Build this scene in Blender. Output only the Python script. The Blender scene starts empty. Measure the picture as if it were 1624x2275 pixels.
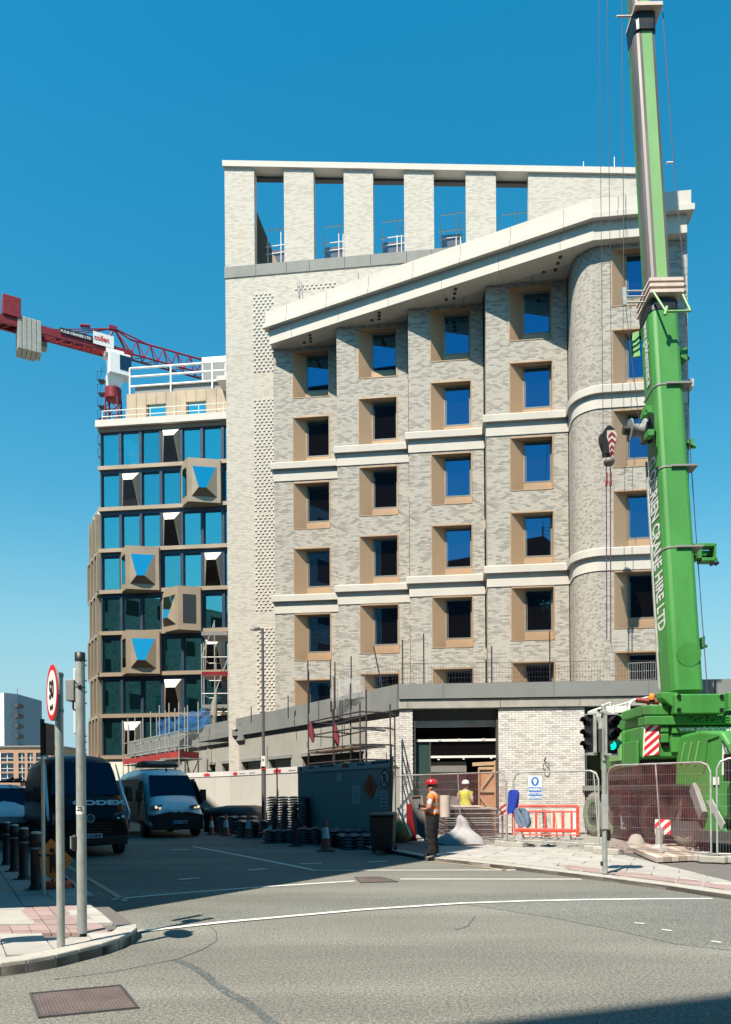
import bpy, bmesh, math, random
from mathutils import Vector, Matrix
rnd = random.Random(7)
R_ = math.radians
scene = bpy.context.scene
COL = scene.collection

# ------------------------------------------------------------------ camera, light, sky
EH = 1.6            # eye height
F = 1700.0          # focal length in picture units (picture 1624 x 2275)
CX, HY, ROLL = 812.0, 1757.0, 0.0075
cam_d = bpy.data.cameras.new('camera'); cam = bpy.data.objects.new('camera', cam_d); COL.objects.link(cam)
cam.location = (0, 0, EH); cam.rotation_euler = (math.pi / 2, ROLL, 0)
cam_d.sensor_fit = 'VERTICAL'; cam_d.sensor_height = 36.0; cam_d.lens = F / 2275 * 36.0
cam_d.shift_y = (HY - 2275 / 2) / 2275; cam_d.clip_end = 3000; cam_d.clip_start = 0.1
scene.camera = cam
SUN_AZ, SUN_EL = R_(33.2), R_(58.5)            # shadows run this far right of the view axis
SH = Vector((math.sin(SUN_AZ), math.cos(SUN_AZ), 0))
TE = math.tan(SUN_EL)
sd = bpy.data.lights.new('sun', 'SUN'); sun = bpy.data.objects.new('sun', sd); COL.objects.link(sun)
sd.energy = 5.0; sd.angle = R_(0.53); sd.color = (1.0, 0.915, 0.79)
ldir = Vector((SH.x * math.cos(SUN_EL), SH.y * math.cos(SUN_EL), -math.sin(SUN_EL)))
sun.rotation_euler = ldir.to_track_quat('-Z', 'Y').to_euler()
sun.location = (-20, -30, 60)
world = bpy.data.worlds.new('World'); scene.world = world; world.use_nodes = True
wn = world.node_tree; wn.nodes.clear()
wo = wn.nodes.new('ShaderNodeOutputWorld'); wb = wn.nodes.new('ShaderNodeBackground')
sky = wn.nodes.new('ShaderNodeTexSky'); sky.sky_type = 'NISHITA'; sky.sun_disc = False
sky.sun_elevation = SUN_EL
# nishita: rotation 0 puts the sun towards +Y, growing clockwise seen from above
sky.sun_rotation = math.atan2(-SH.x, -SH.y)
sky.altitude = 0; sky.air_density = 2.0; sky.dust_density = 0.0; sky.ozone_density = 10.0
hs = wn.nodes.new('ShaderNodeHueSaturation'); hs.inputs['Hue'].default_value = 0.478; hs.inputs['Saturation'].default_value = 1.31; hs.inputs['Value'].default_value = 1.0
wn.links.new(sky.outputs[0], hs.inputs['Color']); 
tcw = wn.nodes.new('ShaderNodeTexCoord'); sep = wn.nodes.new('ShaderNodeSeparateXYZ'); wn.links.new(tcw.outputs['Generated'], sep.inputs[0])
mrw = wn.nodes.new('ShaderNodeMapRange'); mrw.interpolation_type = 'SMOOTHSTEP'; mrw.inputs[1].default_value = 0.0; mrw.inputs[2].default_value = 0.36; mrw.inputs[3].default_value = .92; mrw.inputs[4].default_value = 0.0; wn.links.new(sep.outputs[2], mrw.inputs[0])
mxw = wn.nodes.new('ShaderNodeMix'); mxw.data_type = 'RGBA'; mxw.inputs[7].default_value = (2.55, 4.6, 5.7, 1); wn.links.new(mrw.outputs[0], mxw.inputs[0]); wn.links.new(hs.outputs[0], mxw.inputs[6])
wn.links.new(mxw.outputs[2], wb.inputs[0]); wb.inputs[1].default_value = 0.077
wn.links.new(wb.outputs[0], wo.inputs[0])
scene.view_settings.view_transform = 'Standard'; scene.view_settings.look = 'None'
scene.view_settings.exposure = 0.88; scene.view_settings.gamma = 1.0; scene.view_settings.use_curve_mapping = False
scene.cycles.max_bounces = 8; scene.cycles.transparent_max_bounces = 24; scene.cycles.diffuse_bounces = 1

# ------------------------------------------------------------------ measuring helpers
def ray(x, y):
    u, v = x - CX, HY - y
    return u + ROLL * v, v - ROLL * u
def P(x, y, Y):
    u, v = ray(x, y); return Vector((u * Y / F, Y, EH + v * Y / F))
def G(x, y, h=0.0):
    u, v = ray(x, y); Y = F * (EH - h) / (-v); return Vector((u * Y / F, Y, h))
def PW(x, y, c, k=0.114):                      # on the vertical plane Y = c - k X
    u, v = ray(x, y); Y = c / (1 + k * u / F); return Vector((u * Y / F, Y, EH + v * Y / F))

# ------------------------------------------------------------------ mesh builder
def V(*a): return Vector(a)
class MB:
    def __init__(s): s.v = []; s.f = []; s.m = []; s.uv = {}; s.sm = []; s.mi = 0; s.smooth = False
    def add(s, pts, faces, smooth=None):
        o = len(s.v); s.v += [tuple(p) for p in pts]
        for f in faces:
            s.f.append([i + o for i in f]); s.m.append(s.mi); s.sm.append(s.smooth if smooth is None else smooth)
        return s
    def mat(s, i): s.mi = i; return s
    def poly(s, pts, uv=None):
        s.add(pts, [list(range(len(pts)))])
        if uv: s.uv[len(s.f) - 1] = uv
        return s
    def box(s, x0, x1, y0, y1, z0, z1, T=None):
        p = [(x, y, z) for z in (z0, z1) for y in (y0, y1) for x in (x0, x1)]
        if T: p = [T(*q) for q in p]
        return s.add(p, [(0, 2, 3, 1), (4, 5, 7, 6), (0, 1, 5, 4), (2, 6, 7, 3), (0, 4, 6, 2), (1, 3, 7, 5)])
    def cbox(s, c, sx, sy, sz, T=None):
        return s.box(c[0] - sx / 2, c[0] + sx / 2, c[1] - sy / 2, c[1] + sy / 2, c[2] - sz / 2, c[2] + sz / 2, T)
    def prism(s, A, B):
        n = len(A); s.add(list(A) + list(B), [list(range(n))[::-1], list(range(n, 2 * n))] + [[i, (i + 1) % n, n + (i + 1) % n, n + i] for i in range(n)]); return s
    def flat(s, pts2, z0, z1): return s.prism([(x, y, z0) for x, y in pts2], [(x, y, z1) for x, y in pts2])
    def tube(s, a, b, r, n=6, r2=None, cap=True, smooth=True):
        a, b = Vector(a), Vector(b); d = b - a
        if d.length < 1e-6: return s
        d.normalize(); q = Vector((0, 0, 1)) if abs(d.z) < .9 else Vector((1, 0, 0)); e = d.cross(q).normalized(); g = d.cross(e)
        r2 = r if r2 is None else r2
        pts = []
        for c, rr in ((a, r), (b, r2)):
            for i in range(n):
                t = 2 * math.pi * i / n; pts.append(c + e * math.cos(t) * rr + g * math.sin(t) * rr)
        s.add(pts, [[i, (i + 1) % n, n + (i + 1) % n, n + i] for i in range(n)], smooth=smooth and n > 4)
        if cap: s.add(pts[:n], [list(range(n))[::-1]], smooth=False); s.add(pts[n:], [list(range(n))], smooth=False)
        return s
    def path(s, pts, r, n=6):
        for a, b in zip(pts, pts[1:]): s.tube(a, b, r, n)
        return s
    def beam(s, a, b, w, h=None):      # rectangular bar, w wide horizontally, h high
        h = h or w; a, b = Vector(a), Vector(b); d = (b - a).normalized()
        e = d.cross(Vector((0, 0, 1)))
        e = Vector((1, 0, 0)) if e.length < 1e-3 else e.normalized()
        g = e.cross(d)
        q = [e * w / 2 * i + g * h / 2 * j for i, j in ((-1, -1), (1, -1), (1, 1), (-1, 1))]
        return s.prism([a + k for k in q], [b + k for k in q])
    def lathe(s, prof, c=(0, 0, 0), ax='z', n=16, smooth=True, caps=True):
        pts = []; c = Vector(c)
        for r, h in prof:
            for i in range(n):
                t = 2 * math.pi * i / n; x, y = math.cos(t) * r, math.sin(t) * r
                pts.append(c + (Vector((x, y, h)) if ax == 'z' else Vector((h, x, y)) if ax == 'x' else Vector((x, h, y))))
        m = len(prof)
        s.add(pts, [[j * n + i, j * n + (i + 1) % n, (j + 1) * n + (i + 1) % n, (j + 1) * n + i] for j in range(m - 1) for i in range(n)], smooth=smooth)
        if caps: s.add(pts[:n], [list(range(n))[::-1]], smooth=False); s.add(pts[-n:], [list(range(n))], smooth=False)
        return s
    def loft(s, rings, cap=True, closed=True, smooth=True):
        n = len(rings[0]); pts = [p for r in rings for p in r]; rg = n if closed else n - 1
        s.add(pts, [[j * n + i, j * n + (i + 1) % n, (j + 1) * n + (i + 1) % n, (j + 1) * n + i] for j in range(len(rings) - 1) for i in range(rg)], smooth=smooth)
        if cap: s.add(rings[0], [list(range(n))[::-1]], smooth=False); s.add(rings[-1], [list(range(n))], smooth=False)
        return s
    def build(s, name, mats, parent=None, local=False, kind=None, label=None, bevel=0, subd=0, norm=True):
        if not isinstance(mats, (list, tuple)): mats = [mats]
        me = bpy.data.meshes.new(name)
        vs = s.v
        if parent is not None and not local:
            Mi = wmat(parent).inverted(); vs = [tuple(Mi @ Vector(p)) for p in vs]
        me.from_pydata(vs, [], s.f)
        for m in mats: me.materials.append(m)
        for i, p in enumerate(me.polygons): p.material_index = min(s.m[i], len(mats) - 1); p.use_smooth = s.sm[i]
        uvl = me.uv_layers.new(name='UVMap')
        W = wmat(parent) if (parent is not None) else None
        for p in me.polygons:
            if p.index in s.uv:
                for k, li in enumerate(p.loop_indices): uvl.data[li].uv = s.uv[p.index][k]
            else:
                n = p.normal
                for li in p.loop_indices:
                    co = me.vertices[me.loops[li].vertex_index].co
                    if abs(n.z) < .7:
                        t = Vector((-n.y, n.x, 0)).normalized(); uvl.data[li].uv = (co.dot(t), co.z)
                    else: uvl.data[li].uv = (co.x, co.y)
        if norm and not s.uv:
            bm = bmesh.new(); bm.from_mesh(me); bmesh.ops.recalc_face_normals(bm, faces=bm.faces); bm.to_mesh(me); bm.free()
        me.update()
        o = bpy.data.objects.new(name, me); COL.objects.link(o)
        if parent is not None: o.parent = parent
        if kind: o['kind'] = kind
        if label: o['label'] = label
        if bevel:
            b = o.modifiers.new('bevel', 'BEVEL'); b.width = bevel; b.segments = 2; b.limit_method = 'ANGLE'
        if subd:
            b = o.modifiers.new('sub', 'SUBSURF'); b.levels = subd; b.render_levels = subd
        return o
def wmat(o):
    m = Matrix.Identity(4)
    while o is not None: m = o.matrix_basis @ m; o = o.parent
    return m
def tag(o, label, cat, group=None):
    o['label'] = label; o['category'] = cat
    if group: o['group'] = group
    return o
def thing(name, loc, label, cat, group=None, rz=0.0):
    o = bpy.data.objects.new(name, None); COL.objects.link(o); o.empty_display_size = .2
    o.location = loc; o.rotation_euler = (0, 0, rz)
    return tag(o, label, cat, group)
def copy_tree(o, loc=None, rz=None, label=None, parent=None):
    c = o.copy(); COL.objects.link(c); c.parent = parent
    if loc is not None: c.location = loc
    if rz is not None: c.rotation_euler = (0, 0, rz)
    if label: c['label'] = label
    for ch in KIDS(o): copy_tree(ch, parent=c)
    return c
def KIDS(o): return [x for x in list(COL.objects) if x.parent == o]
def struct(o): o['kind'] = 'structure'; return o
def frame(O, w):                               # s along w, d outward to the viewer, z up
    O = Vector((O[0], O[1], 0)); w = Vector((w[0], w[1], 0)).normalized(); n = Vector((w.y, -w.x, 0))
    return lambda s, d, z: O + w * s + n * d + Vector((0, 0, z))
def holes(mb, T, s0, s1, z0, z1, hs, d=0.0, nz=1):
    ss = sorted({s0, s1, *[h[0] for h in hs], *[h[1] for h in hs]}); zs = sorted({z0, z1, *[h[2] for h in hs], *[h[3] for h in hs]})
    ss = [q for q in ss if s0 <= q <= s1]; zs = [q for q in zs if z0 <= q <= z1]
    for a, b in zip(ss, ss[1:]):
        for c, e in zip(zs, zs[1:]):
            m, k = (a + b) / 2, (c + e) / 2
            if any(h[0] < m < h[1] and h[2] < k < h[3] for h in hs): continue
            mb.poly([T(a, d, c), T(b, d, c), T(b, d, e), T(a, d, e)], uv=[(a, c), (b, c), (b, e), (a, e)])
    return mb
def text(body, name, parent, O, xd, ud, h, m, align='LEFT', wide=1.0, ext=0.002, local=False, bold=0.0, label=None):
    cu = bpy.data.curves.new(name, 'FONT'); cu.body = body; cu.size = h / 0.72; cu.align_x = align; cu.align_y = 'BOTTOM_BASELINE'; cu.extrude = ext; cu.offset = bold
    cu.materials.append(m); cu.resolution_u = 3
    tmp = bpy.data.objects.new('tmp', cu); me = bpy.data.meshes.new_from_object(tmp); bpy.data.objects.remove(tmp)
    o = bpy.data.objects.new(name, me); COL.objects.link(o); o.parent = parent; o['kind'] = 'stuff' if len(body) > 12 else 'thing'
    if o['kind'] == 'thing': del o['kind']
    x = Vector(xd).normalized(); u = Vector(ud); u = (u - x * u.dot(x)).normalized(); n = x.cross(u)
    M = Matrix(((x.x * wide, u.x, n.x, O[0]), (x.y * wide, u.y, n.y, O[1]), (x.z * wide, u.z, n.z, O[2]), (0, 0, 0, 1)))
    if not local and parent is not None: M = wmat(parent).inverted() @ M
    o.matrix_basis = M
    if label: o['label'] = label
    return o
def sweep(mb, path, prof, closed_ends=True):
    """path: 2-D points left to right as seen by the viewer; prof: (d outward, z) closed profile; mitred."""
    n = len(path); rings = []
    for i in range(n):
        dirs = []
        if i > 0: dirs.append((Vector(path[i]) - Vector(path[i - 1])).normalized())
        if i < n - 1: dirs.append((Vector(path[i + 1]) - Vector(path[i])).normalized())
        ns = [Vector((d.y, -d.x)) for d in dirs]
        if len(ns) == 2:
            b = (ns[0] + ns[1]); b.normalize(); b = b / max(.3, b.dot(ns[0]))
        else: b = ns[0]
        rings.append([(path[i][0] + b.x * d, path[i][1] + b.y * d, z) for d, z in prof])
    mb.loft(rings, smooth=False); return mb

# ------------------------------------------------------------------ materials
def nm(name):
    m = bpy.data.materials.new(name); m.use_nodes = True; nt = m.node_tree
    return m, nt, nt.nodes['Principled BSDF']
def mat(name, c, rough=.6, metal=0.0, var=.12, scale=3.0, bump=0.0, bscale=40, spec=.5, emit=None, es=1.0, dirt=0.0, stretch=(1, 1, 1), coat=0):
    m, nt, b = nm(name); L = nt.links.new
    b.inputs['Roughness'].default_value = rough; b.inputs['Metallic'].default_value = metal; b.inputs['Specular IOR Level'].default_value = spec
    b.inputs['Coat Weight'].default_value = coat
    tc = nt.nodes.new('ShaderNodeTexCoord'); mp = nt.nodes.new('ShaderNodeMapping'); mp.inputs['Scale'].default_value = stretch; L(tc.outputs['Object'], mp.inputs[0])
    if var > 0 or dirt > 0:
        nz = nt.nodes.new('ShaderNodeTexNoise'); nz.inputs['Scale'].default_value = scale; nz.inputs['Detail'].default_value = 8; nz.inputs['Roughness'].default_value = .62; L(mp.outputs[0], nz.inputs['Vector'])
        mr = nt.nodes.new('ShaderNodeMapRange'); mr.inputs[1].default_value = .3; mr.inputs[2].default_value = .7; mr.inputs[3].default_value = 1 - var; mr.inputs[4].default_value = 1 + var; L(nz.outputs[0], mr.inputs[0])
        vm = nt.nodes.new('ShaderNodeVectorMath'); vm.operation = 'SCALE'; vm.inputs[0].default_value = c[:3]; L(mr.outputs[0], vm.inputs['Scale'])
        out = vm.outputs[0]
        if dirt > 0:
            n2 = nt.nodes.new('ShaderNodeTexNoise'); n2.inputs['Scale'].default_value = scale * .7; n2.inputs['Detail'].default_value = 10; n2.inputs['Roughness'].default_value = .75; L(mp.outputs[0], n2.inputs['Vector'])
            r2 = nt.nodes.new('ShaderNodeMapRange'); r2.inputs[1].default_value = .52; r2.inputs[2].default_value = .75; r2.inputs[4].default_value = dirt; L(n2.outputs[0], r2.inputs[0])
            mx = nt.nodes.new('ShaderNodeMix'); mx.data_type = 'RGBA'; L(r2.outputs[0], mx.inputs[0]); L(out, mx.inputs[6]); mx.inputs[7].default_value = (.07, .06, .05, 1); out = mx.outputs[2]
        L(out, b.inputs['Base Color'])
        rr = nt.nodes.new('ShaderNodeMapRange'); rr.inputs[1].default_value = .3; rr.inputs[2].default_value = .7; rr.inputs[3].default_value = max(.02, rough - .08); rr.inputs[4].default_value = min(1, rough + .1); L(nz.outputs[0], rr.inputs[0]); L(rr.outputs[0], b.inputs['Roughness'])
    else: b.inputs['Base Color'].default_value = (*c[:3], 1)
    if bump:
        n3 = nt.nodes.new('ShaderNodeTexNoise'); n3.inputs['Scale'].default_value = bscale; n3.inputs['Detail'].default_value = 5; L(mp.outputs[0], n3.inputs['Vector'])
        bp = nt.nodes.new('ShaderNodeBump'); bp.inputs['Strength'].default_value = bump; bp.inputs['Distance'].default_value = .02; L(n3.outputs[0], bp.inputs['Height']); L(bp.outputs[0], b.inputs['Normal'])
    if emit: b.inputs['Emission Color'].default_value = (*emit, 1); b.inputs['Emission Strength'].default_value = es
    return m
def brick(name, c1, c2, mortar, patch=.35, bw=.225, rh=.075, ms=.008, big=.5):
    m, nt, b = nm(name); L = nt.links.new
    tc = nt.nodes.new('ShaderNodeTexCoord')
    bt = nt.nodes.new('ShaderNodeTexBrick'); bt.inputs['Scale'].default_value = 1; bt.inputs['Brick Width'].default_value = bw; bt.inputs['Row Height'].default_value = rh; bt.inputs['Mortar Size'].default_value = ms; bt.inputs['Mortar Smooth'].default_value = .2
    bt.inputs['Color1'].default_value = (0, 0, 0, 1); bt.inputs['Color2'].default_value = (1, 1, 1, 1); bt.inputs['Mortar'].default_value = (.5, .5, .5, 1)
    L(tc.outputs['UV'], bt.inputs['Vector'])
    cr = nt.nodes.new('ShaderNodeValToRGB'); cr.color_ramp.elements[0].color = (*c1, 1); cr.color_ramp.elements[1].color = (*c2, 1); cr.color_ramp.elements[0].position = .0; cr.color_ramp.elements[1].position = .62
    nz = nt.nodes.new('ShaderNodeTexNoise'); nz.inputs['Scale'].default_value = big; nz.inputs['Detail'].default_value = 6; nz.inputs['Roughness'].default_value = .7
    mp = nt.nodes.new('ShaderNodeMapping'); mp.inputs['Scale'].default_value = (.7, 2.0, 1); L(tc.outputs['UV'], mp.inputs[0]); L(mp.outputs[0], nz.inputs['Vector'])
    mr = nt.nodes.new('ShaderNodeMapRange'); mr.inputs[1].default_value = .35; mr.inputs[2].default_value = .65; mr.inputs[3].default_value = -patch; mr.inputs[4].default_value = patch; L(nz.outputs[0], mr.inputs[0])
    ad = nt.nodes.new('ShaderNodeMath'); ad.operation = 'ADD'; L(bt.outputs['Color'], ad.inputs[0]); L(mr.outputs[0], ad.inputs[1]); L(ad.outputs[0], cr.inputs[0])
    mx = nt.nodes.new('ShaderNodeMix'); mx.data_type = 'RGBA'; L(bt.outputs['Fac'], mx.inputs[0]); L(cr.outputs[0], mx.inputs[6]); mx.inputs[7].default_value = (*mortar, 1)
    L(mx.outputs[2], b.inputs['Base Color']); b.inputs['Roughness'].default_value = .9; b.inputs['Specular IOR Level'].default_value = .2
    bp = nt.nodes.new('ShaderNodeBump'); bp.inputs['Strength'].default_value = .5; bp.inputs['Distance'].default_value = .01; bp.invert = True
    L(bt.outputs['Fac'], bp.inputs['Height']); L(bp.outputs[0], b.inputs['Normal'])
    return m
def glass(name, tint=(.5, .6, .7), refl=.4, base=(.008, .006, .006), rough=.015, wav=.0):
    m, nt, b = nm(name); L = nt.links.new; out = nt.nodes['Material Output']
    b.inputs['Base Color'].default_value = (*base, 1); b.inputs['Roughness'].default_value = .5; b.inputs['Specular IOR Level'].default_value = 0
    g = nt.nodes.new('ShaderNodeBsdfGlossy'); g.inputs['Color'].default_value = (*tint, 1); g.inputs['Roughness'].default_value = rough
    lw = nt.nodes.new('ShaderNodeFresnel'); lw.inputs['IOR'].default_value = 1.5
    ma = nt.nodes.new('ShaderNodeMath'); ma.operation = 'MULTIPLY_ADD'; ma.inputs[1].default_value = 1 - refl; ma.inputs[2].default_value = refl; L(lw.outputs[0], ma.inputs[0])
    mx = nt.nodes.new('ShaderNodeMixShader'); L(ma.outputs[0], mx.inputs[0]); L(b.outputs[0], mx.inputs[1]); L(g.outputs[0], mx.inputs[2]); L(mx.outputs[0], out.inputs[0])
    if wav:
        tc = nt.nodes.new('ShaderNodeTexCoord'); nz = nt.nodes.new('ShaderNodeTexNoise'); nz.inputs['Scale'].default_value = .8; L(tc.outputs['Object'], nz.inputs['Vector'])
        bp = nt.nodes.new('ShaderNodeBump'); bp.inputs['Strength'].default_value = wav; bp.inputs['Distance'].default_value = .05; L(nz.outputs[0], bp.inputs['Height']); L(bp.outputs[0], g.inputs['Normal'])
    return m
def net(name, c, alpha=.45, sheen=.0, rough=.7, tr=.3, wr=0):
    m, nt, b = nm(name); L = nt.links.new; out = nt.nodes['Material Output']
    t = nt.nodes.new('ShaderNodeBsdfTransparent'); mx = nt.nodes.new('ShaderNodeMixShader')
    d = nt.nodes.new('ShaderNodeBsdfTranslucent'); d.inputs[0].default_value = (*c, 1)
    m2 = nt.nodes.new('ShaderNodeMixShader'); m2.inputs[0].default_value = tr; b.inputs['Base Color'].default_value = (*c, 1); b.inputs['Roughness'].default_value = rough
    L(b.outputs[0], m2.inputs[1]); L(d.outputs[0], m2.inputs[2]); L(t.outputs[0], mx.inputs[1]); L(m2.outputs[0], mx.inputs[2]); L(mx.outputs[0], out.inputs[0])
    tc = nt.nodes.new('ShaderNodeTexCoord'); nz = nt.nodes.new('ShaderNodeTexNoise'); nz.inputs['Scale'].default_value = 2.5; nz.inputs['Detail'].default_value = 4; L(tc.outputs['Object'], nz.inputs['Vector'])
    mr = nt.nodes.new('ShaderNodeMapRange'); mr.inputs[1].default_value = .3; mr.inputs[2].default_value = .7; mr.inputs[3].default_value = max(0, alpha - .15); mr.inputs[4].default_value = min(1, alpha + .15); L(nz.outputs[0], mr.inputs[0]); L(mr.outputs[0], mx.inputs[0])
    return m
M = {}
M['bay'] = brick('grey_brick', (.25, .24, .212), (.475, .448, .395), (.385, .36, .315), .13, big=.6)
M['cream'] = brick('cream_brick', (.46, .43, .37), (.60, .56, .485), (.46, .43, .375), .08, big=.6)
M['drum'] = brick('drum_brick', (.235, .222, .195), (.455, .425, .37), (.37, .345, .30), .08, bw=.12, rh=.075, ms=.012)
M['bsingle'] = [mat('brick_tone', (a, a * .955, a * .885), .92, 0, .08, 8, .25, 60) for a in (.70, .64, .58, .50, .62)]
M['mortar'] = mat('mortar', (.42, .40, .37), .95)
M['stone'] = mat('pale_stone', (.58, .545, .48), .8, 0, .07, 1.2, .08, 30, stretch=(1, 1, .5))
M['conc'] = mat('grey_concrete', (.25, .255, .235), .85, 0, .14, 1.5, .15, 30, dirt=.15)
M['concl'] = mat('light_concrete', (.36, .35, .31), .85, 0, .16, 2.5, .15, 30, dirt=.2)
M['memb'] = mat('grey_cladding', (.215, .225, .215), .6, 0, .08, 1.0)
M['street_wall'] = mat('street_wall_render', (.33, .325, .29), .9, 0, .12, .8, .15, 25, dirt=.1)
M['soffit'] = mat('soffit_panel', (.42, .40, .385), .7, 0, .03)
M['tan'] = mat('bronze_panel', (.50, .335, .205), .42, .25, .04, .8)
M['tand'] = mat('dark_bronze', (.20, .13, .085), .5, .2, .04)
M['wframe'] = mat('window_frame', (.25, .26, .23), .4, .3, .03)
M['wglass'] = glass('window_glass', (.10, .36, .66), .46)
M['bglass'] = glass('curtain_glass', (.34, .86, .86), .82, base=(.01, .012, .012), wav=.12)
M['dglass'] = glass('dark_glass', (.4, .5, .6), .2)
M['vglass'] = glass('vehicle_glass', (.25, .25, .38), .04)
M['navy'] = mat('navy_frame', (.028, .05, .085), .45, .2, .05)
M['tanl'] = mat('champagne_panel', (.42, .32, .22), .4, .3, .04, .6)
M['creamp'] = mat('cream_panel', (.75, .70, .58), .5, 0, .03)
M['black'] = mat('black_paint', (.012, .010, .010), .45, 0, .1)
M['rubber'] = mat('rubber', (.05, .048, .045), .85, 0, .2, 5, .3, 60)
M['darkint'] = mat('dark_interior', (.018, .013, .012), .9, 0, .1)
M['galv'] = mat('galvanised_steel', (.47, .49, .46), .5, .45, .14, 6)
M['scaf'] = mat('scaffold_tube', (.30, .29, .29), .55, .5, .2, 5)
M['scafd'] = mat('dark_scaffold_tube', (.07, .055, .06), .6, .4, .2, 5)
M['wood'] = mat('timber', (.50, .33, .19), .75, 0, .14, 4, .1, 30, stretch=(1, 1, .3))
M['door'] = mat('timber_door', (.52, .25, .13), .7, 0, .08, 2)
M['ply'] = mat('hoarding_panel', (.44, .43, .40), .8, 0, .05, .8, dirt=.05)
M['white'] = mat('white_paint', (.78, .77, .73), .5, 0, .05, 2, dirt=.06)
M['banner'] = mat('banner_print', (.66, .64, .62), .6, 0, .04)
M['redp'] = mat('red_paint', (.21, .010, .015), .45, 0, .1, 2)
M['rededge'] = mat('red_print', (.62, .02, .03), .5, 0, .03)
M['redpl'] = mat('red_plastic', (.70, .055, .035), .38, 0, .06, 3)
M['purple'] = mat('crane_red_steel', (.22, .012, .04), .45, 0, .2, 1)
M['green'] = mat('crane_green', (.054, .245, .045), .5, 0, .20, 1.3, dirt=.55, stretch=(1, 1, .22), bump=.06, bscale=3)
M['lgreen'] = mat('pale_green', (.20, .38, .14), .4, 0, .05, 1, stretch=(1, 1, .25))
M['steel'] = mat('bare_boom_steel', (.15, .135, .125), .58, .35, .45, .9, stretch=(1, 1, .12))
M['dgrey'] = mat('dark_grey', (.06, .06, .06), .6, 0, .15, 3)
M['grey'] = mat('mid_grey', (.22, .22, .21), .6, 0, .12, 3)
M['lamp'] = mat('lamp_post_grey', (.13, .125, .125), .5, .2, .06)
M['blue'] = mat('sign_blue', (.0, .17, .55), .5, 0, .03)
M['orange'] = mat('vest_orange', (.85, .17, .02), .7, 0, .07, 8)
M['refl'] = mat('reflective_grey', (.45, .42, .38), .5, 0, .05)
M['amber'] = mat('amber_lens', (.8, .22, .03), .2, 0, 0)
M['signo'] = mat('sign_orange', (.85, .30, .07), .6, 0, .06)
M['signr'] = mat('sign_red_orange', (.62, .09, .035), .6, 0, .06)
M['lens'] = mat('clear_lens', (.6, .62, .62), .12, .6, 0)
M['vanw'] = mat('silver_white_paint', (.62, .72, .76), .3, 0, .03, 2, coat=.6)
M['vanb'] = mat('black_van_paint', (.006, .005, .006), .35, 0, .0, spec=.12, coat=.04)
M['skin'] = mat('skin', (.42, .22, .15), .6, 0, .05)
M['cloth'] = mat('white_cloth', (.52, .50, .51), .85, 0, .05, 6)
M['trous'] = mat('black_trousers', (.006, .005, .006), .9, 0, .1, 6)
M['boot'] = mat('black_boots', (.012, .011, .010), .6)
M['yel'] = mat('yellow_vest', (.50, .46, .06), .7, 0, .1, 8)
M['jack'] = mat('blue_jacket', (.01, .04, .35), .8, 0, .1, 8)
M['denim'] = mat('blue_grey_cloth', (.12, .17, .25), .85, 0, .2, 10)
M['rednet'] = net('red_debris_net', (.22, .05, .065), .20, tr=.2)
M['whnet'] = net('clear_plastic', (.62, .64, .64), .45, rough=.3)
M['blnet'] = net('blue_tarpaulin', (.03, .16, .40), .75)
M['dknet'] = net('dark_debris_net', (.14, .12, .15), .8)
M['sack'] = mat('white_sack', (.30, .29, .30), .8, 0, .06, 5, .2, 8)
M['gravel'] = mat('gravel_grey', (.24, .225, .20), .95, 0, .35, 12, .8, 25)
M['lit_green'] = mat('lit_green_lamp', (0, .3, .2), .3, 0, 0, emit=(.0, .75, .42), es=1.1)
M['beige'] = mat('beige_card', (.55, .45, .38), .8)
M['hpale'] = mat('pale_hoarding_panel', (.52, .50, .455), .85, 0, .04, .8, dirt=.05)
M['binm'] = mat('bin_plastic', (.018, .016, .017), .5)
M['toered'] = mat('toe_board_red', (.36, .04, .04), .7, 0, .2, 4, dirt=.3)
M['chute'] = mat('grey_sheeting', (.25, .235, .20), .9, 0, .2, 4, .3, 10)
M['slingm'] = mat('purple_sling', (.10, .04, .10), .7)
M['rednet2'] = mat('red_fabric', (.22, .03, .045), .8)
M['sglass'] = glass('protected_glass', (.35, .55, .52), .25, base=(.05, .09, .085), rough=.15, wav=.3)
M['shadew'] = mat('shade_side_wall', (.18, .24, .28), .8)  # shade on the white tower's right side, put into its colour
M['sackm'] = mat('sack_weave', (.34, .33, .33), .85, 0, .12, 5, .3, 9)
M['yeld'] = mat('dull_yellow_plastic', (.16, .16, .04), .7, 0, .2)

def clearglass(name, tint, refl, tr):
    m, nt, b = nm(name); L = nt.links.new; out = nt.nodes['Material Output']
    t = nt.nodes.new('ShaderNodeBsdfTransparent'); t.inputs[0].default_value = (*tr, 1); g = nt.nodes.new('ShaderNodeBsdfGlossy'); g.inputs['Color'].default_value = (*tint, 1); g.inputs['Roughness'].default_value = .015
    tc = nt.nodes.new('ShaderNodeTexCoord'); nz = nt.nodes.new('ShaderNodeTexNoise'); nz.inputs['Scale'].default_value = .5; L(tc.outputs['Object'], nz.inputs['Vector']); bp = nt.nodes.new('ShaderNodeBump'); bp.inputs['Strength'].default_value = .06; bp.inputs['Distance'].default_value = .05; L(nz.outputs[0], bp.inputs['Height']); L(bp.outputs[0], g.inputs['Normal'])
    mx = nt.nodes.new('ShaderNodeMixShader'); mx.inputs[0].default_value = refl; L(t.outputs[0], mx.inputs[1]); L(g.outputs[0], mx.inputs[2]); L(mx.outputs[0], out.inputs[0]); return m
M['cg'] = [clearglass('curtain_pane', (.26, .70, .72), f, (.55, .8, .78)) for f in (.62, .68, .56)]
M['mat1'] = mat('weathered_timber', (.34, .28, .21), .85, 0, .15, 5)
M['hglass'] = glass('hood_glass', (.3, .35, .4), .05)  # near-black: the dark street's reflection is put into the glass itself
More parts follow.
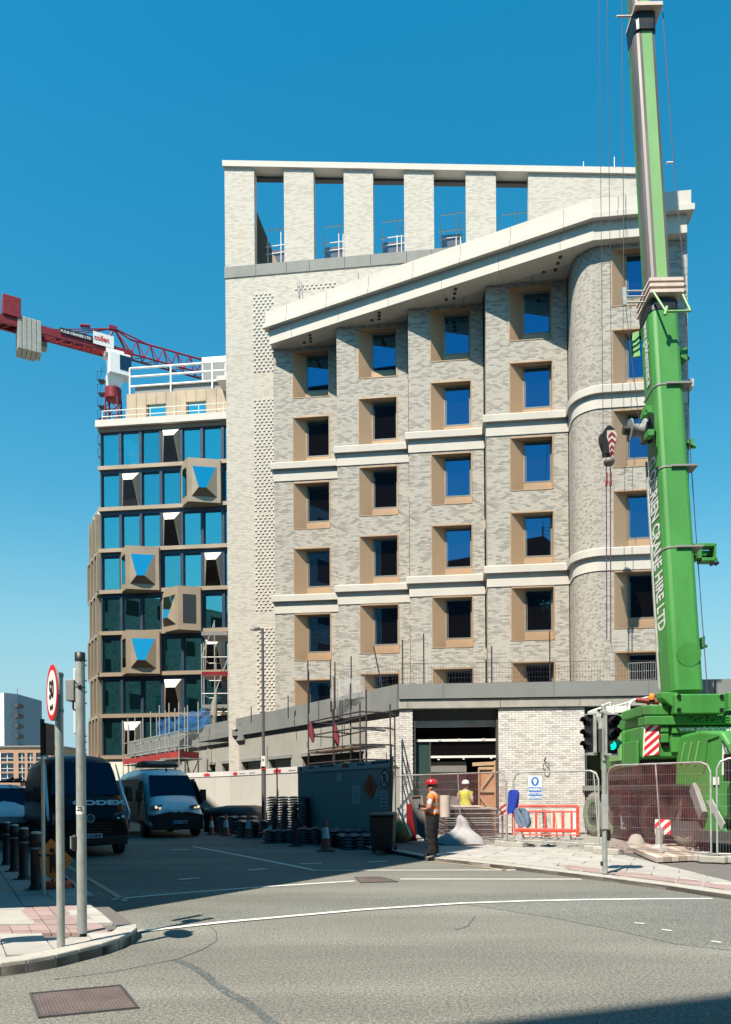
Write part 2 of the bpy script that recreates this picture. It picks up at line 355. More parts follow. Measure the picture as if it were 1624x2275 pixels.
# ------------------------------------------------------------------ ground
def asphalt(name, c, var=.16):
    m, nt, b = nm(name); L = nt.links.new; tc = nt.nodes.new('ShaderNodeTexCoord')
    def N(sc, det=6, st=(1, 1, 1)):
        mp = nt.nodes.new('ShaderNodeMapping'); mp.inputs['Scale'].default_value = st; L(tc.outputs['Object'], mp.inputs[0])
        n = nt.nodes.new('ShaderNodeTexNoise'); n.inputs['Scale'].default_value = sc; n.inputs['Detail'].default_value = det; n.inputs['Roughness'].default_value = .65; L(mp.outputs[0], n.inputs['Vector']); return n.outputs[0]
    def MR(a, lo, hi, o0, o1):
        r = nt.nodes.new('ShaderNodeMapRange'); r.inputs[1].default_value = lo; r.inputs[2].default_value = hi; r.inputs[3].default_value = o0; r.inputs[4].default_value = o1; L(a, r.inputs[0]); return r.outputs[0]
    def MU(a, b2):
        r = nt.nodes.new('ShaderNodeMath'); r.operation = 'MULTIPLY'; L(a, r.inputs[0]); L(b2, r.inputs[1]); return r.outputs[0]
    fine = MR(N(90, 3), .40, .60, .5, 1.55); grit = MR(N(34, 5), .40, .60, .66, 1.38); big = MR(N(.5, 8, (.35, 1.5, 1)), .35, .65, 1 - var, 1 + var)
    band = MR(N(.7, 6, (.22, 1.1, 1)), .5, .72, 1.0, 1.22); spots = MR(N(1.8, 10), .60, .78, 1.0, .8)
    k = MU(MU(MU(fine, grit), MU(big, band)), spots)
    v = nt.nodes.new('ShaderNodeVectorMath'); v.operation = 'SCALE'; v.inputs[0].default_value = c; L(k, v.inputs['Scale']); L(v.outputs[0], b.inputs['Base Color'])
    b.inputs['Roughness'].default_value = .88; b.inputs['Specular IOR Level'].default_value = .3
    bp = nt.nodes.new('ShaderNodeBump'); bp.inputs['Strength'].default_value = .45; bp.inputs['Distance'].default_value = .006; L(N(160, 3), bp.inputs['Height']); L(bp.outputs[0], b.inputs['Normal'])
    return m
M['asph'] = asphalt('asphalt', (.148, .145, .124)); M['asph2'] = asphalt('asphalt_patch', (.132, .134, .118), .1); M['tar'] = asphalt('tar_seam', (.085, .095, .09), .1)
M['paint'] = mat('road_paint', (.66, .64, .57), .7, 0, .12, 4, dirt=.25); M['ypaint'] = mat('yellow_paint', (.42, .31, .19), .7, 0, .12, 4, dirt=.35)
M['slab'] = [mat('paving_slab', (a, a * .95, a * .86), .85, 0, .10, 3, .2, 50, dirt=.12) for a in (.35, .32, .37, .335)]
M['tact'] = [mat('red_paver', (a, a * .72, a * .66), .85, 0, .12, 5, .2, 50) for a in (.30, .27, .32)]
M['kerb'] = mat('kerb_granite', (.36, .34, .30), .8, 0, .12, 6, .2, 60, dirt=.15)
M['joint'] = mat('joint_dark', (.12, .11, .10), .95)
road = struct(MB().poly([(-400, -120, 0), (400, -120, 0), (400, 900, 0), (-400, 900, 0)]).build('road', M['asph'], norm=False))
GZ = {}
def ground_poly(name, pts, z, m, kind='structure', parent=None):
    mb = MB(); mb.poly([(x, y, z) for x, y in pts]); o = mb.build(name, m, parent, norm=False)
    if parent is None: o['kind'] = kind
    for p in o.data.polygons:
        if p.normal.z < 0: p.flip()
    return o
def gp(l, h=0.0): return [tuple(G(x, y, h)[:2]) for x, y in l]
ground_poly('asphalt_patch', gp([(812, 2001), (1027, 1986), (1312, 1981), (1500, 1982), (1620, 1998), (1624, 2112), (1500, 2098), (1380, 2070), (1230, 2040), (1100, 2020), (1027, 2008), (812, 2022)]), .004, M['asph2'])
ground_poly('asphalt_patch', gp([(310, 2041), (560, 2020), (811, 2001), (811, 2021), (560, 2045), (320, 2068)]), .004, M['asph2'])
def strip(name, pts, w, m, z=.008, h=0.0, parent=None):
    q = [Vector(a) for a in pts]; L1, L2 = [], []
    for i, p in enumerate(q):
        d = (q[min(i + 1, len(q) - 1)] - q[max(i - 1, 0)]).normalized(); n = Vector((-d.y, d.x)); ww = w * (.8 + .4 * rnd.random()) if m is M['tar'] else w
        L1.append(p + n * ww / 2); L2.append(p - n * ww / 2)
    mb = MB()
    for i in range(len(q) - 1): mb.poly([(*L1[i], z), (*L2[i], z), (*L2[i + 1], z), (*L1[i + 1], z)])
    o = mb.build(name, m, parent, norm=False)
    for p in o.data.polygons:
        if p.normal.z < 0: p.flip()
    if parent is None: o['kind'] = 'structure'
    return o
strip('road_marking', gp([(310, 2071), (500, 2050), (700, 2032), (812, 2022), (1027, 2008), (1170, 2003), (1312, 2000), (1450, 1998.5), (1582, 1998)]), .11, M['paint'], .012)
strip('road_marking', gp([(248, 1999), (400, 1985), (600, 1970), (788, 1958)]), .11, M['paint'])
strip('road_marking', gp([(889, 1953.8), (1292, 1954)]), .11, M['paint'])
strip('road_marking', gp([(428, 1881), (560, 1906), (665, 1927), (697, 1934), (812, 1934), (1146, 1933.6)]), .10, M['paint'])
for a, b in (((395, 1955.5), (444, 1952)), ((550, 1934.5), (592, 1931)), ((668, 1920), (716, 1918.5)), ((818, 1916), (862, 1914.5)), ((1410, 2052), (1432, 2054)), ((1470, 2067), (1492, 2070)), ((1580, 2093), (1602, 2096)), ((380, 1889), (420, 1888))):
    strip('road_marking', gp([a, b]), .14 if a[0] < 1300 else .05, M['paint'], .012)
for dx in (0, .38):
    strip('yellow_line', [(x + dx * .87, y + dx * .48) for x, y in ((-3.86, 11.05), (-5.3, 13.7), (-8.2, 19), (-12.5, 26.8))], .09, M['ypaint'])
strip('yellow_line', gp([(952, 1914), (1060, 1925), (1136, 1936)]), .08, M['ypaint'])
strip('tar_seam', gp([(390, 2132), (430, 2149), (455, 2165), (480, 2188), (510, 2208), (540, 2222), (575, 2248), (605, 2275), (640, 2310)]), .085, M['tar'], .004)
strip('tar_seam', gp([(120, 2176), (250, 2160), (330, 2144), (392, 2132), (450, 2110), (482, 2090), (480, 2070), (462, 2055)]), .015, M['tar'], .004)
strip('tar_seam', gp([(1010, 2066), (1040, 2058), (1055, 2036)]), .02, M['tar'], .004)
# manhole covers
def manhole(pts, label, rows, cols):
    Pn = [Vector((*q, 0)) for q in gp(pts)]; c = sum(Pn, Vector()) / 4
    t = thing('manhole_cover', c, label, 'manhole cover')
    def q(u, v, z): return Pn[0] * (1 - u) * (1 - v) + Pn[1] * u * (1 - v) + Pn[2] * u * v + Pn[3] * (1 - u) * v + Vector((0, 0, z))
    fr = MB(); pl = MB()
    for a in ((0, 1, 0, .03), (0, 1, .97, 1), (0, .02, .03, .97), (.98, 1, .03, .97)): fr.box(a[0], a[1], a[2], a[3], 0, .016, T=q)
    fr.build('cover_frame', M['dgrey'], t)
    for k in range(2):
        pl = MB(); a0, a1 = .03 + k * .475, .495 + k * .475; pl.box(a0, a1, .05, .95, 0, .010, T=q)
        n = cols // 2
        for i in range(n):
            for j in range(rows):
                u = a0 + (i + .5) / n * (a1 - a0); v = .07 + (j + .5) / rows * .86; du, dv = .22 * (a1 - a0) / n, .3 * .86 / rows
                pl.box(u - du, u + du, v - dv, v + dv, .010, .017, T=q)
        pl.build('cover_plate', M['cover'], t)
M['cover'] = mat('cast_iron_cover', (.17, .13, .12), .55, .3, .2, 3, .1, 40, dirt=.2)
manhole([(65, 2209.5), (270, 2191), (310, 2241), (85, 2263.5)], 'rusty rectangular cast iron access cover in the near road below the corner kerb', 14, 26)
manhole([(788, 1950), (845, 1949), (886, 1960), (800, 1962)], 'small ribbed iron cover in the road between the two white lines', 8, 12)

def clip(poly, reg):
    def side(a, b, p): return (b[0] - a[0]) * (p[1] - a[1]) - (b[1] - a[1]) * (p[0] - a[0])
    out = poly
    for a, b in zip(reg, reg[1:] + reg[:1]):
        inp, out = out, []
        for i in range(len(inp)):
            p, q = inp[i], inp[(i + 1) % len(inp)]; sp, sq = side(a, b, p), side(a, b, q)
            if sp >= 0: out.append(p)
            if sp * sq < 0: t = sp / (sp - sq); out.append((p[0] + (q[0] - p[0]) * t, p[1] + (q[1] - p[1]) * t))
        if len(out) < 3: return []
    return out
def area(p): return sum(a[0] * b[1] - b[0] * a[1] for a, b in zip(p, p[1:] + p[:1])) / 2
def ccw(p): return p if area(p) > 0 else p[::-1]
def paving(name, reg, e1, e2, a, b, z, mats, parent, off=.5, th=.05, gap=.006, skip=None, lim=300, org=(0, 0)):
    e1 = Vector(e1).normalized(); e2 = Vector(e2).normalized(); reg = ccw(reg); n = 0
    O = Vector(org); R2 = 60; cells = []
    for i in range(-R2, R2):
        for j in range(-R2, R2):
            o = (.5 * a if j % 2 else 0) * (1 if off else 0)
            q = [O + e1 * (i * a + o + u) + e2 * (j * b + v) for u, v in ((gap, gap), (a - gap, gap), (a - gap, b - gap), (gap, b - gap))]
            c = clip(ccw([tuple(x) for x in q]), reg)
            if len(c) < 3 or area(c) < .01: continue
            m_ = sum((Vector(x) for x in c), Vector((0, 0))) / len(c)
            if skip and skip(m_): continue
            cells.append((m_.y, c))
    cells.sort(key=lambda k: k[0])
    rest = MB()
    for k, (yy, c) in enumerate(cells):
        dz = rnd.uniform(-.003, .003)
        if k < lim: MB().flat(c, z - th, z + dz).build(name, rnd.choice(mats), parent)
        else: rest.flat(c, z - th, z + dz)
    if rest.v: rest.build(name + '_field', mats[0], parent, kind='stuff')
ST = Vector((-.48, .877)).normalized()          # the street runs back and to the left
# left pavement
kerb_px = [(-60, 2173), (0, 2164), (60, 2156), (125, 2144), (175, 2131), (225, 2118), (265, 2104), (292, 2090), (305, 2079), (303, 2070)]
kp = [tuple(G(x, y + 6, 0)[:2]) for x, y in kerb_px] + [tuple(Vector((-2.70, 8.85)) + ST * t) for t in (0.55, 1.6, 2.6, 6, 12, 20, 32)]
kin = []
for i, p in enumerate(kp):
    d = (Vector(kp[min(i + 1, len(kp) - 1)]) - Vector(kp[max(i - 1, 0)])).normalized(); kin.append(tuple(Vector(p) + Vector((-d.y, d.x)) * .22))
fp = [(-60, kp[0][1] - .4)]
lp = struct(MB().flat(ccw(kp + [(-40, 36), (-40, kp[0][1] - .2)]), -.02, .085).build('pavement', M['joint']))
for i in range(len(kp) - 1):
    a, b, c, d = Vector(kp[i]), Vector(kp[i + 1]), Vector(kin[i + 1]), Vector(kin[i])
    n = max(1, round((b - a).length / .9))
    if i > 12: n = max(1, n // 2)
    for k in range(n):
        u, v = k / n + .004, (k + 1) / n - .004
        z = .125 if i < 9 else (.045 if i < 12 else .11)
        MB().flat([a.lerp(b, u), a.lerp(b, v), d.lerp(c, v), d.lerp(c, u)], -.01, z).build('kerb_stone', M['kerb'], lp, bevel=.012)
tr = gp([(38, 2012), (152, 2006), (192, 2032), (244, 2071), (0, 2075), (-80, 2077), (-80, 2058), (0, 2056), (77, 2055)], .12)
t1 = gp([(38, 2012), (152, 2006), (192, 2032), (226, 2055), (77, 2055)], .12); t2 = gp([(-80, 2055.4), (0, 2055.4), (226, 2055.4), (244, 2071), (-80, 2075)], .12)
def inpoly(p, poly):
    c = False; n = len(poly)
    for i in range(n):
        a, b = poly[i], poly[(i + 1) % n]
        if (a[1] > p[1]) != (b[1] > p[1]) and p[0] < (b[0] - a[0]) * (p[1] - a[1]) / (b[1] - a[1]) + a[0]: c = not c
    return c
region = [k for k in kin[:11]] + [tuple(Vector(kin[10]) + ST * 12)] + [(-14.5, 19), (-12, kin[0][1] - .3)]
region = ccw(region)
paving('paving_slab', region, ST, (1, .06), .62, .45, .12, M['slab'], lp, skip=lambda m: inpoly(m, t1) or inpoly(m, t2), lim=200, org=(-3, 9))
for tt in (t1, t2): paving('tactile_paver', ccw(tt), ST, (1, .06), .4, .2, .122, M['tact'], lp, off=0, lim=140, org=(-3, 9))
# right pavement
rk = [tuple(G(x, y, 0)[:2]) for x, y in ((1760, 2019), (1624, 1999), (1480, 1977), (1342, 1958), (1240, 1945), (1142, 1933), (1040, 1921), (950, 1912))] + [(.75, 19.2), (-.25, 21.3), (-3.3, 27.2), (-8.5, 35.6), (-22, 60)]
rin = []
for i, p in enumerate(rk):
    d = (Vector(rk[min(i + 1, len(rk) - 1)]) - Vector(rk[max(i - 1, 0)])).normalized(); rin.append(tuple(Vector(p) + Vector((d.y, -d.x)) * .28))
rp = struct(MB().flat(ccw(rk + [(-22, 70), (30, 70), (30, rk[0][1])]), -.02, .070).build('pavement', M['joint']))
for i in range(len(rk) - 1):
    a, b, c, d = Vector(rk[i]), Vector(rk[i + 1]), Vector(rin[i + 1]), Vector(rin[i]); n = max(1, min(8, round((b - a).length / .9)))
    for k in range(n):
        u, v = k / n + .004, (k + 1) / n - .004
        MB().flat([a.lerp(b, u), a.lerp(b, v), d.lerp(c, v), d.lerp(c, u)], -.01, .085).build('kerb_stone', M['kerb'], rp, bevel=.012)
front = [(0.9, 19.6), (1.6, 21.2), (3.9, 20.7), (5.6, 18.8), (7.1, 16.1), (10.2, 14.2)]
rreg = rin[:8] + [(.9, 19.5), (1.8, 21.8), (4.1, 20.9), (5.8, 19.0), (7.4, 16.4), (12, 14.5)]
rtac = gp([(1150, 1933), (1345, 1932), (1440, 1925), (1624, 1949), (1700, 1962), (1700, 1990), (1624, 1982), (1342, 1950)], .1)
def tri_regions(poly): return poly
def paving_nc(name, poly, *a, **k):           # for a concave region: keep cells whose centre lies inside
    xs = [p[0] for p in poly]; ys = [p[1] for p in poly]
    sk = k.pop('skip', None)
    k['skip'] = lambda m: (not inpoly(m, poly)) or (sk(m) if sk else False)
    paving(name, [(min(xs), min(ys)), (max(xs), min(ys)), (max(xs), max(ys)), (min(xs), max(ys))], *a, **k)
bk = [(.9, 19.6), (1.9, 21.6), (4.1, 20.8), (5.7, 18.9), (7.4, 16.3), (12, 14.5), (16, 14.3)]
def back(x):
    for (a, b), (c, d) in zip(bk, bk[1:]):
        if a <= x <= c: return b + (d - b) * (x - a) / (c - a)
    return bk[-1][1]
k = 0
sl_r = sorted(rin[:8], key=lambda p: p[0])
for a_, b_ in zip(sl_r, sl_r[1:]):
    q = [a_, b_, (b_[0], back(max(.9, b_[0]))), (a_[0], back(max(.9, a_[0])))]
    paving('paving_slab', ccw(q), (.92, -.38), (.38, .92), .9, .6, .095, M['slab'], rp, lim=60, org=(3, 18))
rin_t = sorted(rin[:6], key=lambda p: p[0])
for a_, b_ in zip(rin_t, rin_t[1:]):
    q = [a_, b_, (b_[0], b_[1] + 1.25), (a_[0], a_[1] + 1.0)]
    if a_[0] > 3.2: paving('tactile_paver', ccw(q), (.92, -.38), (.38, .92), .4, .2, .099, M['tact'], rp, off=0, lim=70, org=(3, 18))
# building site ground behind the fence
gm = MB(); nx, ny = 50, 40
gx = [1.0 + 14 * i / nx for i in range(nx + 1)]; gy = [15.2 + 11 * j / ny for j in range(ny + 1)]
rg = random.Random(3)
def site_edge(x):
    pts = [(0, 22.5), (1.8, 22.3), (4.1, 20.8), (5.8, 18.9), (7.4, 16.3), (16, 14.3)]
    for (a, b), (c, d) in zip(pts, pts[1:]):
        if a <= x <= c: return b + (d - b) * (x - a) / (c - a)
    return 14.3
vv = []
for j in range(ny + 1):
    for x in gx:
        e = site_edge(x); y = e + (26.2 - e) * j / ny
        vv.append((x, y, .075 + (0 if j == 0 else .05 * rg.random() * rg.random() + .07 * math.exp(-((y - e - 1.2) / .8) ** 2) * rg.random())))
gm.add(vv, [(j * (nx + 1) + i, j * (nx + 1) + i + 1, (j + 1) * (nx + 1) + i + 1, (j + 1) * (nx + 1) + i) for j in range(ny) for i in range(nx)], smooth=True)
sg = gm.build('site_ground', M['gravel'], norm=False); sg['kind'] = 'structure'

# ------------------------------------------------------------------ main building
WD = Vector((1, -.114)).normalized(); WN = Vector((WD.y, -WD.x))
def corner(c, x, y):
    p = PW(x, y, c); return Vector((p.x, p.y))
bld = thing('brick_building', (4, 30, 0), 'tall grey and cream brick building with stepped bays, slanting stone cornice and bronze framed windows', 'building')
ZS = 22.55; ROW = [22.37 - 3.1 * k for k in range(6)]; WW, WH = 1.76, 2.18
def plane(c, X): return Vector((X, c - .114 * X))
bays = [(35.79, -4.22, -1.17, 651, 1100), (34.45, -1.16, 2.04, 797, 1085), (33.51, 2.0, 5.2, 957, 1050), (32.38, 5.14, 8.42, 1132.5, 1030)]
# window prototype, local: x along the wall, y into the wall, z up
def make_window(parent, loc):
    wdw = MB(); x0, x1, z0, z1, D = .60, WW - .03, .40, WH - .04, .36
    t = .055
    for a in ((x0, x1, z0, z0 + t), (x0, x1, z1 - t, z1), (x0, x0 + t, z0 + t, z1 - t), (x1 - t, x1, z0 + t, z1 - t)): wdw.box(a[0], a[1], D - .05, D + .02, a[2], a[3])
    wdw.box(x0 + t + .03, x0 + t + .05, D - .035, D + .01, z0 + t, z1 - t - .25)
    w = wdw.build('window', M['wframe']); w.parent = parent; w.matrix_basis = wmat(parent).inverted() @ Matrix.Translation(loc) @ Matrix.Rotation(math.atan2(WD.y, WD.x), 4, 'Z')
    L = dict(local=True)
    MB().box(x0 + t, x1 - t, D, D + .01, z0 + t, z1 - t).build('pane', M['wglass'], w, **L)
    p = MB(); p.prism([(.0, -.02, 0), (.03, -.02, 0), (.585, D - .04, 0), (.585, D + .05, 0), (0, D + .05, 0)], [(.0, -.02, WH), (.03, -.02, WH), (.585, D - .04, WH), (.585, D + .05, WH), (0, D + .05, WH)])
    p.build('splayed_reveal', M['tan'], w, **L)
    MB().box(.585, WW, D - .045, D + .05, .0, .395).build('sill_panel', M['tan'], w, **L)
    h = MB(); h.box(-.0, WW + .0, -.02, D + .05, WH - .035, WH + .02); h.build('head_panel', M['tan'], w, **L)
    h = MB(); h.box(WW - .028, WW + .015, -.02, D + .05, 0, WH - .036); h.box(.03, WW - .028, -.015, .02, -.03, 0.0); h.box(.586, .605, D - .06, D - .04, .395, WH - .036); h.build('jamb_panel', M['tan'], w, **L)
    MB().box(.586, WW - .03, D + .05, D + .06, .39, WH - .036).build('backing', M['darkint'], w, **L)
    return w
proto_w = None
def put_windows(T, c, xpx, ypx, S0):
    global proto_w
    p = PW(xpx, ypx, c); s0 = (Vector((p.x, p.y)) - S0).dot(WD); hs = []
    for k, zt in enumerate(ROW):
        loc = T(s0, 0, zt - WH)
        if proto_w is None: proto_w = make_window(bld, loc)
        else:
            cpy = copy_tree(proto_w, parent=bld); cpy.matrix_basis = wmat(bld).inverted() @ Matrix.Translation(loc) @ Matrix.Rotation(math.atan2(WD.y, WD.x), 4, 'Z')
        hs.append((s0, s0 + WW, zt - WH, zt))
    return hs
for i, (c, XL, XR, xp, yp) in enumerate(bays):
    S0 = plane(c, XL); S1 = plane(c, XR); T = frame(S0, WD); ln = (S1 - S0).length
    mb = MB(); hs = put_windows(T, c, xp, yp, S0); holes(mb, T, 0, ln, 0, ZS + .3, hs)
    dback = 1.5 if i else 1.1
    for z0, z1 in ((0, ZS + .3),):
        mb.poly([T(0, -dback, z0), T(0, 0, z0), T(0, 0, z1), T(0, -dback, z1)], uv=[(-dback, z0), (0, z0), (0, z1), (-dback, z1)])
    mb.build('bay_wall', M['bay'], bld, norm=False)
# front wall right of the curved corner
c5 = 30.56; r5 = 1.0; Tt = plane(c5, 9.25); cc = Tt - WN * r5; wl = cc - WD * r5
E5 = plane(c5, 12.41); T5 = frame(Tt, WD); l5 = (E5 - Tt).length
mb = MB(); hs = put_windows(T5, c5, 1361, 1030, Tt); holes(mb, T5, 0, l5, 0, ZS + .5, hs)
mb.poly([T5(l5, 0, 0), T5(l5, -9, 0), T5(l5, -9, ZS + .5), T5(l5, 0, ZS + .5)], uv=[(0, 0), (9, 0), (9, 23), (0, 23)])
mb.build('bay_wall', M['bay'], bld, norm=False)
def arc(r, n=14): return [tuple(cc + (-WD * math.cos(t) + WN * math.sin(t)) * r) for t in [math.pi / 2 * i / n for i in range(n + 1)]]
mb = MB(); A = [tuple(wl - WN * 1.3)] + arc(r5, 18); acc = 0
for p, q in zip(A, A[1:]):
    d = (Vector(q) - Vector(p)).length; mb.poly([(*p, 0), (*q, 0), (*q, ZS + .5), (*p, ZS + .5)], uv=[(acc, 0), (acc + d, 0), (acc + d, ZS + .5), (acc, ZS + .5)]); acc += d
for i in range(len(mb.sm)): mb.sm[i] = True
mb.build('curved_corner', M['drum'], bld, norm=False)
# string courses
def band_prof(z):      # z = top of the lip
    return [(-.3, z - .85), (.03, z - .85), (.03, z - .30), (.15, z - .30), (.16, z - .03), (.13, z), (-.3, z)]
for z in (17.13, 10.87):
    for i, (c, XL, XR, xp, yp) in enumerate(bays):
        S0, S1 = plane(c, XL), plane(c, XR)
        sweep(MB(), [tuple(S0 - WN * 1.0), tuple(S0), tuple(S1 + WD * .02)], band_prof(z)).build('string_course', M['stone'], bld)
    sweep(MB(), [tuple(wl - WN * .8)] + arc(r5, 14) + [tuple(E5), tuple(E5 - WN * 3)], band_prof(z)).build('string_course', M['stone'], bld)
# slanting cornice and its return along the front
CL, CC_ = Vector((-4.35, 35.85)), Vector((8.83, 29.2)); CE = plane(c5, 12.41) + WN * .33 - WD * .10
cpath = [tuple(CL + (CL - CC_).normalized() * .0 + Vector((.5, .86)) * 1.9), tuple(CL), tuple(CC_), tuple(CE), tuple(CE - WN * 3)]
cdir = (CC_ - CL); cl_ = cdir.length; cdir.normalize()
for nmx, n_, prof in (('cornice_fascia', 6, [(-.9, 22.55), (.0, 22.55), (.0, 23.25), (-.9, 23.25)]), ('cornice_parapet', 7, [(-.9, 23.25), (.22, 23.25), (.22, 23.47), (.12, 23.55), (.12, 24.05), (-.9, 24.05)])):
    cut = [cl_ * (i + .5) / n_ for i in range(n_)]
    for a_, b_ in zip(cut, cut[1:]): sweep(MB(), [tuple(CL + cdir * a_), tuple(CL + cdir * (b_ - .014))], prof).build(nmx, M['stone'], bld)
    sweep(MB(), [cpath[0], tuple(CL), tuple(CL + cdir * (cut[0] - .014))], prof).build(nmx, M['stone'], bld)
    sweep(MB(), [tuple(CL + cdir * cut[-1]), tuple(CC_), tuple(CC_ + WD * 1.2)], prof).build(nmx, M['stone'], bld)
    sweep(MB(), [tuple(CC_ + WD * 1.214), cpath[3], cpath[4]], prof).build(nmx, M['stone'], bld)
# soffit panels (with open joints) and downlights
sd_ = (CC_ - CL).normalized()
for i, (c, XL, XR, xp, yp) in enumerate(bays):
    S0, S1 = plane(c, XL), plane(c, XR)
    if i == 3: S1 = plane(c, 9.6)
    def on(u): return S0.lerp(S1, u)
    def dg(u):
        p = on(u); t = min((p.x - CL.x) / sd_.x, (CC_ - CL).length - .05); return CL + sd_ * t
    cuts = (-.02, .42, .74, 1.0)
    for a, b in zip(cuts, cuts[1:]):
        q = [dg(a) - Vector((0, -.02)), dg(b - .008) - Vector((0, -.02)), on(b - .008), on(a)]
        MB().flat([tuple(k + (Vector((0, .05)) if j < 2 else Vector((0, .1)))) for j, k in enumerate(q)], ZS + .02, ZS + .06).build('soffit_panel', M['soffit'], bld)
    for u, v in ((.60, .22), (.60, .42), (.60, .64), (.5, .64)):
        p = on(u).lerp(dg(u), 1 - v); p = on(u) * v + dg(u) * (1 - v)
        MB().lathe([(.075, ZS - .035), (.075, ZS + .03)], c=(p.x, p.y, 0), n=10).build('downlight', M['dgrey'], bld)
MB().flat([(-4, 37.4), tuple(CL + Vector((.3, .6))), tuple(CC_ + Vector((.2, .5))), tuple(CE - WN * .5), (12.9, 36), (12, 36.3)], ZS + .9, ZS + .98).build('roof', M['grey'], bld)
# tall rear block
cR = 36.95; TR0 = plane(cR, 0); TR = frame(TR0, WD)
def sR(x, y):
    p = PW(x, y, cR); return (Vector((p.x, p.y)) - TR0).dot(WD)
sl, sr = sR(499, 420), 13.2
ztl, ztr = 32.67, 30.30
def ztop(s): return ztl + (ztr - ztl) * (s - sl) / (sr - sl) - .28
mb = MB(); holes(mb, TR, sl, sr, 0, 26.9, [])
mb.poly([TR(sl, -14, 0), TR(sl, 0, 0), TR(sl, 0, 26.9), TR(sl, -14, 26.9)]); mb.poly([TR(sr, 0, 0), TR(sr, -14, 0), TR(sr, -14, 26.9), TR(sr, 0, 26.9)])
mb.poly([TR(sl, 0, 26.9), TR(sr, 0, 26.9), TR(sr, -14, 26.9), TR(sl, -14, 26.9)])
mb.build('rear_wall', M['cream'], bld, norm=False)
ops = [(565, 631), (697, 764), (829, 898), (964, 1035), (1102, 1174)]
eds = [sl] + [sR(x, 470) for o in ops for x in o] + [sr]
for i in range(0, len(eds), 2):
    a, b = eds[i], eds[i + 1]; d = .5
    mb = MB(); z0 = 27.45
    mb.prism([TR(a, 0, z0), TR(b, 0, z0), TR(b, -d, z0), TR(a, -d, z0)], [TR(a, 0, ztop(a)), TR(b, 0, ztop(b)), TR(b, -d, ztop(b)), TR(a, -d, ztop(a))])
    mb.build('screen_pier', M['cream'], bld)
mb = MB(); mb.prism([TR(sl - .08, .1, ztl - .28), TR(sl - .08, -.6, ztl - .28), TR(sl - .08, -.6, ztl), TR(sl - .08, .1, ztl)], [TR(sr + .08, .1, ztr - .28), TR(sr + .08, -.6, ztr - .28), TR(sr + .08, -.6, ztr), TR(sr + .08, .1, ztr)]); mb.build('coping', M['stone'], bld)
for i in range(5):                                             # flashing bars behind the openings
    a, b = eds[1 + 2 * i], eds[2 + 2 * i]; mb = MB()
    mb.prism([TR(a - .1, -.5, ztop(a) - .12), TR(b + .1, -.5, ztop(b) - .12), TR(b + .1, -.75, ztop(b) - .12), TR(a - .1, -.75, ztop(a) - .12)], [TR(a - .1, -.5, ztop(a) + .2), TR(b + .1, -.5, ztop(b) + .2), TR(b + .1, -.75, ztop(b) + .2), TR(a - .1, -.75, ztop(a) + .2)]); mb.build('lintel', M['dgrey'], bld)
    if i == 0: MB().prism([TR(a - .3, -1.2, 27.2), TR(b - .2, -1.2, 27.2), TR(b - .4, -1.2, 27.7), TR(a - .3, -1.2, 31.3)], [TR(a - .3, -5, 27.2), TR(b - .2, -5, 27.2), TR(b - .4, -5, 27.7), TR(a - .3, -5, 31.3)]).build('stair_enclosure', M['tand'], bld)
    if i == 4:
        MB().box(a - .4, b + .4, -6.2, -6, 27.2, 30.6, T=TR).build('plant_screen', M['grey'], bld)
        MB().box(a + .5, b + .4, -1.9, -1.7, 27.2, 28.9, T=TR).build('plant_panel', M['concl'], bld)
jl = [sl - .03] + [sR(x, 590) for x in (569, 637, 688, 766, 824, 904, 960, 1040, 1130, 1220, 1310)] + [sr]
for a, b in zip(jl, jl[1:]): MB().box(a, b - .018, -.3, .035, 26.9, 27.45, T=TR).build('band_panel', M['conc'], bld)
# projecting headers
pb = MB()
for y0, y1, x0, x1 in ((650, 825, 563, 607), (888, 1135, 565, 607), (1143, 1356, 567, 609), (1394, 1588, 571, 612), (640, 650, 655, 745)):
    za, zb = PW(585, y1, cR).z, PW(585, y0, cR).z; s0, s1 = sR(x0, (y0 + y1) / 2), sR(x1, (y0 + y1) / 2); k = 0; z = za
    while z < zb:
        s = s0 + (.1125 if k % 2 else 0)
        while s < s1: pb.box(s, s + .10, -.05, .032, z, z + .065, T=TR); s += .225
        z += .15; k += 1
pb.build('projecting_bricks', M['bsingle'][1], bld, kind='stuff')
for x, z in ((520, 0), (1298, 1), (1367, 2)):
    s = sR(x, 370); MB().tube(TR(s, -.2, ztop(s) + .2), TR(s, -.2, ztop(s) + (.5 if z == 0 else .75 if z == 1 else 1.0)), .02).build('lightning_rod', M['white'], bld)
# ------------------------------------------------------------------ podium
pod = thing('podium_building', (3, 27, 0), 'single storey brick and concrete podium with a shopfront at the foot of the brick tower', 'building')
PC = 26.08; PD = Vector((1, -.06)).normalized()
def pp(x, y): p = PW(x, y, PC, .06); return Vector((p.x, p.y))
K0 = pp(887, 1600); TP = frame(K0, PD)
def sp(x, y=1600): return (pp(x, y) - K0).dot(PD)
sA, sB, sC, sE = sp(916.8), sp(1107.4), sp(1298.4), sp(1700)
mb = MB(); holes(mb, TP, 0, sE, 0, 4.38, [(sA, sB, 0, 4.38), (sC, sC + 4.5, .3, 4.38)], d=-.055); 
mb.build('backing_wall', M['mortar'], pod, norm=False)
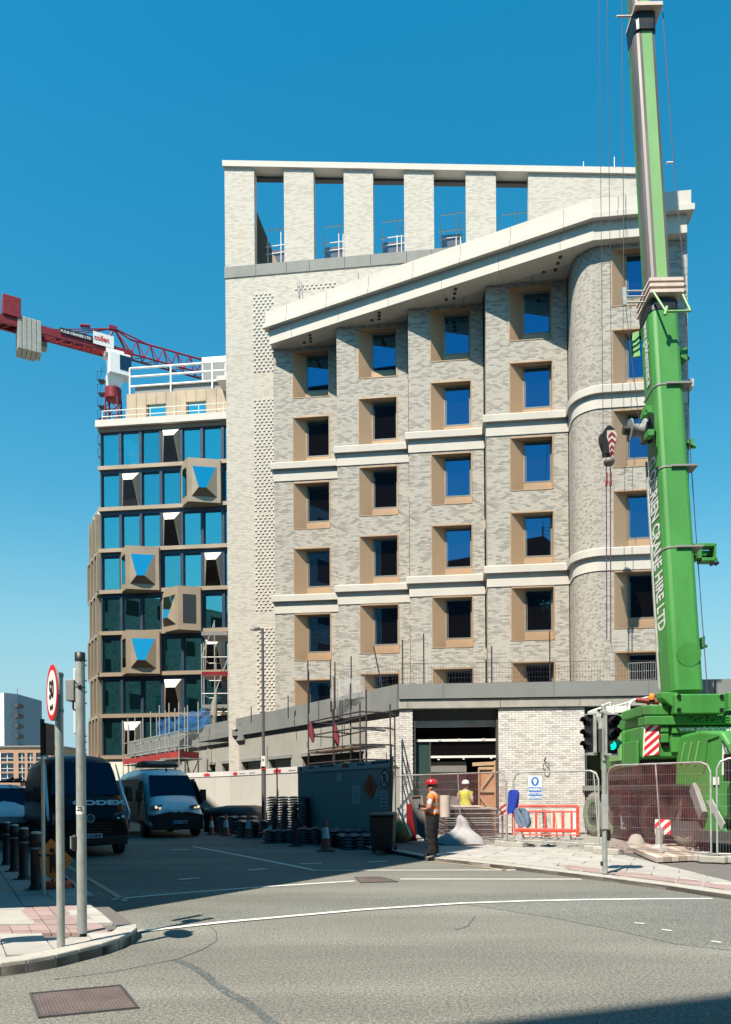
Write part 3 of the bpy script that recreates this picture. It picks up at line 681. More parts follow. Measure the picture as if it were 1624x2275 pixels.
# real bricks
BM = {}
def bmesh_brick(L, ti):
    k = (round(L, 3), ti)
    if k not in BM: o = MB().box(0, L, -.05, .05, 0, .067).build('brick', M['bsingle'][ti], None); BM[k] = o.data; bpy.data.objects.remove(o)
    return BM[k]
rot = Matrix.Rotation(math.atan2(PD.y, PD.x), 4, 'Z'); Mi = wmat(pod).inverted()
rest = [MB() for _ in M['bsingle']]; nb = 0
cells = []
def lay(T, s0, s1, z0, z1, single, d0=-.05, d1=.0):
    global nb
    r = 0; z = z0 + math.floor((z1 - z0) / .075) * .075 - .075
    while z >= z0 - .001:
        s = s0 - (.1125 if r % 2 else 0)
        while s < s1:
            a, b = max(s, s0), min(s + .2175, s1)
            if b - a > .03:
                ti = rnd.choice((0, 0, 1, 2, 3, 4, 1)); dd = rnd.uniform(-.004, .004)
                if single and nb < 295:
                    o = bpy.data.objects.new('brick', bmesh_brick(b - a, ti)); COL.objects.link(o); o.parent = pod; o.matrix_basis = Mi @ Matrix.Translation(T(a, -.05 + dd, z)) @ rot; nb += 1
                else: rest[ti].box(a, b, d0, d1 + dd, z, z + .067, T=T)
            s += .225
        z -= .075; r += 1
lay(TP, sB, sC, .15, 4.36, True)
lay(TP, 0, sA, .15, 4.36, False)
SD = Vector((-.535, .845)).normalized()           # street side of the podium
KL = K0 + SD * 33; TS = frame(KL, -SD); LS = 33.0
def ss(x, y=1640):                                # distance from the far end
    u, v = ray(x, y); d = Vector((u / F, 1.0)); # intersect ray d*t with K0 + SD*q
    det = d.x * (-SD.y) - d.y * (-SD.x); t = (K0.x * (-SD.y) - K0.y * (-SD.x)) / det; q = (d.x * K0.y - d.y * K0.x) / det
    return LS - abs(q)
lay(TS, ss(812), LS - .0, 2.4, 4.15, False)
for k, r in enumerate(rest): r.build('brickwork', M['bsingle'][k], pod, kind='stuff')
# lintels and upstand
lj = [0 - .02, sp(907), sp(1112), sp(1288), sp(1430), sE]
for a, b in zip(lj, lj[1:]): MB().box(a, b - .015, -.35, .07, 4.38, 4.67, T=TP).build('lintel_block', M['concl'], pod)
uj = [0, sp(985), sp(1230), sp(1440), sE]
for a, b in zip(uj, uj[1:]): MB().box(a, b - .01, -.3, .12, 4.70, 5.20, T=TP).build('parapet_panel', M['memb'], pod)
MB().box(-.01, sE, -.3, .05, 4.67, 4.70, T=TP).build('parapet_flashing', M['dgrey'], pod)
uj = [0, 6, 11, 15.5, 20, 24.5, 28, 30.6, LS + .05]
for a, b in zip(uj, uj[1:]): MB().box(a, b - .01, -.3, .12, 4.35 if b > 24 else 4.1, 5.20, T=TS).build('parapet_panel', M['memb'], pod)
so = [(ss(672), ss(806), .6, 3.05), (ss(598), ss(646), .6, 3.05), (ss(538), ss(578), .6, 3.05), (ss(494), ss(518), .6, 3.05), (ss(463), ss(478), .6, 3.05)]
mb = MB(); holes(mb, TS, 0, ss(811.5), 0, 4.4, so); holes(mb, TS, ss(811.5), LS, 0, 2.35, []); holes(mb, TS, ss(811.5), LS, 4.15, 4.4, [])
for h in so:
    for q in (((h[0], 0, h[2]), (h[0], 0, h[3]), (h[0], -.3, h[3]), (h[0], -.3, h[2])), ((h[1], 0, h[2]), (h[1], -.3, h[2]), (h[1], -.3, h[3]), (h[1], 0, h[3])), ((h[0], 0, h[3]), (h[1], 0, h[3]), (h[1], -.3, h[3]), (h[0], -.3, h[3]))): mb.poly([TS(*k) for k in q])
mb.build('street_wall', M['street_wall'], pod, norm=False)
for k, h in enumerate(so):
    w = MB(); w.box(h[0] - .08, h[1] + .08, -.02, .05, h[3], h[3] + .14, T=TS); w.build('window_head', M['conc'], pod)
    f = MB(); f.box(h[0], h[1], -.22, -.18, h[3] - .12, h[3] - .06, T=TS); f.box(h[0], h[1], -.35, -.3, h[2], h[3], T=TS)
    fo = f.build('window', M['white'] if k else M['black'], pod)
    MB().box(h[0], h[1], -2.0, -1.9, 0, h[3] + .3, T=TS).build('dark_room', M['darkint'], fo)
    n = 12; sh = MB(); rr = random.Random(k)
    for (a, b, zt) in (((h[0] + .1, (h[0] + h[1]) / 2, h[3] - .5), ((h[0] + h[1]) / 2 + .05, h[1] - .05, h[3] - .62)) if k else ((h[0] + .9, h[0] + 1.9, 2.5), (h[0] + 2.8, h[0] + 3.6, 2.75))):
        v = []
        for j in range(6):
            for i in range(n + 1):
                v.append(TS(a + (b - a) * i / n + rr.uniform(-.02, .02), -.12 + .06 * math.sin(i * 2.1 + j * .4) + rr.uniform(-.02, .02), zt - (zt - .6) * j / 5 - .12 * abs(math.sin(i * .9)) * (j == 0)))
        sh.add(v, [(j * (n + 1) + i, j * (n + 1) + i + 1, (j + 1) * (n + 1) + i + 1, (j + 1) * (n + 1) + i) for j in range(5) for i in range(n)], smooth=True)
    sh.build('plastic_sheet', M['whnet'], fo, norm=False)
MB().flat([tuple(K0 + Vector((.1, .3))), tuple(pp(1700, 1600) + Vector((0, .3))), tuple(pp(1700, 1600) + Vector((0, 9))), (-6.5, 37.6), tuple(K0 + SD * 33 + Vector((.3, 0)))], 4.35, 4.66).build('roof', M['grey'], pod)
# shopfront
sh = MB(); a, b = sA, sB
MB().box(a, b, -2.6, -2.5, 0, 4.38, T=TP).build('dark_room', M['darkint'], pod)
MB().box(a - .02, b + .02, -1.2, -.30, 3.98, 4.38, T=TP).build('soffit_box', M['dgrey'], pod)
MB().box(a + .08, b - .03, -.36, -.26, 3.76, 3.98, T=TP).build('shutter_box', M['concl'], pod)
def zP(y, x=1010): return PW(x, y, PC, .06).z
fr = MB(); fr.box(a, a + .09, -.35, -.1, 0, 3.98, T=TP); fr.box(b - .07, b, -.35, -.1, 0, 3.98, T=TP); fr.box(sp(954), sp(957), -.35, -.26, 0, zP(1646), T=TP)
shop = fr.build('shopfront', M['dgrey'], pod)
tm = MB(); tm.box(a + .12, b - .07, -.36, -.25, zP(1646), zP(1641), T=TP); tm.box(sp(957), b - .07, -.36, -.25, zP(1683), zP(1678), T=TP)
for x, y in ((975, 1641), (1018, 1640), (1073, 1640), (972, 1685), (1028, 1684), (1090, 1683)): tm.box(sp(x), sp(x) + .07, -.27, -.23, zP(y) - .04, zP(y), T=TP)
tm.build('transom', M['white'], shop)
MB().box(sp(957), b - .07, -.33, -.31, zP(1678), zP(1646), T=TP).build('pane', M['dglass'], shop)
MB().box(sp(923), sp(954), -.33, -.31, .1, zP(1648), T=TP).build('pane', M['sglass'] if 'sglass' in M else M['dglass'], shop)
MB().box(sp(957), sp(1040), -1.0, -.95, .1, zP(1690), T=TP).build('dust_sheet', M['grey'], shop)
dr = MB(); dr.box(sp(1066), sp(1101), -.32, -.28, .1, zP(1706), T=TP); door = dr.build('door', M['door'], shop)
tb = MB()
def bar(x0, y0, x1, y1, w=.09): tb.beam(TP(sp(x0), -.25, zP(y0)), TP(sp(x1), -.25, zP(y1)), .04, w)
bar(1064, 1707, 1102, 1707); bar(1064, 1758, 1102, 1758); bar(1064, 1706, 1064, 1860); bar(1100, 1690, 1100, 1860); bar(1066, 1756, 1099, 1712); bar(1066, 1768, 1099, 1812); bar(1104, 1690, 1104, 1860, .12)
bar(1050, 1698, 1102, 1696, .12)
tb.build('brace', M['wood'], door)
MB().box(sC + .02, sC + 4.4, -.32, -.28, .3, 4.36, T=TP).build('pane', M['dglass'], pod)
MB().box(sC, sC + .09, -.3, -.06, .2, 4.37, T=TP).build('window_frame', M['dgrey'], pod)
lp_ = TP(sp(1208), .03, zP(1692)); mb = MB(); ring = [lp_ + Vector((math.sin(t) * .10 + .05, -.06, -.22 + math.cos(t) * .16)) for t in [i * .7 for i in range(9)]]
mb.path([TP(sp(1212), .0, zP(1683)), lp_] + ring, .012, 5); mb.build('cable_loop', M['black'], pod)
mb = MB(); mb.path([TP(sp(904), .02, zP(1690)), TP(sp(902), .05, zP(1710)), TP(sp(896), .05, zP(1730)), TP(sp(892), .06, zP(1750))], .008, 5); mb.path([TP(sp(905), .02, zP(1690)), TP(sp(905), .06, zP(1722)), TP(sp(897), .05, zP(1745))], .008, 5); mb.build('loose_cable', M['redp'], pod)
# ------------------------------------------------------------------ glass block down the street
gb = thing('glass_building', (-15, 62, 0), 'dark glass and bronze office block with faceted projecting bay windows, left of the brick tower', 'building')
GC = 58.6; g0 = PW(225, 1300, GC); G0 = Vector((g0.x, g0.y)); TG = frame(G0, WD)
def sg_(x, y=1300): p = PW(x, y, GC); return (Vector((p.x, p.y)) - G0).dot(WD)
MW = sg_(497) / 6.0; GZ0, GH = 4.62, 3.283; gR = MW * 7.2
def zrow(r): return GZ0 + (7 - r) * GH
lay_ = {0: 'ggghgg', 1: 'ghggB-', 2: 'ggghgg', 3: 'gB-ggh', 4: 'gggC-g', 5: 'gB-ggh', 6: 'ggghgg', 7: 'ghgggg'}
MB().box(0, gR, -14, -5.0, 0, 31, T=TG).build('core_wall', M['grey'], gb)
MB().box(-.02, .12, -5, -.3, GZ0, 31, T=TG).build('side_glazing', M['bglass'], gb)
for r in range(8):
    z0 = GZ0 + (7 - r) * GH; MB().box(.1, gR, -5, -.3, z0 - .3, z0 - .08, T=TG).build('floor_slab', M['dgrey'], gb)
    MB().box(.42, .62, -1.3, -1.1, z0 - .08, z0 + GH - .66, T=TG).build('inner_column', M['white'], gb)
    for c in range(6):
        if rnd.random() < .75:
            q = MB(); a_, b_ = c * MW + rnd.uniform(.2, .7), (c + 1) * MW - rnd.uniform(.05, .3)
            for h in (.35, .75): q.tube(TG(a_, -.8, z0 + h), TG(b_, -.8, z0 + h), .035, 5)
            q.tube(TG((a_ + b_) / 2, -.8, z0), TG((a_ + b_) / 2, -.8, z0 + 1.25), .03, 5); q.build('inner_guard_rail', M['white'], gb)
MB().box(-.05, gR, -14, .1, 0, GZ0 - .45, T=TG).build('base_wall', M['creamp'], gb)
pan = [None, None]
for r in range(8):
    z0 = zrow(r); z1 = z0 + GH
    MB().box(-.12, gR, -1.3, .22, z0 - .36 + (.0), z0 - .06, T=TG).build('floor_edge', M['tanl'], gb)
    MB().box(0, gR, -.5, .02, z1 - .66, z1 - .36, T=TG).build('spandrel', M['navy'], gb)
    for c in range(8):
        m = MB(); m.box(c * MW - .11 if c else 0, c * MW + .11, -.25, .06, z0 - .06, z1 - .66, T=TG); m.build('mullion', M['navy'], gb)
    for c in range(7):
        k = lay_[r][c] if c < 6 else 'g'; s0, s1 = c * MW + .11, (c + 1) * MW - .11; zb, zt = z0 - .06, z1 - .66
        if k in 'g-BC':
            lower = r >= 5 or (r == 4 and c in (1, 2))
            f = MB(); f.box(s0, s0 + .06, -.2, -.05, zb, zt, T=TG); f.box(s1 - .06, s1, -.2, -.05, zb, zt, T=TG); f.box(s0, s1, -.2, -.05, zt - .07, zt, T=TG); f.box(s0, s1, -.2, -.04, zb, zb + .09, T=TG)
            fo = f.build('window', M['navy'], gb)
            t1 = rnd.uniform(-.012, .012); t2 = rnd.uniform(-.012, .012)
            MB().prism([TG(s0, -.16, zb), TG(s1, -.16 + t1, zb), TG(s1, -.2 + t1, zb), TG(s0, -.2, zb)], [TG(s0, -.16 + t2, zt), TG(s1, -.16 + t1 + t2, zt), TG(s1, -.2 + t1 + t2, zt), TG(s0, -.2 + t2, zt)]).build('pane', rnd.choice(M['cg']), fo)
        if k == 'h':
            a, b = s0 + .02, s1 - .02; D = .55; ia, ib, it = a + .33, b - .33, zt - .72
            A = [TG(a, .02, zb), TG(b, .02, zb), TG(b, .02, zt), TG(a, .02, zt)]; B = [TG(a + .06, .06, zb + .05), TG(b - .06, .06, zb + .05), TG(ib, D, it), TG(ia, D, it)]
            m = MB(); m.poly([A[3], A[2], B[2], B[3]]); w = m.build('window', M['creamp'], gb, norm=False)  # top facet in cream: its sunlit brightness is put into the colour
            for nmx, q in (('side_facet', [A[0], A[3], B[3], B[0]]), ('side_facet', [A[1], B[1], B[2], A[2]]), ('bottom_facet', [A[0], B[0], B[1], A[1]])): MB().poly(q).build(nmx, M['tanl'], w, norm=False)
            MB().poly(B).build('pane', M['hglass'], w, norm=False)
        if k in 'BC':
            a, b = c * MW - .05, (c + 2) * MW - .06; D = 1.15; rs = a + (b - a) * (.29 if k == 'B' else .53); zb2, zt2 = z0 - .28, z1 - .18
            def L3(u, side, z, o=0):           # point on the left or right face, u 0..1 along it
                if side == 'L': s, d = a + (rs - a) * u, D * u
                else: s, d = rs + (b - rs) * u, D * (1 - u * .62)
                return TG(s, d + o, z)
            m = MB()
            m.prism([TG(a, -.3, zb2), TG(a, .02, zb2), TG(rs, D, zb2), TG(b, D * .38, zb2), TG(b, -.3, zb2)], [TG(a, -.3, zt2), TG(a, .02, zt2), TG(rs, D, zt2), TG(b, D * .38, zt2), TG(b, -.3, zt2)])
            bx = m.build('projecting_bay', M['tanl'], gb)
            for side in 'LR':
                big = (side == 'R') == (k == 'B')
                u0, u1 = (.12, .88) if big else (.22, .80); hz0, hz1 = zb2 + .55, zt2 - .62
                if not big:
                    q = [L3(u0, side, hz0, .03), L3(u1, side, hz0, .03), L3(u1, side, hz1, .03), L3(u0, side, hz1, .03)]
                    MB().poly(q).build('pane', M['dglass'] if k == 'C' else M['bglass'], bx, norm=False)
                else:
                    hz0 -= .12; ua, ub = u0 + .26, u1 - .26
                    if k == 'C': ua, ub = u0 + .08, u0 + .36
                    O = [L3(u0, side, hz0, .02), L3(u1, side, hz0, .02), L3(u1, side, hz1, .02), L3(u0, side, hz1, .02)]
                    I = [L3(ua, side, hz0 + .55, .42), L3(ub, side, hz0 + .55, .42), L3(u1 - .02, side, hz1 - .04, .05), L3(u0 + .02, side, hz1 - .04, .05)]
                    MB().poly([O[0], O[1], I[1], I[0]]).build('bottom_facet', M['tand'], bx, norm=False)  # dark bronze puts the shade of this downward facet into its colour
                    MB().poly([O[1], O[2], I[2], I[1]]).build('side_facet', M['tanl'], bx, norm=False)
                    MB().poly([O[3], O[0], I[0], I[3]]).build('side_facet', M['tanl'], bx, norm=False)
                    MB().poly(I).build('pane', M['bglass'], bx, norm=False)
        if r >= 1 and k == 'g' and False: pass
# parapet, terrace rail, penthouse
MB().box(-.25, gR, -1.5, .35, 30.62, 31.15, T=TG).build('parapet', M['stone'], gb)
MB().box(-.1, gR, -1.3, .1, 30.25, 30.62, T=TG).build('floor_edge', M['tand'], gb)
def railing(T, s0, s1, d, z0, hs, n, r, m, parent, name='railing'):
    mb = MB()
    for h in hs: mb.tube(T(s0, d, z0 + h), T(s1, d, z0 + h), r, 5)
    for i in range(n + 1): s = s0 + (s1 - s0) * i / n; mb.tube(T(s, d, z0), T(s, d, z0 + max(hs)), r, 5)
    return mb.build(name, m, parent)
railing(TG, .1, gR, -.2, 31.1, (.55, 1.0), 6, .035, M['creamp'], gb)
ps0, ps1 = sg_(258, 900), sg_(487, 900); n = 10
wb_ = [(2, 3.95, 33.6), (6, 7.95, 33.6)]
for i in range(n):
    a, b = ps0 + (ps1 - ps0) * i / n, ps0 + (ps1 - ps0) * (i + 1) / n; lo = 31.1
    if i in (2, 3, 6, 7): lo = 33.35
    MB().box(a, b - .03, -2.4, -2.0, lo, 34.3, T=TG).build('cladding_panel', M['tanl'], gb)
for i in (2, 6):
    a, b = ps0 + (ps1 - ps0) * (i + .1) / n, ps0 + (ps1 - ps0) * (i + 1.9) / n
    w = MB(); w.box(a - .1, a, -2.3, -2.05, 31.1, 33.35, T=TG); w.box(b, b + .1, -2.3, -2.05, 31.1, 33.35, T=TG); wo = w.build('window', M['tand'], gb)
    MB().box(a, b, -2.3, -2.2, 31.1, 33.35, T=TG).build('pane', M['bglass'], wo)
MB().box(ps0, gR, -12, -2.41, 31.0, 34.2, T=TG).build('penthouse_wall', M['tand'], gb)
MB().box(ps1 - .3, gR, -4, -.3, 34.0, 34.35, T=TG).build('roof', M['stone'], gb)
MB().box(ps0 + .6, gR, -10, -2.3, 34.3, 35.1, T=TG).build('plant_deck', M['memb'], gb)
railing(TG, sg_(263, 850), gR, -2.2, 34.3, (.7, 1.5, 2.2), 3, .09, M['white'], gb, 'roof_railing')
ac = MB(); ac.box(sg_(408, 850), sg_(470, 850), -6, -4.4, 35.1, 38.3, T=TG); aco = ac.build('plant_unit', M['white'], gb, bevel=.08)
MB().box(sg_(412, 850), sg_(462, 850), -4.4, -4.35, 35.9, 37.9, T=TG).build('louvre', M['grey'], aco)
# lower wing with fins running away down the street
fn = thing('finned_building', (-23, 70, 0), 'bronze finned apartment wing behind the left edge of the glass block', 'building')
LD = Vector((-.50, .866)).normalized(); FL = 4.0; W0 = G0 + Vector((-.2, .4)); W1 = W0 + LD * FL; TL = frame(W1, -LD)
MB().box(0, FL, -9, -.9, GZ0 - .5, 23.6, T=TL).build('wall', M['bglass'], fn); MB().box(0, FL, -9, -.1, 0, GZ0 - .5, T=TL).build('base_wall', M['creamp'], fn)
for r in range(8):
    z = GZ0 + r * GH - .3
    if z < 24: MB().box(-.1, FL, -.9, .25, z, z + .28, T=TL).build('floor_edge', M['tanl'], fn)
    nf = 3
    for i in range(nf + 1):
        s = FL * i / nf + (.9 if r % 2 else 0)
        if s < FL + .1 and z < 22: MB().box(s - .12, s + .12, -.9, .3, z + .28, z + GH, T=TL).build('fin', M['tanl'], fn)
railing(TL, 0, FL, -.2, 23.8, (.6, 1.1), 8, .05, M['creamp'], fn)

# ------------------------------------------------------------------ far buildings
ob = thing('brick_block', P(60, 1757, 120), 'orange brick apartment block with rows of dark windows behind the black van', 'building')
Y = 120; TO = frame((P(-60, 1700, Y).x, Y), (1, .0)); lx = P(128, 1700, Y).x - P(-60, 1700, Y).x
M['obrick'] = brick('orange_brick', (.38, .21, .13), (.48, .28, .18), (.45, .30, .2), .2)
hh = []; zt = [P(60, 1683, Y).z, P(60, 1706, Y).z, P(60, 1728, Y).z]
def so_(x): return P(x, 1700, Y).x - P(-60, 1700, Y).x
for z in zt:
    for a, b in ((-30, -8), (0, 30), (41, 55), (61, 73), (80, 108)): hh.append((so_(a), so_(b), z - .55, z + .75))
mb = MB(); holes(mb, TO, 0, lx, -1, P(60, 1660, Y).z, hh); mb.poly([TO(lx, 0, -1), TO(lx, -12, -1), TO(lx, -12, P(60, 1656, Y).z), TO(lx, 0, P(60, 1656, Y).z)])
mb.build('wall', M['obrick'], ob, norm=False)
for h in hh:
    w = MB().box(h[0], h[1], -.3, -.25, h[2], h[3], T=TO).build('window', M['dglass'], ob); mb = MB(); mb.box((h[0] + h[1]) / 2 - .05, (h[0] + h[1]) / 2 + .05, -.25, -.18, h[2], h[3], T=TO); mb.box(h[0], h[1], -.25, -.18, h[2] + .45, h[2] + .53, T=TO); mb.build('frame', M['white'], w)
MB().box(-.2, lx + .2, -12, .2, P(60, 1660, Y).z, P(60, 1656.5, Y).z, T=TO).build('roof', M['grey'], ob)
tw = thing('white_tower', P(20, 1757, 220), 'pale tower block with small balconies on its right side at the far left edge', 'building')
a, b, c = P(-40, 1600, 220), P(9, 1600, 220), P(28, 1600, 220); zt = P(10, 1539, 220).z
MB().flat([(a.x, 224), (b.x, 220), (b.x, 240), (a.x, 240)], -1, zt).build('wall', M['white'], tw)
MB().flat([(b.x + .02, 220), (c.x, 223), (c.x, 240), (b.x + .02, 240)], -1, zt).build('wall', M['shadew'] if 'shadew' in M else M['grey'], tw)  # right side in blue-grey, its shade painted in
for k in range(12):
    z = zt - 4 - k * 2.95; q = MB(); q.box(c.x - .3, c.x + 1.0, 221.5, 225, z, z + .2); q.box(c.x + .9, c.x + 1.0, 221.5, 225, z + .2, z + 1.1); q.box(c.x - .3, c.x + 1.0, 221.5, 221.6, z + .2, z + 1.1); q.build('balcony', M['dgrey'], tw)
MB().box(a.x + 1, a.x + 1.4, 226, 226.4, zt, zt + 2).box(b.x + 1, b.x + 1.2, 226, 226.2, zt, zt + 2).build('mast', M['grey'], tw)
lb = thing('low_building', P(150, 1757, 130), 'small dark roofed building between the two poles above the black van', 'building')
q = P(140, 1676, 130); q2 = P(163, 1676, 130); MB().box(q.x, q2.x, 130, 138, -1, q.z).build('wall', M['obrick'], lb); MB().box(q.x + .2, q2.x - .3, 130.5, 137, q.z, q.z + .5).build('roof', M['dgrey'], lb)

M['darkb'] = brick('dark_brick', (.05, .035, .03), (.08, .055, .045), (.06, .05, .045), .1)
# ------------------------------------------------------------------ buildings beside and behind the viewer (some shade the street, others only darken window reflections)
def plainblock(name, pts, z0, z1, label, storeys=6, m='bay', top=None):
    t = thing(name, (*pts[0], 0), label, 'building'); mb = MB(); mb.flat(ccw(pts), z0, z1); mb.build('wall', M[m], t)
    pts = ccw(pts); 
    for a, b in zip(pts, pts[1:] + pts[:1]):
        a, b = Vector(a), Vector(b); L = (b - a).length
        if L < 6: continue
        T = frame(a, b - a); n = int(L / 3.2); sh = (z1 - z0) / storeys; w = MB()
        for r in range(storeys):
            for i in range(n): s = (i + .5) * L / n; w.box(s - .7, s + .7, .0, .02, z0 + r * sh + .8, z0 + r * sh + sh - .7, T=T)
        w.build('window_row', M['black'], t, kind='stuff')
    return t
tip = G(244, 2009, .12); Q = Vector((tip.x, tip.y)) - Vector((SH.x, SH.y)) * ((4 - .12) / TE)
FD = Vector((-.97, -.22)).normalized(); nearL = 9.6
qa, qb = Q + ST * 0, Q + ST * nearL
HN, HF = 23.3, 21.2
t = plainblock('street_building', [tuple(Q), tuple(qb), tuple(qb + FD * 14), tuple(Q + FD * 14)], 4, HN, 'tall brick block overhanging the left pavement beside the viewer', 6, 'bay')
Qi = Q + FD * 1.5 + ST * 1.5
MB().flat(ccw([tuple(Qi), tuple(qb + FD * 1.5), tuple(qb + FD * 13), tuple(Qi + FD * 11)]), 0, 4).build('ground_floor', M['dglass'], t)
for k in range(3): p = Q + FD * (1 + 5.5 * k) + ST * .8; MB().box(p.x - .25, p.x + .25, p.y - .25, p.y + .25, 0, 4).build('column', M['concl'], t)
plainblock('street_building', [tuple(qb + ST * .02), tuple(qb + ST * 60), tuple(qb + ST * 60 + FD * 14), tuple(qb + FD * 14 + ST * .02)], 0, HF, 'long brick block lining the left side of the street', 7, 'bay')
b0, b1 = G(1030, 2275), G(1624, 2207); HB = 23.0; off = Vector((SH.x, SH.y)) * (HB / TE); e0 = Vector((b0.x, b0.y)) - off; e1 = Vector((b1.x, b1.y)) - off; ed = (e1 - e0).normalized(); en = Vector((ed.y, -ed.x))
plainblock('rear_building', [tuple(e0 - ed * 7), tuple(e0 + ed * 15.5), tuple(e0 + ed * 15.5 + en * 12), tuple(e0 - ed * 7 + en * 12)], 0, HB, 'brick block standing behind the viewer', 7, 'darkb')
plainblock('rear_building', [(9.5, -12), (34, -12), (34, -24), (9.5, -24)], 0, 21.5, 'lower dark brick block added behind and to the right of the viewer for window reflections', 6, 'darkb')  # unseen block added to darken the reflections in the right-hand windows
plainblock('reflected_tower', [(-38, -40), (-12, -40), (-12, -60), (-38, -60)], 0, 63, 'dark tower added far behind the viewer for window reflections', 16, 'darkb')  # unseen tower added, its height set to darken window reflections

# ------------------------------------------------------------------ tower crane
tc = thing('tower_crane', (-33.2, 101.9, 0), 'red lattice tower crane with white cab and concrete counterweights turning above the glass block', 'crane')
mC = Vector((-33.2, 101.9)); JD = Vector((.87, .50)).normalized(); JN = Vector((JD.y, -JD.x))
TJ = lambda s, d, z: Vector((mC.x + JD.x * s + JN.x * d, mC.y + JD.y * s + JN.y * d, z))
z0 = P(250, 783, 102).z
def lattice(mb, T, s0, s1, zb, zt, hw, n, r, tri=True):
    st = (s1 - s0) / n
    for d in (-hw, hw): mb.tube(T(s0, d, zb), T(s1, d, zb), r * 1.5, 5)
    mb.tube(T(s0, 0, zt), T(s1 - st * .5, 0, zt), r * 1.6, 5)
    for i in range(n):
        a, m_, b = s0 + i * st, s0 + (i + .5) * st, s0 + (i + 1) * st
        for d in (-hw, hw): mb.tube(T(a, d, zb), T(m_, 0, zt), r, 4); mb.tube(T(m_, 0, zt), T(b, d, zb), r, 4)
        mb.tube(T(a, -hw, zb), T(b, hw, zb), r * .8, 4); mb.tube(T(a, -hw, zb), T(a, hw, zb), r * .8, 4)
mb = MB(); lattice(mb, TJ, 2.2, 26, z0, z0 + 2.3, .75, 13, .085); jb = mb.build('jib', M['purple'], tc)
mb = MB(); 
for d in (-.8, .8): mb.beam(TJ(-16.5, d, z0 - .1), TJ(2.4, d, z0 - .1), .3, .9 if d > 0 else .8)
for k in range(14): mb.beam(TJ(-16 + k * 1.3, -.8, z0 - .35), TJ(-16 + (k + .9) * 1.3, .8, z0 - .35), .15, .15)
mb.build('counter_jib', M['redp'], tc)
ap = TJ(.2, 0, z0 + 3.2)
mb = MB()
for s, d in ((-1.2, -.8), (-1.2, .8), (2.4, -.7), (2.4, .7)): mb.tube(TJ(s, d, z0), ap, .13, 5)
mb.tube(ap, TJ(2.3, 0, z0 + 2.3), .12, 5); mb.tube(ap, TJ(4.8, 0, z0 + 2.3), .10, 5); mb.box(-.5, .5, -.3, .3, z0 + 2.9, z0 + 3.4, T=TJ)
mb.build('tower_head', M['purple'], tc)
mb = MB()
for s in (-6.0, -7.3): 
    for d in (-.5, .5): mb.tube(ap, TJ(s, d, z0 + .6), .07, 5)
mb.tube(TJ(-4.2, .4, z0 + 2.05), TJ(-3.0, .4, z0 + 2.35), .22, 6)
mb.build('tie_bar', M['purple'], tc)
mb = MB()
for h in (.9, 1.5): mb.tube(TJ(-15, -.95, z0 + h), TJ(-2, -.95, z0 + h), .03, 4)
for k in range(9): mb.tube(TJ(-15 + 1.6 * k, -.95, z0 + .3), TJ(-15 + 1.6 * k, -.95, z0 + 1.5), .03, 4)
mb.build('handrail', M['purple'], tc)
for k in range(5):
    s = -11.7 + .56 * k; q = MB(); q.box(s, s + .52, -1.5 if k < 4 else -1.0, 1.0, z0 - 3.2 + .0, z0 + .9, T=TJ); q.build('counterweight', M['concl'], tc, bevel=.06)
for k in range(2): s = -8.9 + .45 * k; MB().box(s, s + .45, -2.3, -1.1, z0 - 1.2, z0 + 1.2, T=TJ).build('counterweight', M['concl'], tc, bevel=.05)
q = MB(); q.box(-13.4, -11.3, -.7, 1.1, z0 + .5, z0 + 3.0, T=TJ); q.build('winch_housing', M['redp'], tc, bevel=.06)
q = MB(); q.lathe([(.7, -.8), (.7, .8)], c=tuple(TJ(-14.6, 0, z0 + 1.2)), ax='x', n=14); q.beam(TJ(-15.5, .5, z0 - .1), TJ(-13.4, .5, z0 - .1), .5, .8); q.build('winch_drum', M['redp'], tc)
# sign boards
def plate(T, s0, s1, d, z0_, z1_, m, parent, name='sign_board', th=.06): return MB().box(s0, s1, d, d + th, z0_, z1_, T=T).build(name, m, parent)
x3 = Vector((JD.x, JD.y, 0))
plate(TJ, -6.75, -2.75, 1.0, z0 + .05, z0 + .75, M['black'], tc)
text('P.O.B CRANES LTD', 'sign_lettering', tc, TJ(-6.65, 1.08, z0 + .2), x3, (0, 0, 1), .33, M['white'], wide=.95, bold=.012)
plate(TJ, -2.7, -.1, 1.05, z0 - .15, z0 + 1.45, M['white'], tc)
text('collen', 'sign_lettering', tc, TJ(-2.6, 1.13, z0 + .4), x3, (0, 0, 1), .72, M['rededge'], wide=.80, bold=.03)
# cab and slewing ring
q = MB(); cb = [(0.1, -.9), (3.3, -.9), (3.3, 0), (2.6, .0)]
q.box(-.8, 2.0, -.2, 1.6, z0 - 3.6, z0 - .7, T=TJ); cabo = q.build('cab', M['white'], tc, bevel=.12)
MB().box(.55, 2.04, .15, 1.64, z0 - 2.9, z0 - 1.0, T=TJ).build('cab_window', M['dglass'], cabo)
q = MB(); q.prism([TJ(-1, -1, z0 - 3.6), TJ(1.2, -1, z0 - 3.6), TJ(1.2, 1.2, z0 - 3.6), TJ(-1, 1.2, z0 - 3.6)], [TJ(-.8, -.8, z0 - 5.0), TJ(.8, -.8, z0 - 5.0), TJ(.8, .8, z0 - 5.0), TJ(-.8, .8, z0 - 5.0)]); q.box(-1.1, 1.2, -1.1, 1.1, z0 - .8, z0 - .2, T=TJ); q.build('slewing_frame', M['white'], tc)
q = MB(); q.lathe([(1.1, z0 - 6.4), (1.1, z0 - 5.0)], c=(mC.x, mC.y, 0), n=12); q.build('slewing_ring', M['redp'], tc)
q = MB(); h = .8
TM = lambda x, y, z: Vector((mC.x + x, mC.y + y, z))
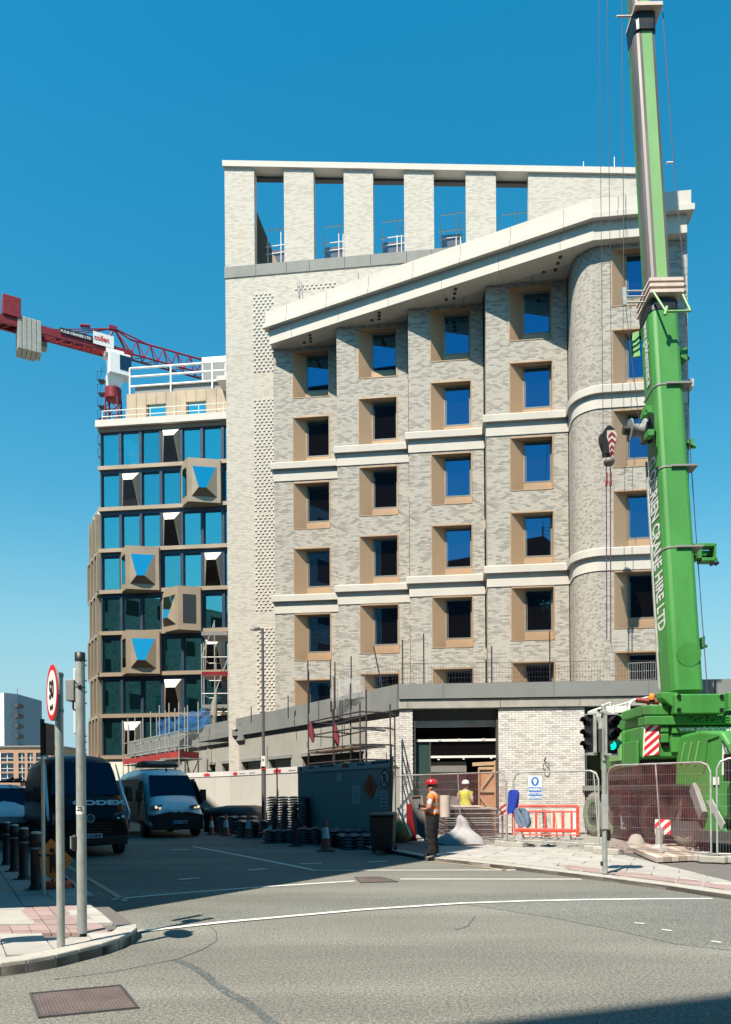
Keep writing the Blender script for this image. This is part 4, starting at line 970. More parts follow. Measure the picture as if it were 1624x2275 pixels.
for x in (-h, h):
    for y in (-h, h): q.tube(TM(x, y, 0), TM(x, y, z0 - 6.3), .13, 5)
zz = z0 - 6.3; k = 0
while zz > 30:
    for (a, b), (c, d) in (((-h, -h), (h, -h)), ((h, -h), (h, h)), ((h, h), (-h, h)), ((-h, h), (-h, -h))):
        q.tube(TM(a, b, zz), TM(c, d, zz - 1.6), .06, 4); q.tube(TM(a, b, zz), TM(c, d, zz), .05, 4)
    zz -= 1.6
q.build('mast', M['purple'], tc)
q = MB()
for k in range(7):
    z = z0 - 4 - k * 1.7
    q.box(-1.9, -1.0, -.6, .6, z, z + .06, T=lambda a, b, c: Vector((mC.x + a, mC.y + b, c)))
    q.tube(TM(-1.9, -.6, z), TM(-1.9, -.6, z + 1.1), .03, 4); q.tube(TM(-1.9, -.6, z + 1.1), TM(-1.0, -.6, z + 1.1), .03, 4); q.tube(TM(-1.6, -.6, z), TM(-1.2, -.6, z + 1.7), .03, 4)
q.build('ladder', M['navy'], tc)
# ------------------------------------------------------------------ mobile crane
mc = thing('mobile_crane', (8.6, 21.0, 0), 'large green mobile crane with raised telescopic boom behind the site fence', 'crane')
Bb = Vector((8.68, 20.9, 4.2)); Tip = Vector((8.0, 27.0, 64.2)); bd = (Tip - Bb).normalized()
br = Vector((1, 0, 0)); br = (br - bd * br.dot(bd)).normalized(); bq = br.cross(bd) * -1   # bq away from the viewer
if bq.y < 0: bq = -bq
def bpt(t, u, w_): return Bb + bd * t + br * u + bq * w_
def sec(t, w, dp=1.05, us=None):
    pr = [(-.5, .20), (-.43, .05), (-.32, 0), (.32, 0), (.43, .05), (.5, .20), (.5, .95), (-.5, .95)]
    return [bpt(t, a * w, (b - .5) * w * dp) for a, b in pr]
def bt(y): # distance along the boom for a picture height
    v = (HY - y) - ROLL * 650; k = v / F
    return (EH + k * Bb.y - Bb.z) / (bd.z - k * bd.y)
mb = MB(); t1, t2 = 0, bt(690)
mb.loft([sec(0, .87), sec(t2, .82)], smooth=False); base = mb.build('boom_base', M['green'], mc, bevel=.03)
def multi(t0, t1, w):
    mb = MB(); pr = [(-.5, .95), (-.5, .72), (-.5, .20), (-.43, .05), (-.32, 0), (-.22, 0), (-.19, 0), (.29, 0), (.43, .05), (.5, .20), (.5, .95)]
    ms = [0, 1, 1, 1, 1, 1, 2, 1, 1, 1, 1]
    for i, m_ in enumerate(ms):
        a, b = pr[i], pr[(i + 1) % 11]; mb.mat(m_)
        mb.poly([bpt(t0, a[0] * w, (a[1] - .45) * w), bpt(t0, b[0] * w, (b[1] - .45) * w), bpt(t1, b[0] * w, (b[1] - .45) * w), bpt(t1, a[0] * w, (a[1] - .45) * w)])
    return mb
GM = [M['green'], M['steel'], M['lgreen'], M['beige']]
multi(t2 - .3, bt(66), .62).build('boom_section', GM, mc)
multi(bt(66) - .3, 36, .57).build('boom_section', GM, mc)
multi(35.8, 59.6, .52).build('boom_section', GM, mc)
def collar(t, h, w, m, name='collar', ex=.08):
    mb = MB(); A = sec(t, w + ex); B = sec(t + h, w + ex); mb.loft([A, B], smooth=False); return mb.build(name, m, mc)
collar(bt(711), bt(689) - bt(711), .83, M['black'], ex=.02)
for y in (682, 669, 657):
    mb = MB(); t = bt(y); mb.prism([bpt(t, -.47, -.58), bpt(t, .50, -.58), bpt(t, .50, .5), bpt(t, -.47, .5)], [bpt(t + .10, -.45, -.58), bpt(t + .10, .50, -.58), bpt(t + .10, .50, .5), bpt(t + .10, -.45, .5)]); mb.build('collar', M['beige'], mc)
    mb = MB(); mb.tube(bpt(t, -.47, -.2), bpt(t, -1.05, -.2), .025, 5); mb.box(-.05, .05, -.04, .04, -.09, .09, T=lambda a, b, c: bpt(t, -1.05 + a, -.2 + b) + Vector((0, 0, c))); mb.tube(bpt(t, .5, -.4), bpt(t, .62, -.4), .04, 5); mb.build('rope_guide', M['galv'], mc)
t = bt(60); mb = MB(); mb.loft([sec(t - .45, .64), sec(t + .12, .68)], smooth=False); mb.build('collar', M['black'], mc)
mb = MB(); mb.prism([bpt(t + .12, -.36, -.50), bpt(t + .12, .46, -.50), bpt(t + .12, .46, .3), bpt(t + .12, -.36, .3)], [bpt(t + .24, -.34, -.50), bpt(t + .24, .46, -.50), bpt(t + .24, .46, .3), bpt(t + .24, -.34, .3)]); mb.tube(bpt(t, -.4, -.3), bpt(t, -.85, -.3), .03, 5); mb.build('collar_plate', M['beige'], mc)
for y in (876, 1056, 1232):
    t = bt(y); w = .87 - .05 * t / t2; mb = MB()
    A = sec(t, w + .03); B = sec(t + .05, w + .03); mb.loft([A, B], smooth=False); mb.prism([bpt(t, -.15, -.51), bpt(t, .60, -.51), bpt(t, .60, -.1), bpt(t, .4, -.1)], [bpt(t + .05, -.15, -.51), bpt(t + .05, .60, -.51), bpt(t + .05, .60, -.1), bpt(t + .05, .4, -.1)]); mb.build('collar', M['grey'], mc)
# bent bracket below the top collar
mb = MB(); a, b, c = bpt(bt(683), -.38, -.6), bpt(bt(738), -.16, -.82), bpt(bt(738), .52, -.82)
mb.path([a, b, c, bpt(bt(690), .44, -.6)], .035, 6); mb.tube(bpt(bt(745), -.19, -.82), bpt(bt(728), -.12, -.82), .05, 6); mb.build('hose_bracket', M['lgreen'], mc)
mb = MB(); mb.loft([[bpt(bt(712), -.45, .42), bpt(bt(712), -.43, .5), bpt(bt(712), -.60, .5)], [bpt(bt(768), -.45, .42), bpt(bt(768), -.43, .5), bpt(bt(768), -.72, .5)]], smooth=False); mb.build('side_shield', M['green'], mc)
def face_text(body, y0, y1, h, a0, side, m):
    t0, t1_ = bt(y0), bt(y1); xd = -bd; w = .87 - .01; sg = -1 if side == 'L' else 1
    if side == 'L': A = bpt(t0, -.5 * w - .006, (a0 - .5) * w * 1.05); up = -bq
    else: A = bpt(t0, .33 * w, -.5 * w * 1.05 - .006); up = br
    o = text(body, 'boom_lettering', mc, A, xd, up, h, m, wide=1.0, ext=.001, bold=.02 if h > .3 else .012)
    me = o.data; L = max(v.co.x for v in me.vertices); k = (t0 - t1_) / L
    for v in me.vertices: v.co.x *= k
    return o
face_text("www.gobriencranes.ie", 719, 857, .30, .60, 'L', M['white'])
face_text("G.O'BRIEN CRANE HIRE LTD", 1014, 1398, .52, .84, 'L', M['white'])
# left edge rail of the boom
mb = MB(); mb.prism([bpt(.2, -.50, .42), bpt(.2, -.50, .36), bpt(.2, -.46, .36), bpt(.2, -.46, .42)], [bpt(bt(1010), -.49, .42), bpt(bt(1010), -.49, .36), bpt(bt(1010), -.44, .36), bpt(bt(1010), -.44, .42)]); mb.build('side_rail', M['galv'], mc)
# side winch drum
dp_ = P(1416, 956, 21.5); mb = MB()
mb.lathe([(.30, -.23), (.31, -.20), (.17, -.19), (.17, .15), (.31, .16), (.30, .20)], c=dp_, ax='x', n=20); mb.build('side_winch', M['grey'], mc)
mb = MB(); mb.lathe([(.12, -.40), (.14, -.24)], c=dp_, ax='x', n=8); mb.box(-.02, .12, -.35, .3, -.28, .30, T=lambda a, b, c: dp_ + Vector((a + .22, b, c))); mb.tube(dp_ + Vector((.28, 0, 0)), dp_ + Vector((.36, 0, -.35)), .07, 6); mb.tube(dp_ + Vector((.25, -.1, .5)), dp_ + Vector((.3, -.1, 0)), .03, 5); mb.build('winch_mount', M['black'], mc)
mb = MB(); 
for x0, y0, x1, y1 in ((1431, 904, 1447, 920), (1437, 957, 1450, 970), (1428, 914, 1434, 925)): a, b = P(x0, y1, 20.9), P(x1, y0, 20.9); mb.box(a.x, b.x, 20.8, 21.1, a.z, b.z)
mb.build('boom_lug', M['green'], mc)
for k, (x0, y0, x1, y1) in enumerate(((1513, 769, 1526, 800), (1526, 972, 1541, 990), (1555, 1412, 1566, 1440))):
    Y = 21.6; a, b = P(x0, y1, Y), P(x1, y0, Y); q = MB(); q.prism([(a.x, Y, a.z + .1), (b.x, Y, a.z), (b.x, Y, b.z), (a.x, Y, b.z - .1)], [(a.x, Y + .3, a.z + .1), (b.x, Y + .3, a.z), (b.x, Y + .3, b.z), (a.x, Y + .3, b.z - .1)]); q.tube((a.x - .12, Y + .1, (a.z + b.z) / 2 - .1), (b.x + .1, Y + .1, (a.z + b.z) / 2 - .1), .05, 6); q.build('boom_lug', M['green'], mc)
Y = 21.3; q = MB()
for x0, y0, x1, y1, dy in ((1543, 1206, 1592, 1214, 0), (1538, 1222, 1575, 1232, .1), (1550, 1212, 1560, 1240, .0), (1566, 1218, 1596, 1228, .2), (1560, 1238, 1595, 1246, 0), (1588, 1208, 1592, 1250, 0)):
    a, b = P(x0, y1, Y), P(x1, y0, Y); q.box(a.x, b.x, Y + dy, Y + dy + .35, a.z, b.z)
q.build('jib_bracket', M['green'], mc, bevel=.015)
q = MB(); a, b = P(1537, 1245, Y + .2), P(1550, 1208, Y + .2); q.box(a.x, b.x, Y + .2, Y + .5, a.z, b.z); a, b = P(1555, 1240, Y + .2), P(1592, 1232, Y + .2); q.box(a.x, b.x, Y + .3, Y + .5, a.z, b.z)
for x in (1583, 1592): q.lathe([(.05, -.06), (.05, .06)], c=tuple(P(x, 1252, Y)), ax='y', n=8)
q.build('jib_pin', M['black'], mc)
# ropes
def rope(name, pts, r=.012): MB().path(pts, r, 4).build(name, M['scafd'], mc)
rope('boom_rope', [bpt(bt(-300), .50, -.3), bpt(bt(376), .54, -.35), bpt(bt(660), .62, -.4), P(1532, 980, 21.5), P(1550, 1240, 21.3), P(1572, 1541, 20.6)], .013)
rope('boom_rope', [P(1378, -400, 24.5), P(1382, 55, 23.6), bpt(bt(660), -1.05, -.2), dp_ + Vector((0, -.17, .1))], .010)
mb = MB(); t = bt(383); mb.tube(bpt(t, .36, -.3), bpt(t, .55, -.3), .03, 5); mb.build('rope_guide', M['white'], mc)
# superstructure
def PX(x, Y): return P(x, 1650, Y).x
def PZ(y, Y, x=1500): return P(x, y, Y).z
def pbox(x0, y0, x1, y1, Y, th, mb=None):
    a, b = P(x0, y1, Y), P(x1, y0, Y); mb = mb or MB(); return mb.box(a.x, b.x, Y, Y + th, a.z, b.z)
Yr = 19.2
q = pbox(1427, 1612, 1500, 1712, Yr, .1); 
main = MB(); XL, XR = PX(1427, Yr), PX(1427, Yr) + 2.92
zt_, zm, zl = PZ(1613, Yr), PZ(1665, Yr), PZ(1712, Yr)
main.prism([(XL, Yr, zm - .2), (XR, Yr, zm - .2), (XR + .05, 22.4, zl - .02), (XL - .05, 22.4, zl - .02)], [(XL, Yr, zt_), (XR, Yr, zt_), (XR + .05, 22.4, zt_), (XL - .05, 22.4, zt_)])
main.build('superstructure', M['green'], mc, bevel=.04)
MB().box(XL + .15, XR - .2, 19.6, 21.9, zt_, PZ(1566, Yr), ).build('engine_cover', M['green'], mc, bevel=.08)
sd2 = MB()
for (y0, y1, z0_, z1_) in ((19.35, 20.3, zl + .02, zt_ - .35), (20.35, 21.4, zl + .02, zt_ - .05), (21.45, 22.3, zl, zt_ - .2)):
    MB().box(XL - .10, XL - .02, y0, y1, z0_ + .1, z1_).build('side_panel', M['green'], mc, bevel=.02)
MB().box(XL - .16, XL - .10, 20.45, 21.3, PZ(1690, 21), PZ(1632, 21)).build('data_panel', M['lgreen'], mc)
pbox(1429, 1566, 1488, 1589, Yr - .05, 1.6).build('counterweight_block', M['green'], mc, bevel=.03)
pbox(1433, 1588.6, 1700, 1611, Yr - .15, .5).build('counterweight_beam', M['green'], mc, bevel=.02)
q = pbox(1500, 1541, 1611, 1586, Yr - .35, .5); cp = q.build('counterweight_plate', M['green'], mc, bevel=.03)
for x, y in ((1508, 1547), (1603, 1547), (1508, 1577), (1603, 1577)):
    q = MB(); q.lathe([(.05, -.03), (.05, .03)], c=tuple(P(x, y, Yr - .36)), ax='y', n=12); q.build('bolt', M['black'], cp)
for sgn, x0, x1 in ((1, 1464, 1500), (-1, 1611, 1648)):
    a = PX(x0, Yr); b = PX(x1, Yr); lo, hi = (a, b) if sgn == 1 else (b, a); z_ = PZ(1541, Yr)
    MB().prism([(lo, Yr - .2, z_ + .02), (hi, Yr - .2, z_), (hi, Yr - .2, z_ - .42), ((lo + hi) / 2, Yr - .2, z_ - .30), (lo, Yr - .2, z_ - .12)], [(lo, Yr + .2, z_ + .02), (hi, Yr + .2, z_), (hi, Yr + .2, z_ - .42), ((lo + hi) / 2, Yr + .2, z_ - .30), (lo, Yr + .2, z_ - .12)]).build('lifting_arm', M['green'], mc, bevel=.02)
pbox(1488, 1562, 1500, 1592, Yr - .05, .3).build('arm_recess_shade', M['black'], mc)  # solid black block paints the shade of the recess
text('GROVE', 'raised_lettering', mc, P(1534, 1606, Yr - .152) + Vector((0, -.02, 0)), (1, 0, 0), (0, 0, 1), .165, M['green'], wide=1.28, ext=.02, bold=.006)
pbox(1493, 1612.5, 1700, 1629, Yr - .10, .12).build('name_strip', M['green'], mc, bevel=.01)
text('www.gobriencranes.ie', 'printed_lettering', mc, P(1509, 1624, Yr - .115), (1, 0, 0), (0, 0, 1), .12, M['white'], wide=1.08, bold=.006)
pbox(1492, 1632, 1534, 1672, Yr - .05, .2).build('rear_panel', M['green'], mc, bevel=.02)
pbox(1468, 1613, 1486, 1627, Yr - .10, .14).build('latch', M['green'], mc, bevel=.02); pbox(1469, 1630, 1486, 1650, Yr - .10, .14).build('latch', M['green'], mc, bevel=.02); pbox(1473, 1650, 1488, 1662, Yr - .05, .1).build('latch_recess_shade', M['black'], mc)  # black plate below the latches paints the shade of a recess
def stripes(name, c4, n, m1, m2, parent, off=Vector((0, -.012, 0)), slope=.6, th=None):
    """c4: four corners bl, br, tr, tl; diagonal bands laid on a board"""
    bl, br_, tr_, tl = [Vector(k) for k in c4]
    nrm = (br_ - bl).cross(tl - bl).normalized()
    if nrm.y > 0: nrm = -nrm
    bo = MB(); bo.prism([k for k in (bl, br_, tr_, tl)], [k - nrm * .03 for k in (bl, br_, tr_, tl)]); b = bo.build(name, m1, parent)
    W_, H_ = (br_ - bl).length, (tl - bl).length; mb = MB()
    w = (H_ + W_ * slope) / n
    for i in range(n):
        z0_ = -W_ * slope + i * w; poly = [(0, z0_), (W_, z0_ + W_ * slope), (W_, z0_ + W_ * slope + w * .5), (0, z0_ + w * .5)]
        c = clip(ccw(poly), [(0, 0), (W_, 0), (W_, H_), (0, H_)])
        if len(c) > 2:
            f = lambda p: bl + (br_ - bl) * (p[0] / W_) + (tl - bl) * (p[1] / H_) + nrm * .004
            mb.poly([f(p) for p in c])
    mb.build('stripe', m2, b, norm=False, kind='stuff'); return b
stripes('striped_board', [P(1430, 1680, Yr - .06), P(1464, 1676, Yr - .06), P(1464, 1611.5, Yr - .06), P(1434, 1611.5, Yr - .06)], 5, M['white'], M['rededge'], mc, slope=.8)
stripes('striped_board', [P(1426, 1686, Yr + .3), P(1431, 1682, Yr - .03), P(1434, 1611.5, Yr - .03), P(1430, 1611.5, Yr + .3)], 5, M['white'], M['rededge'], mc, slope=1.2)
# under the superstructure
MB().lathe([(1.0, 1.75), (1.0, 2.3)], c=(8.6, 21.2, 0), n=20).build('turntable', M['black'], mc)
MB().box(XL + .1, XR, 19.5, 22.3, 1.85, 2.35).build('gap_shade', M['black'], mc)  # black block paints the shade of the gap below the superstructure
# operator cab
ox0, ox1 = PX(1336, 22.2), PX(1398, 22.2); oz0, oz1 = PZ(1655, 22.2), PZ(1567, 22.2)
oc = MB().box(ox0, ox1, 22.2, 23.6, oz0, oz1).build('operator_cab', M['white'], mc, bevel=.06)
pbox(1364, 1583, 1394, 1612, 22.17, .02).build('cab_window', M['vglass'], oc); pbox(1340, 1583, 1358, 1630, 22.17, .02).build('cab_window', M['vglass'], oc)
q = MB(); Y = 21.7
for x in (1363, 1390): q.tube(P(x, 1566, Y), P(x, 1637, Y), .03, 6)
q.tube(P(1363, 1637, Y), P(1392, 1632, Y), .035, 6); q.path([P(1363, 1570, Y), P(1398, 1560, Y), P(1404, 1556, Y), P(1440, 1549, Y)], .025, 6); q.path([P(1398, 1578, Y), P(1398, 1566, Y), P(1406, 1556, Y), P(1412, 1554, Y)], .035, 6); q.path([P(1336, 1568, Y), P(1356, 1560, Y), P(1356, 1582, Y)], .018, 5)
q.build('handrail', M['white'], mc)
q = MB(); q.tube(P(1412, 1555, 21.2), P(1465, 1560, 21.0), .075, 8); q.tube(P(1440, 1560, 21.1), P(1440, 1572, 21.1), .04, 6); q.build('hydraulic_hose', M['redp'], mc)
q = MB(); q.lathe([(.075, 0), (.085, .05), (.08, .12), (.05, .17), (0.005, .18)], c=tuple(P(1448, 1555, 21.0)), n=12); q.build('beacon', M['amber'], mc)
MB().tube(P(1448, 1562, 21.0), P(1448, 1555, 21.0), .05, 8).build('beacon_base', M['black'], mc)
MB().tube(P(1588, 1541, 20), P(1589, 1513, 20), .03, 6).build('aerial', M['black'], mc)
q = MB(); q.lathe([(.33, -.0), (.33, .04)], c=tuple(bpt(.95, .03, -.495)), ax='y', n=22); q.build('boom_cover', M['green'], mc)
# carrier
ca = Vector((.217, -.976)).normalized(); cn = Vector((-ca.y, ca.x)) ; cn = cn if cn.x > 0 else -cn
W1 = Vector((7.42, 24.7)); TCa = lambda t, d, z: Vector((W1.x + ca.x * t + cn.x * d, W1.y + ca.y * t + cn.y * d, z))
MB().box(-3.0, 7.0, .35, 2.5, .85, 1.55, T=TCa).build('chassis', M['grey'], mc, bevel=.03)
MB().box(-3.2, 5.2, .05, 2.7, 1.55, 1.72, T=TCa).build('deck', M['grey'], mc)
MB().box(-3.1, -1.2, -.1, 2.7, .7, 1.9, T=TCa).build('outrigger_box', M['grey'], mc, bevel=.03)
q = MB()
for i in range(9): q.box(-3.0 + i * .2, -2.93 + i * .2, -.16, -.1, .8, 1.7, T=TCa)
q.build('rib', M['dgrey'], mc, kind='stuff')
def wheel(c, parent, R=.70, W=.42, axis=None, label=None):
    ax = Vector((*cn, 0)); e = Vector((0, 0, 1)); g = ax.cross(e)
    w = thing('wheel', c, '', 'x'); del w['label']; del w['category']; w.parent = parent; w.matrix_basis = wmat(parent).inverted() @ Matrix.Translation(c)
    def lt(prof, n=28):
        m = MB(); rings = [[c + ax * h + (e * math.cos(2 * math.pi * i / n) + g * math.sin(2 * math.pi * i / n)) * r for i in range(n)] for r, h in prof]; m.loft(rings); return m
    lt([(.40, 0.02), (.46, -.0), (.62, -.01), (R - .03, .03), (R, .07), (R, W - .05), (R - .05, W), (.4, W)]).build('tyre', M['tyre'], w)
    tr_ = MB(); n = 26
    for i in range(n):
        t = 2 * math.pi * i / n; rr = e * math.cos(t) + g * math.sin(t); tt = -e * math.sin(t) + g * math.cos(t)
        tr_.prism([c + rr * (R - .02) + tt * -.045 + ax * .03, c + rr * (R + .02) + tt * -.045 + ax * .05, c + rr * (R + .02) + tt * .02 + ax * .05, c + rr * (R - .02) + tt * .02 + ax * .03], [c + rr * (R - .02) + tt * -.01 + ax * (W - .05), c + rr * (R + .02) + tt * -.01 + ax * (W - .07), c + rr * (R + .02) + tt * .055 + ax * (W - .07), c + rr * (R - .02) + tt * .055 + ax * (W - .05)])
    tr_.build('tread', M['tyre'], w, kind='stuff')
    lt([(.40, .02), (.43, -.005), (.43, .02), (.40, .05)]).build('rim_ring', M['lgreen'], w)
    lt([(.41, .06), (.34, .14), (.25, .12), (.24, .03), (.13, .01), (.12, -.02), (.005, -.02)]).build('rim', M['dgrey'], w)
    return w
M['tyre'] = mat('dusty_tyre', (.21, .195, .175), .9, 0, .2, 5, .3, 60)
for x, y, Y in ((1317, 1820, 24.7), (1366, 1824, 23.2), (1450, 1826, 21.1), (1517, 1834, 19.7)):
    p = P(x, 1800, Y); wheel(Vector((p.x, Y, .78)), mc)
# ladder / step tower, stowed outrigger bits
q = MB(); Yl = 21.9
for x in (1379, 1397, 1411): q.tube(P(x, 1757, Yl), P(x + 3, 1842, Yl), .035, 5)
for k in range(9): y = 1757 + 10.5 * k; q.tube(P(1379, y, Yl), P(1411, y + 1, Yl), .03, 5)
for k in range(3): q.beam(P(1398, 1785 + 20 * k, Yl - .05), P(1410, 1800 + 20 * k, Yl - .05), .03, .05)
q.build('access_ladder', M['grey'], mc)
stripes('striped_board', [P(1455, 1855, 18.6), P(1490, 1854, 18.4), P(1490, 1822, 18.4), P(1455, 1820, 18.6)], 3, M['white'], M['rededge'], mc, slope=.9)
q = MB(); q.beam(P(1455, 1840, 18.8), P(1575, 1842, 18.2), .25, .35); q.build('outrigger_beam', M['dgrey'], mc)
q = MB(); q.tube(P(1466, 1838, 18.5), P(1464, 1880, 18.5), .09, 10); q.lathe([(.28, .12), (.25, .2), (.08, .26)], c=(P(1464, 1880, 18.5).x, 18.5, 0), n=14); q.build('outrigger_leg', M['galv'], mc)
q = MB(); q.beam(P(1540, 1748, 18.6), P(1562, 1812, 18.0), .12, .3); q.build('outrigger_strut', M['grey'], mc)
q = MB(); a = P(1413, 1855, 20.5); q.lathe([(.02, .28), (.12, .25), (.2, .12), (.25, .0)], c=(a.x, a.y, a.z - .25), n=12); q.box(a.x - .28, a.x + .28, a.y - .2, a.y + .2, a.z - .3, a.z - .22); q.build('lamp_pod', M['concl'], mc)
# front cab
A0 = Vector((7.8, 19.3)); TCb = lambda t, d, z: Vector((A0.x + ca.x * t + cn.x * d, A0.y + ca.y * t + cn.y * d, z))
q = MB(); prof = [(0, 1.66), (0.05, 2.75), (.25, 2.93), (1.0, 2.98), (1.75, 2.90), (1.98, 2.6), (2.12, 1.7), (2.05, 1.0), (1.5, .62), (1.12, 1.15), (.72, 1.62)]
q.prism([TCb(t, 0, z) for t, z in prof], [TCb(t, 2.6, z) for t, z in prof]); fc = q.build('front_cab', M['green'], mc, bevel=.07)
for k in range(3):
    q = MB(); t = .28 + .27 * k; q.beam(TCb(t, -.012, 2.22 - .02 * k), TCb(t + .17, -.012, 2.72), .03, .05); q.build('vent_slot', M['lgreen'], fc)
q = MB(); q.beam(TCb(1.15, -.015, 2.0), TCb(1.30, -.015, 2.75), .03, .04); q.beam(TCb(1.30, -.015, 2.75), TCb(1.7, -.015, 2.82), .03, .04); q.build('raised_edge', M['green'], fc)
q = MB(); q.poly([TCb(1.82, -.01, 2.72), TCb(1.93, -.01, 2.55), TCb(2.05, -.01, 1.9), TCb(1.78, -.01, 1.9)]); q.build('cab_corner', M['white'], fc, norm=False)
q = MB(); q.prism([TCb(2.0, .12, 1.95), TCb(2.0, 2.48, 1.95), TCb(1.9, 2.48, 2.6), TCb(1.9, .12, 2.6)], [TCb(2.12, .12, 1.95), TCb(2.12, 2.48, 1.95), TCb(2.02, 2.48, 2.6), TCb(2.02, .12, 2.6)]); q.build('windscreen', M['vglass'], fc)
q = MB(); q.prism([TCb(1.0, -.06, .55), TCb(1.25, -.06, 1.45), TCb(1.38, -.06, 1.45), TCb(1.95, -.06, .62), TCb(1.9, -.06, .42)], [TCb(1.0, 0, .55), TCb(1.25, 0, 1.45), TCb(1.38, 0, 1.45), TCb(1.95, 0, .62), TCb(1.9, 0, .42)]); q.build('wheel_arch_panel', M['green'], fc)
q = MB(); q.prism([TCb(1.32, -.08, 1.3), TCb(1.5, -.08, 1.35), TCb(1.95, -.08, .8), TCb(1.85, -.08, .62)], [TCb(1.32, -.05, 1.3), TCb(1.5, -.05, 1.35), TCb(1.95, -.05, .8), TCb(1.85, -.05, .62)]); q.build('step_plate', M['galv'], fc)
q = MB(); q.poly([TCb(1.5, -.03, 1.86), TCb(1.72, -.03, 1.86), TCb(1.72, -.03, 1.78 - .1), TCb(1.5, -.03, 1.78 - .1)]); q.build('notice_plate', M['white'], fc, norm=False)
q = MB(); a = P(1612, 1700, 16.9); q.box(a.x, a.x + .25, 16.85, 17.0, a.z - .35, a.z + .25); q.tube(a + Vector((.1, 0, .25)), TCb(1.8, 0, 2.7), .02, 5); q.build('mirror', M['black'], fc, bevel=.03)
MB().box(1.0, 2.4, -.2, 2.8, .35, .62, T=TCb).build('bumper', M['dgrey'], mc)
# timber mats under the outrigger
def lone(mb, name, m, label, cat, group=None, **k): return tag(mb.build(name, m, None, **k), label, cat, group)
a = [G(1392, 1878, .2), G(1458, 1905, .2), G(1560, 1900, .2), G(1500, 1874, .2)]
tm_ = thing('timber_mat', (sum(a, Vector()) / 4)[:2] + (0.1,) if False else tuple(sum(a, Vector()) / 4), 'pale timber outrigger mat lying under the crane leg behind the red netting', 'timber mat')
for k in range(6):
    u0, u1 = k / 6, (k + .93) / 6; q = [a[0].lerp(a[3], u0), a[0].lerp(a[3], u1), a[1].lerp(a[2], u1), a[1].lerp(a[2], u0)]
    MB().prism([v - Vector((0, 0, .1)) for v in q], q).build('plank', M['mat1'] if k % 2 else M['beige'], tm_)

# ------------------------------------------------------------------ hook block and slings
Yh = 27.0
hk = thing('hook_block', P(1350, 985, Yh), 'black crane hook block with red and white chevrons hanging on two ropes beside the boom', 'crane hook')
def hq(x, y, d=0): return P(x, y, Yh) + Vector((0, d, 0))
out = [(1338, 958), (1345, 949), (1353, 948), (1362, 955), (1368, 966), (1367, 985), (1361, 1000), (1361, 1011), (1341, 1013), (1340, 1000), (1334, 985), (1332, 968)]
MB().prism([hq(x, y, -.14) for x, y in out], [hq(x, y, .2) for x, y in out]).build('block_body', M['black'], hk, bevel=.03)
fp_ = [(1346, 961), (1362, 960), (1367, 968), (1365, 985), (1360, 999), (1360, 1008), (1351, 1009), (1350, 992), (1345, 975)]
MB().prism([hq(x, y, -.16) for x, y in fp_], [hq(x, y, -.14) for x, y in fp_]).build('face_plate', M['beige'], hk)
mb = MB()
for y in (968, 982, 996, 1008):
    w = 8 if y < 990 else 5; mb.poly([hq(1356 - w, y + 4, -.175), hq(1356, y - 4, -.175), hq(1356 + w, y + 4, -.175), hq(1356 + w, y + 10, -.175), hq(1356, y + 2, -.175), hq(1356 - w, y + 10, -.175)])
mb.build('chevron', M['redp'], hk, norm=False, kind='stuff')
mb = MB(); mb.tube(hq(1351, 1012), hq(1352, 1022), .05, 8); c = hq(1353, 1026); mb.lathe([(.02, -.16), (.14, -.12), (.2, 0), (.15, .1), (.04, .15)], c=c, n=14); mb.build('hook', M['steel'], hk)
for x in (1340, 1360): MB().tube(hq(x, 955), Vector((8.48 + (x - 1350) * .010, 27, 64)), .011, 5).build('rope', M['scafd'], hk)
sl_ = thing('lifting_sling', P(1352, 1230, Yh), 'pair of long purple chain slings hanging below the crane hook', 'sling')
for x, xe, ye in ((1348, 1346, 1418), (1357, 1357, 1428)):
    MB().path([hq(x - 1, 1030), hq(x, 1420 if x < 1350 else 1428)], .019, 6).build('chain', M['slingm'] if 'slingm' in M else M['scafd'], sl_)
    MB().tube(hq(x, 1068), hq(x - 1, 1080), .045, 7).tube(hq(x, 1050), hq(x, 1066), .03, 6).build('shackle', M['redp'], sl_)
MB().path([hq(1357, 1428), hq(1360, 1436), hq(1369, 1500)], .02, 6).build('chain_end', M['galv'], sl_)

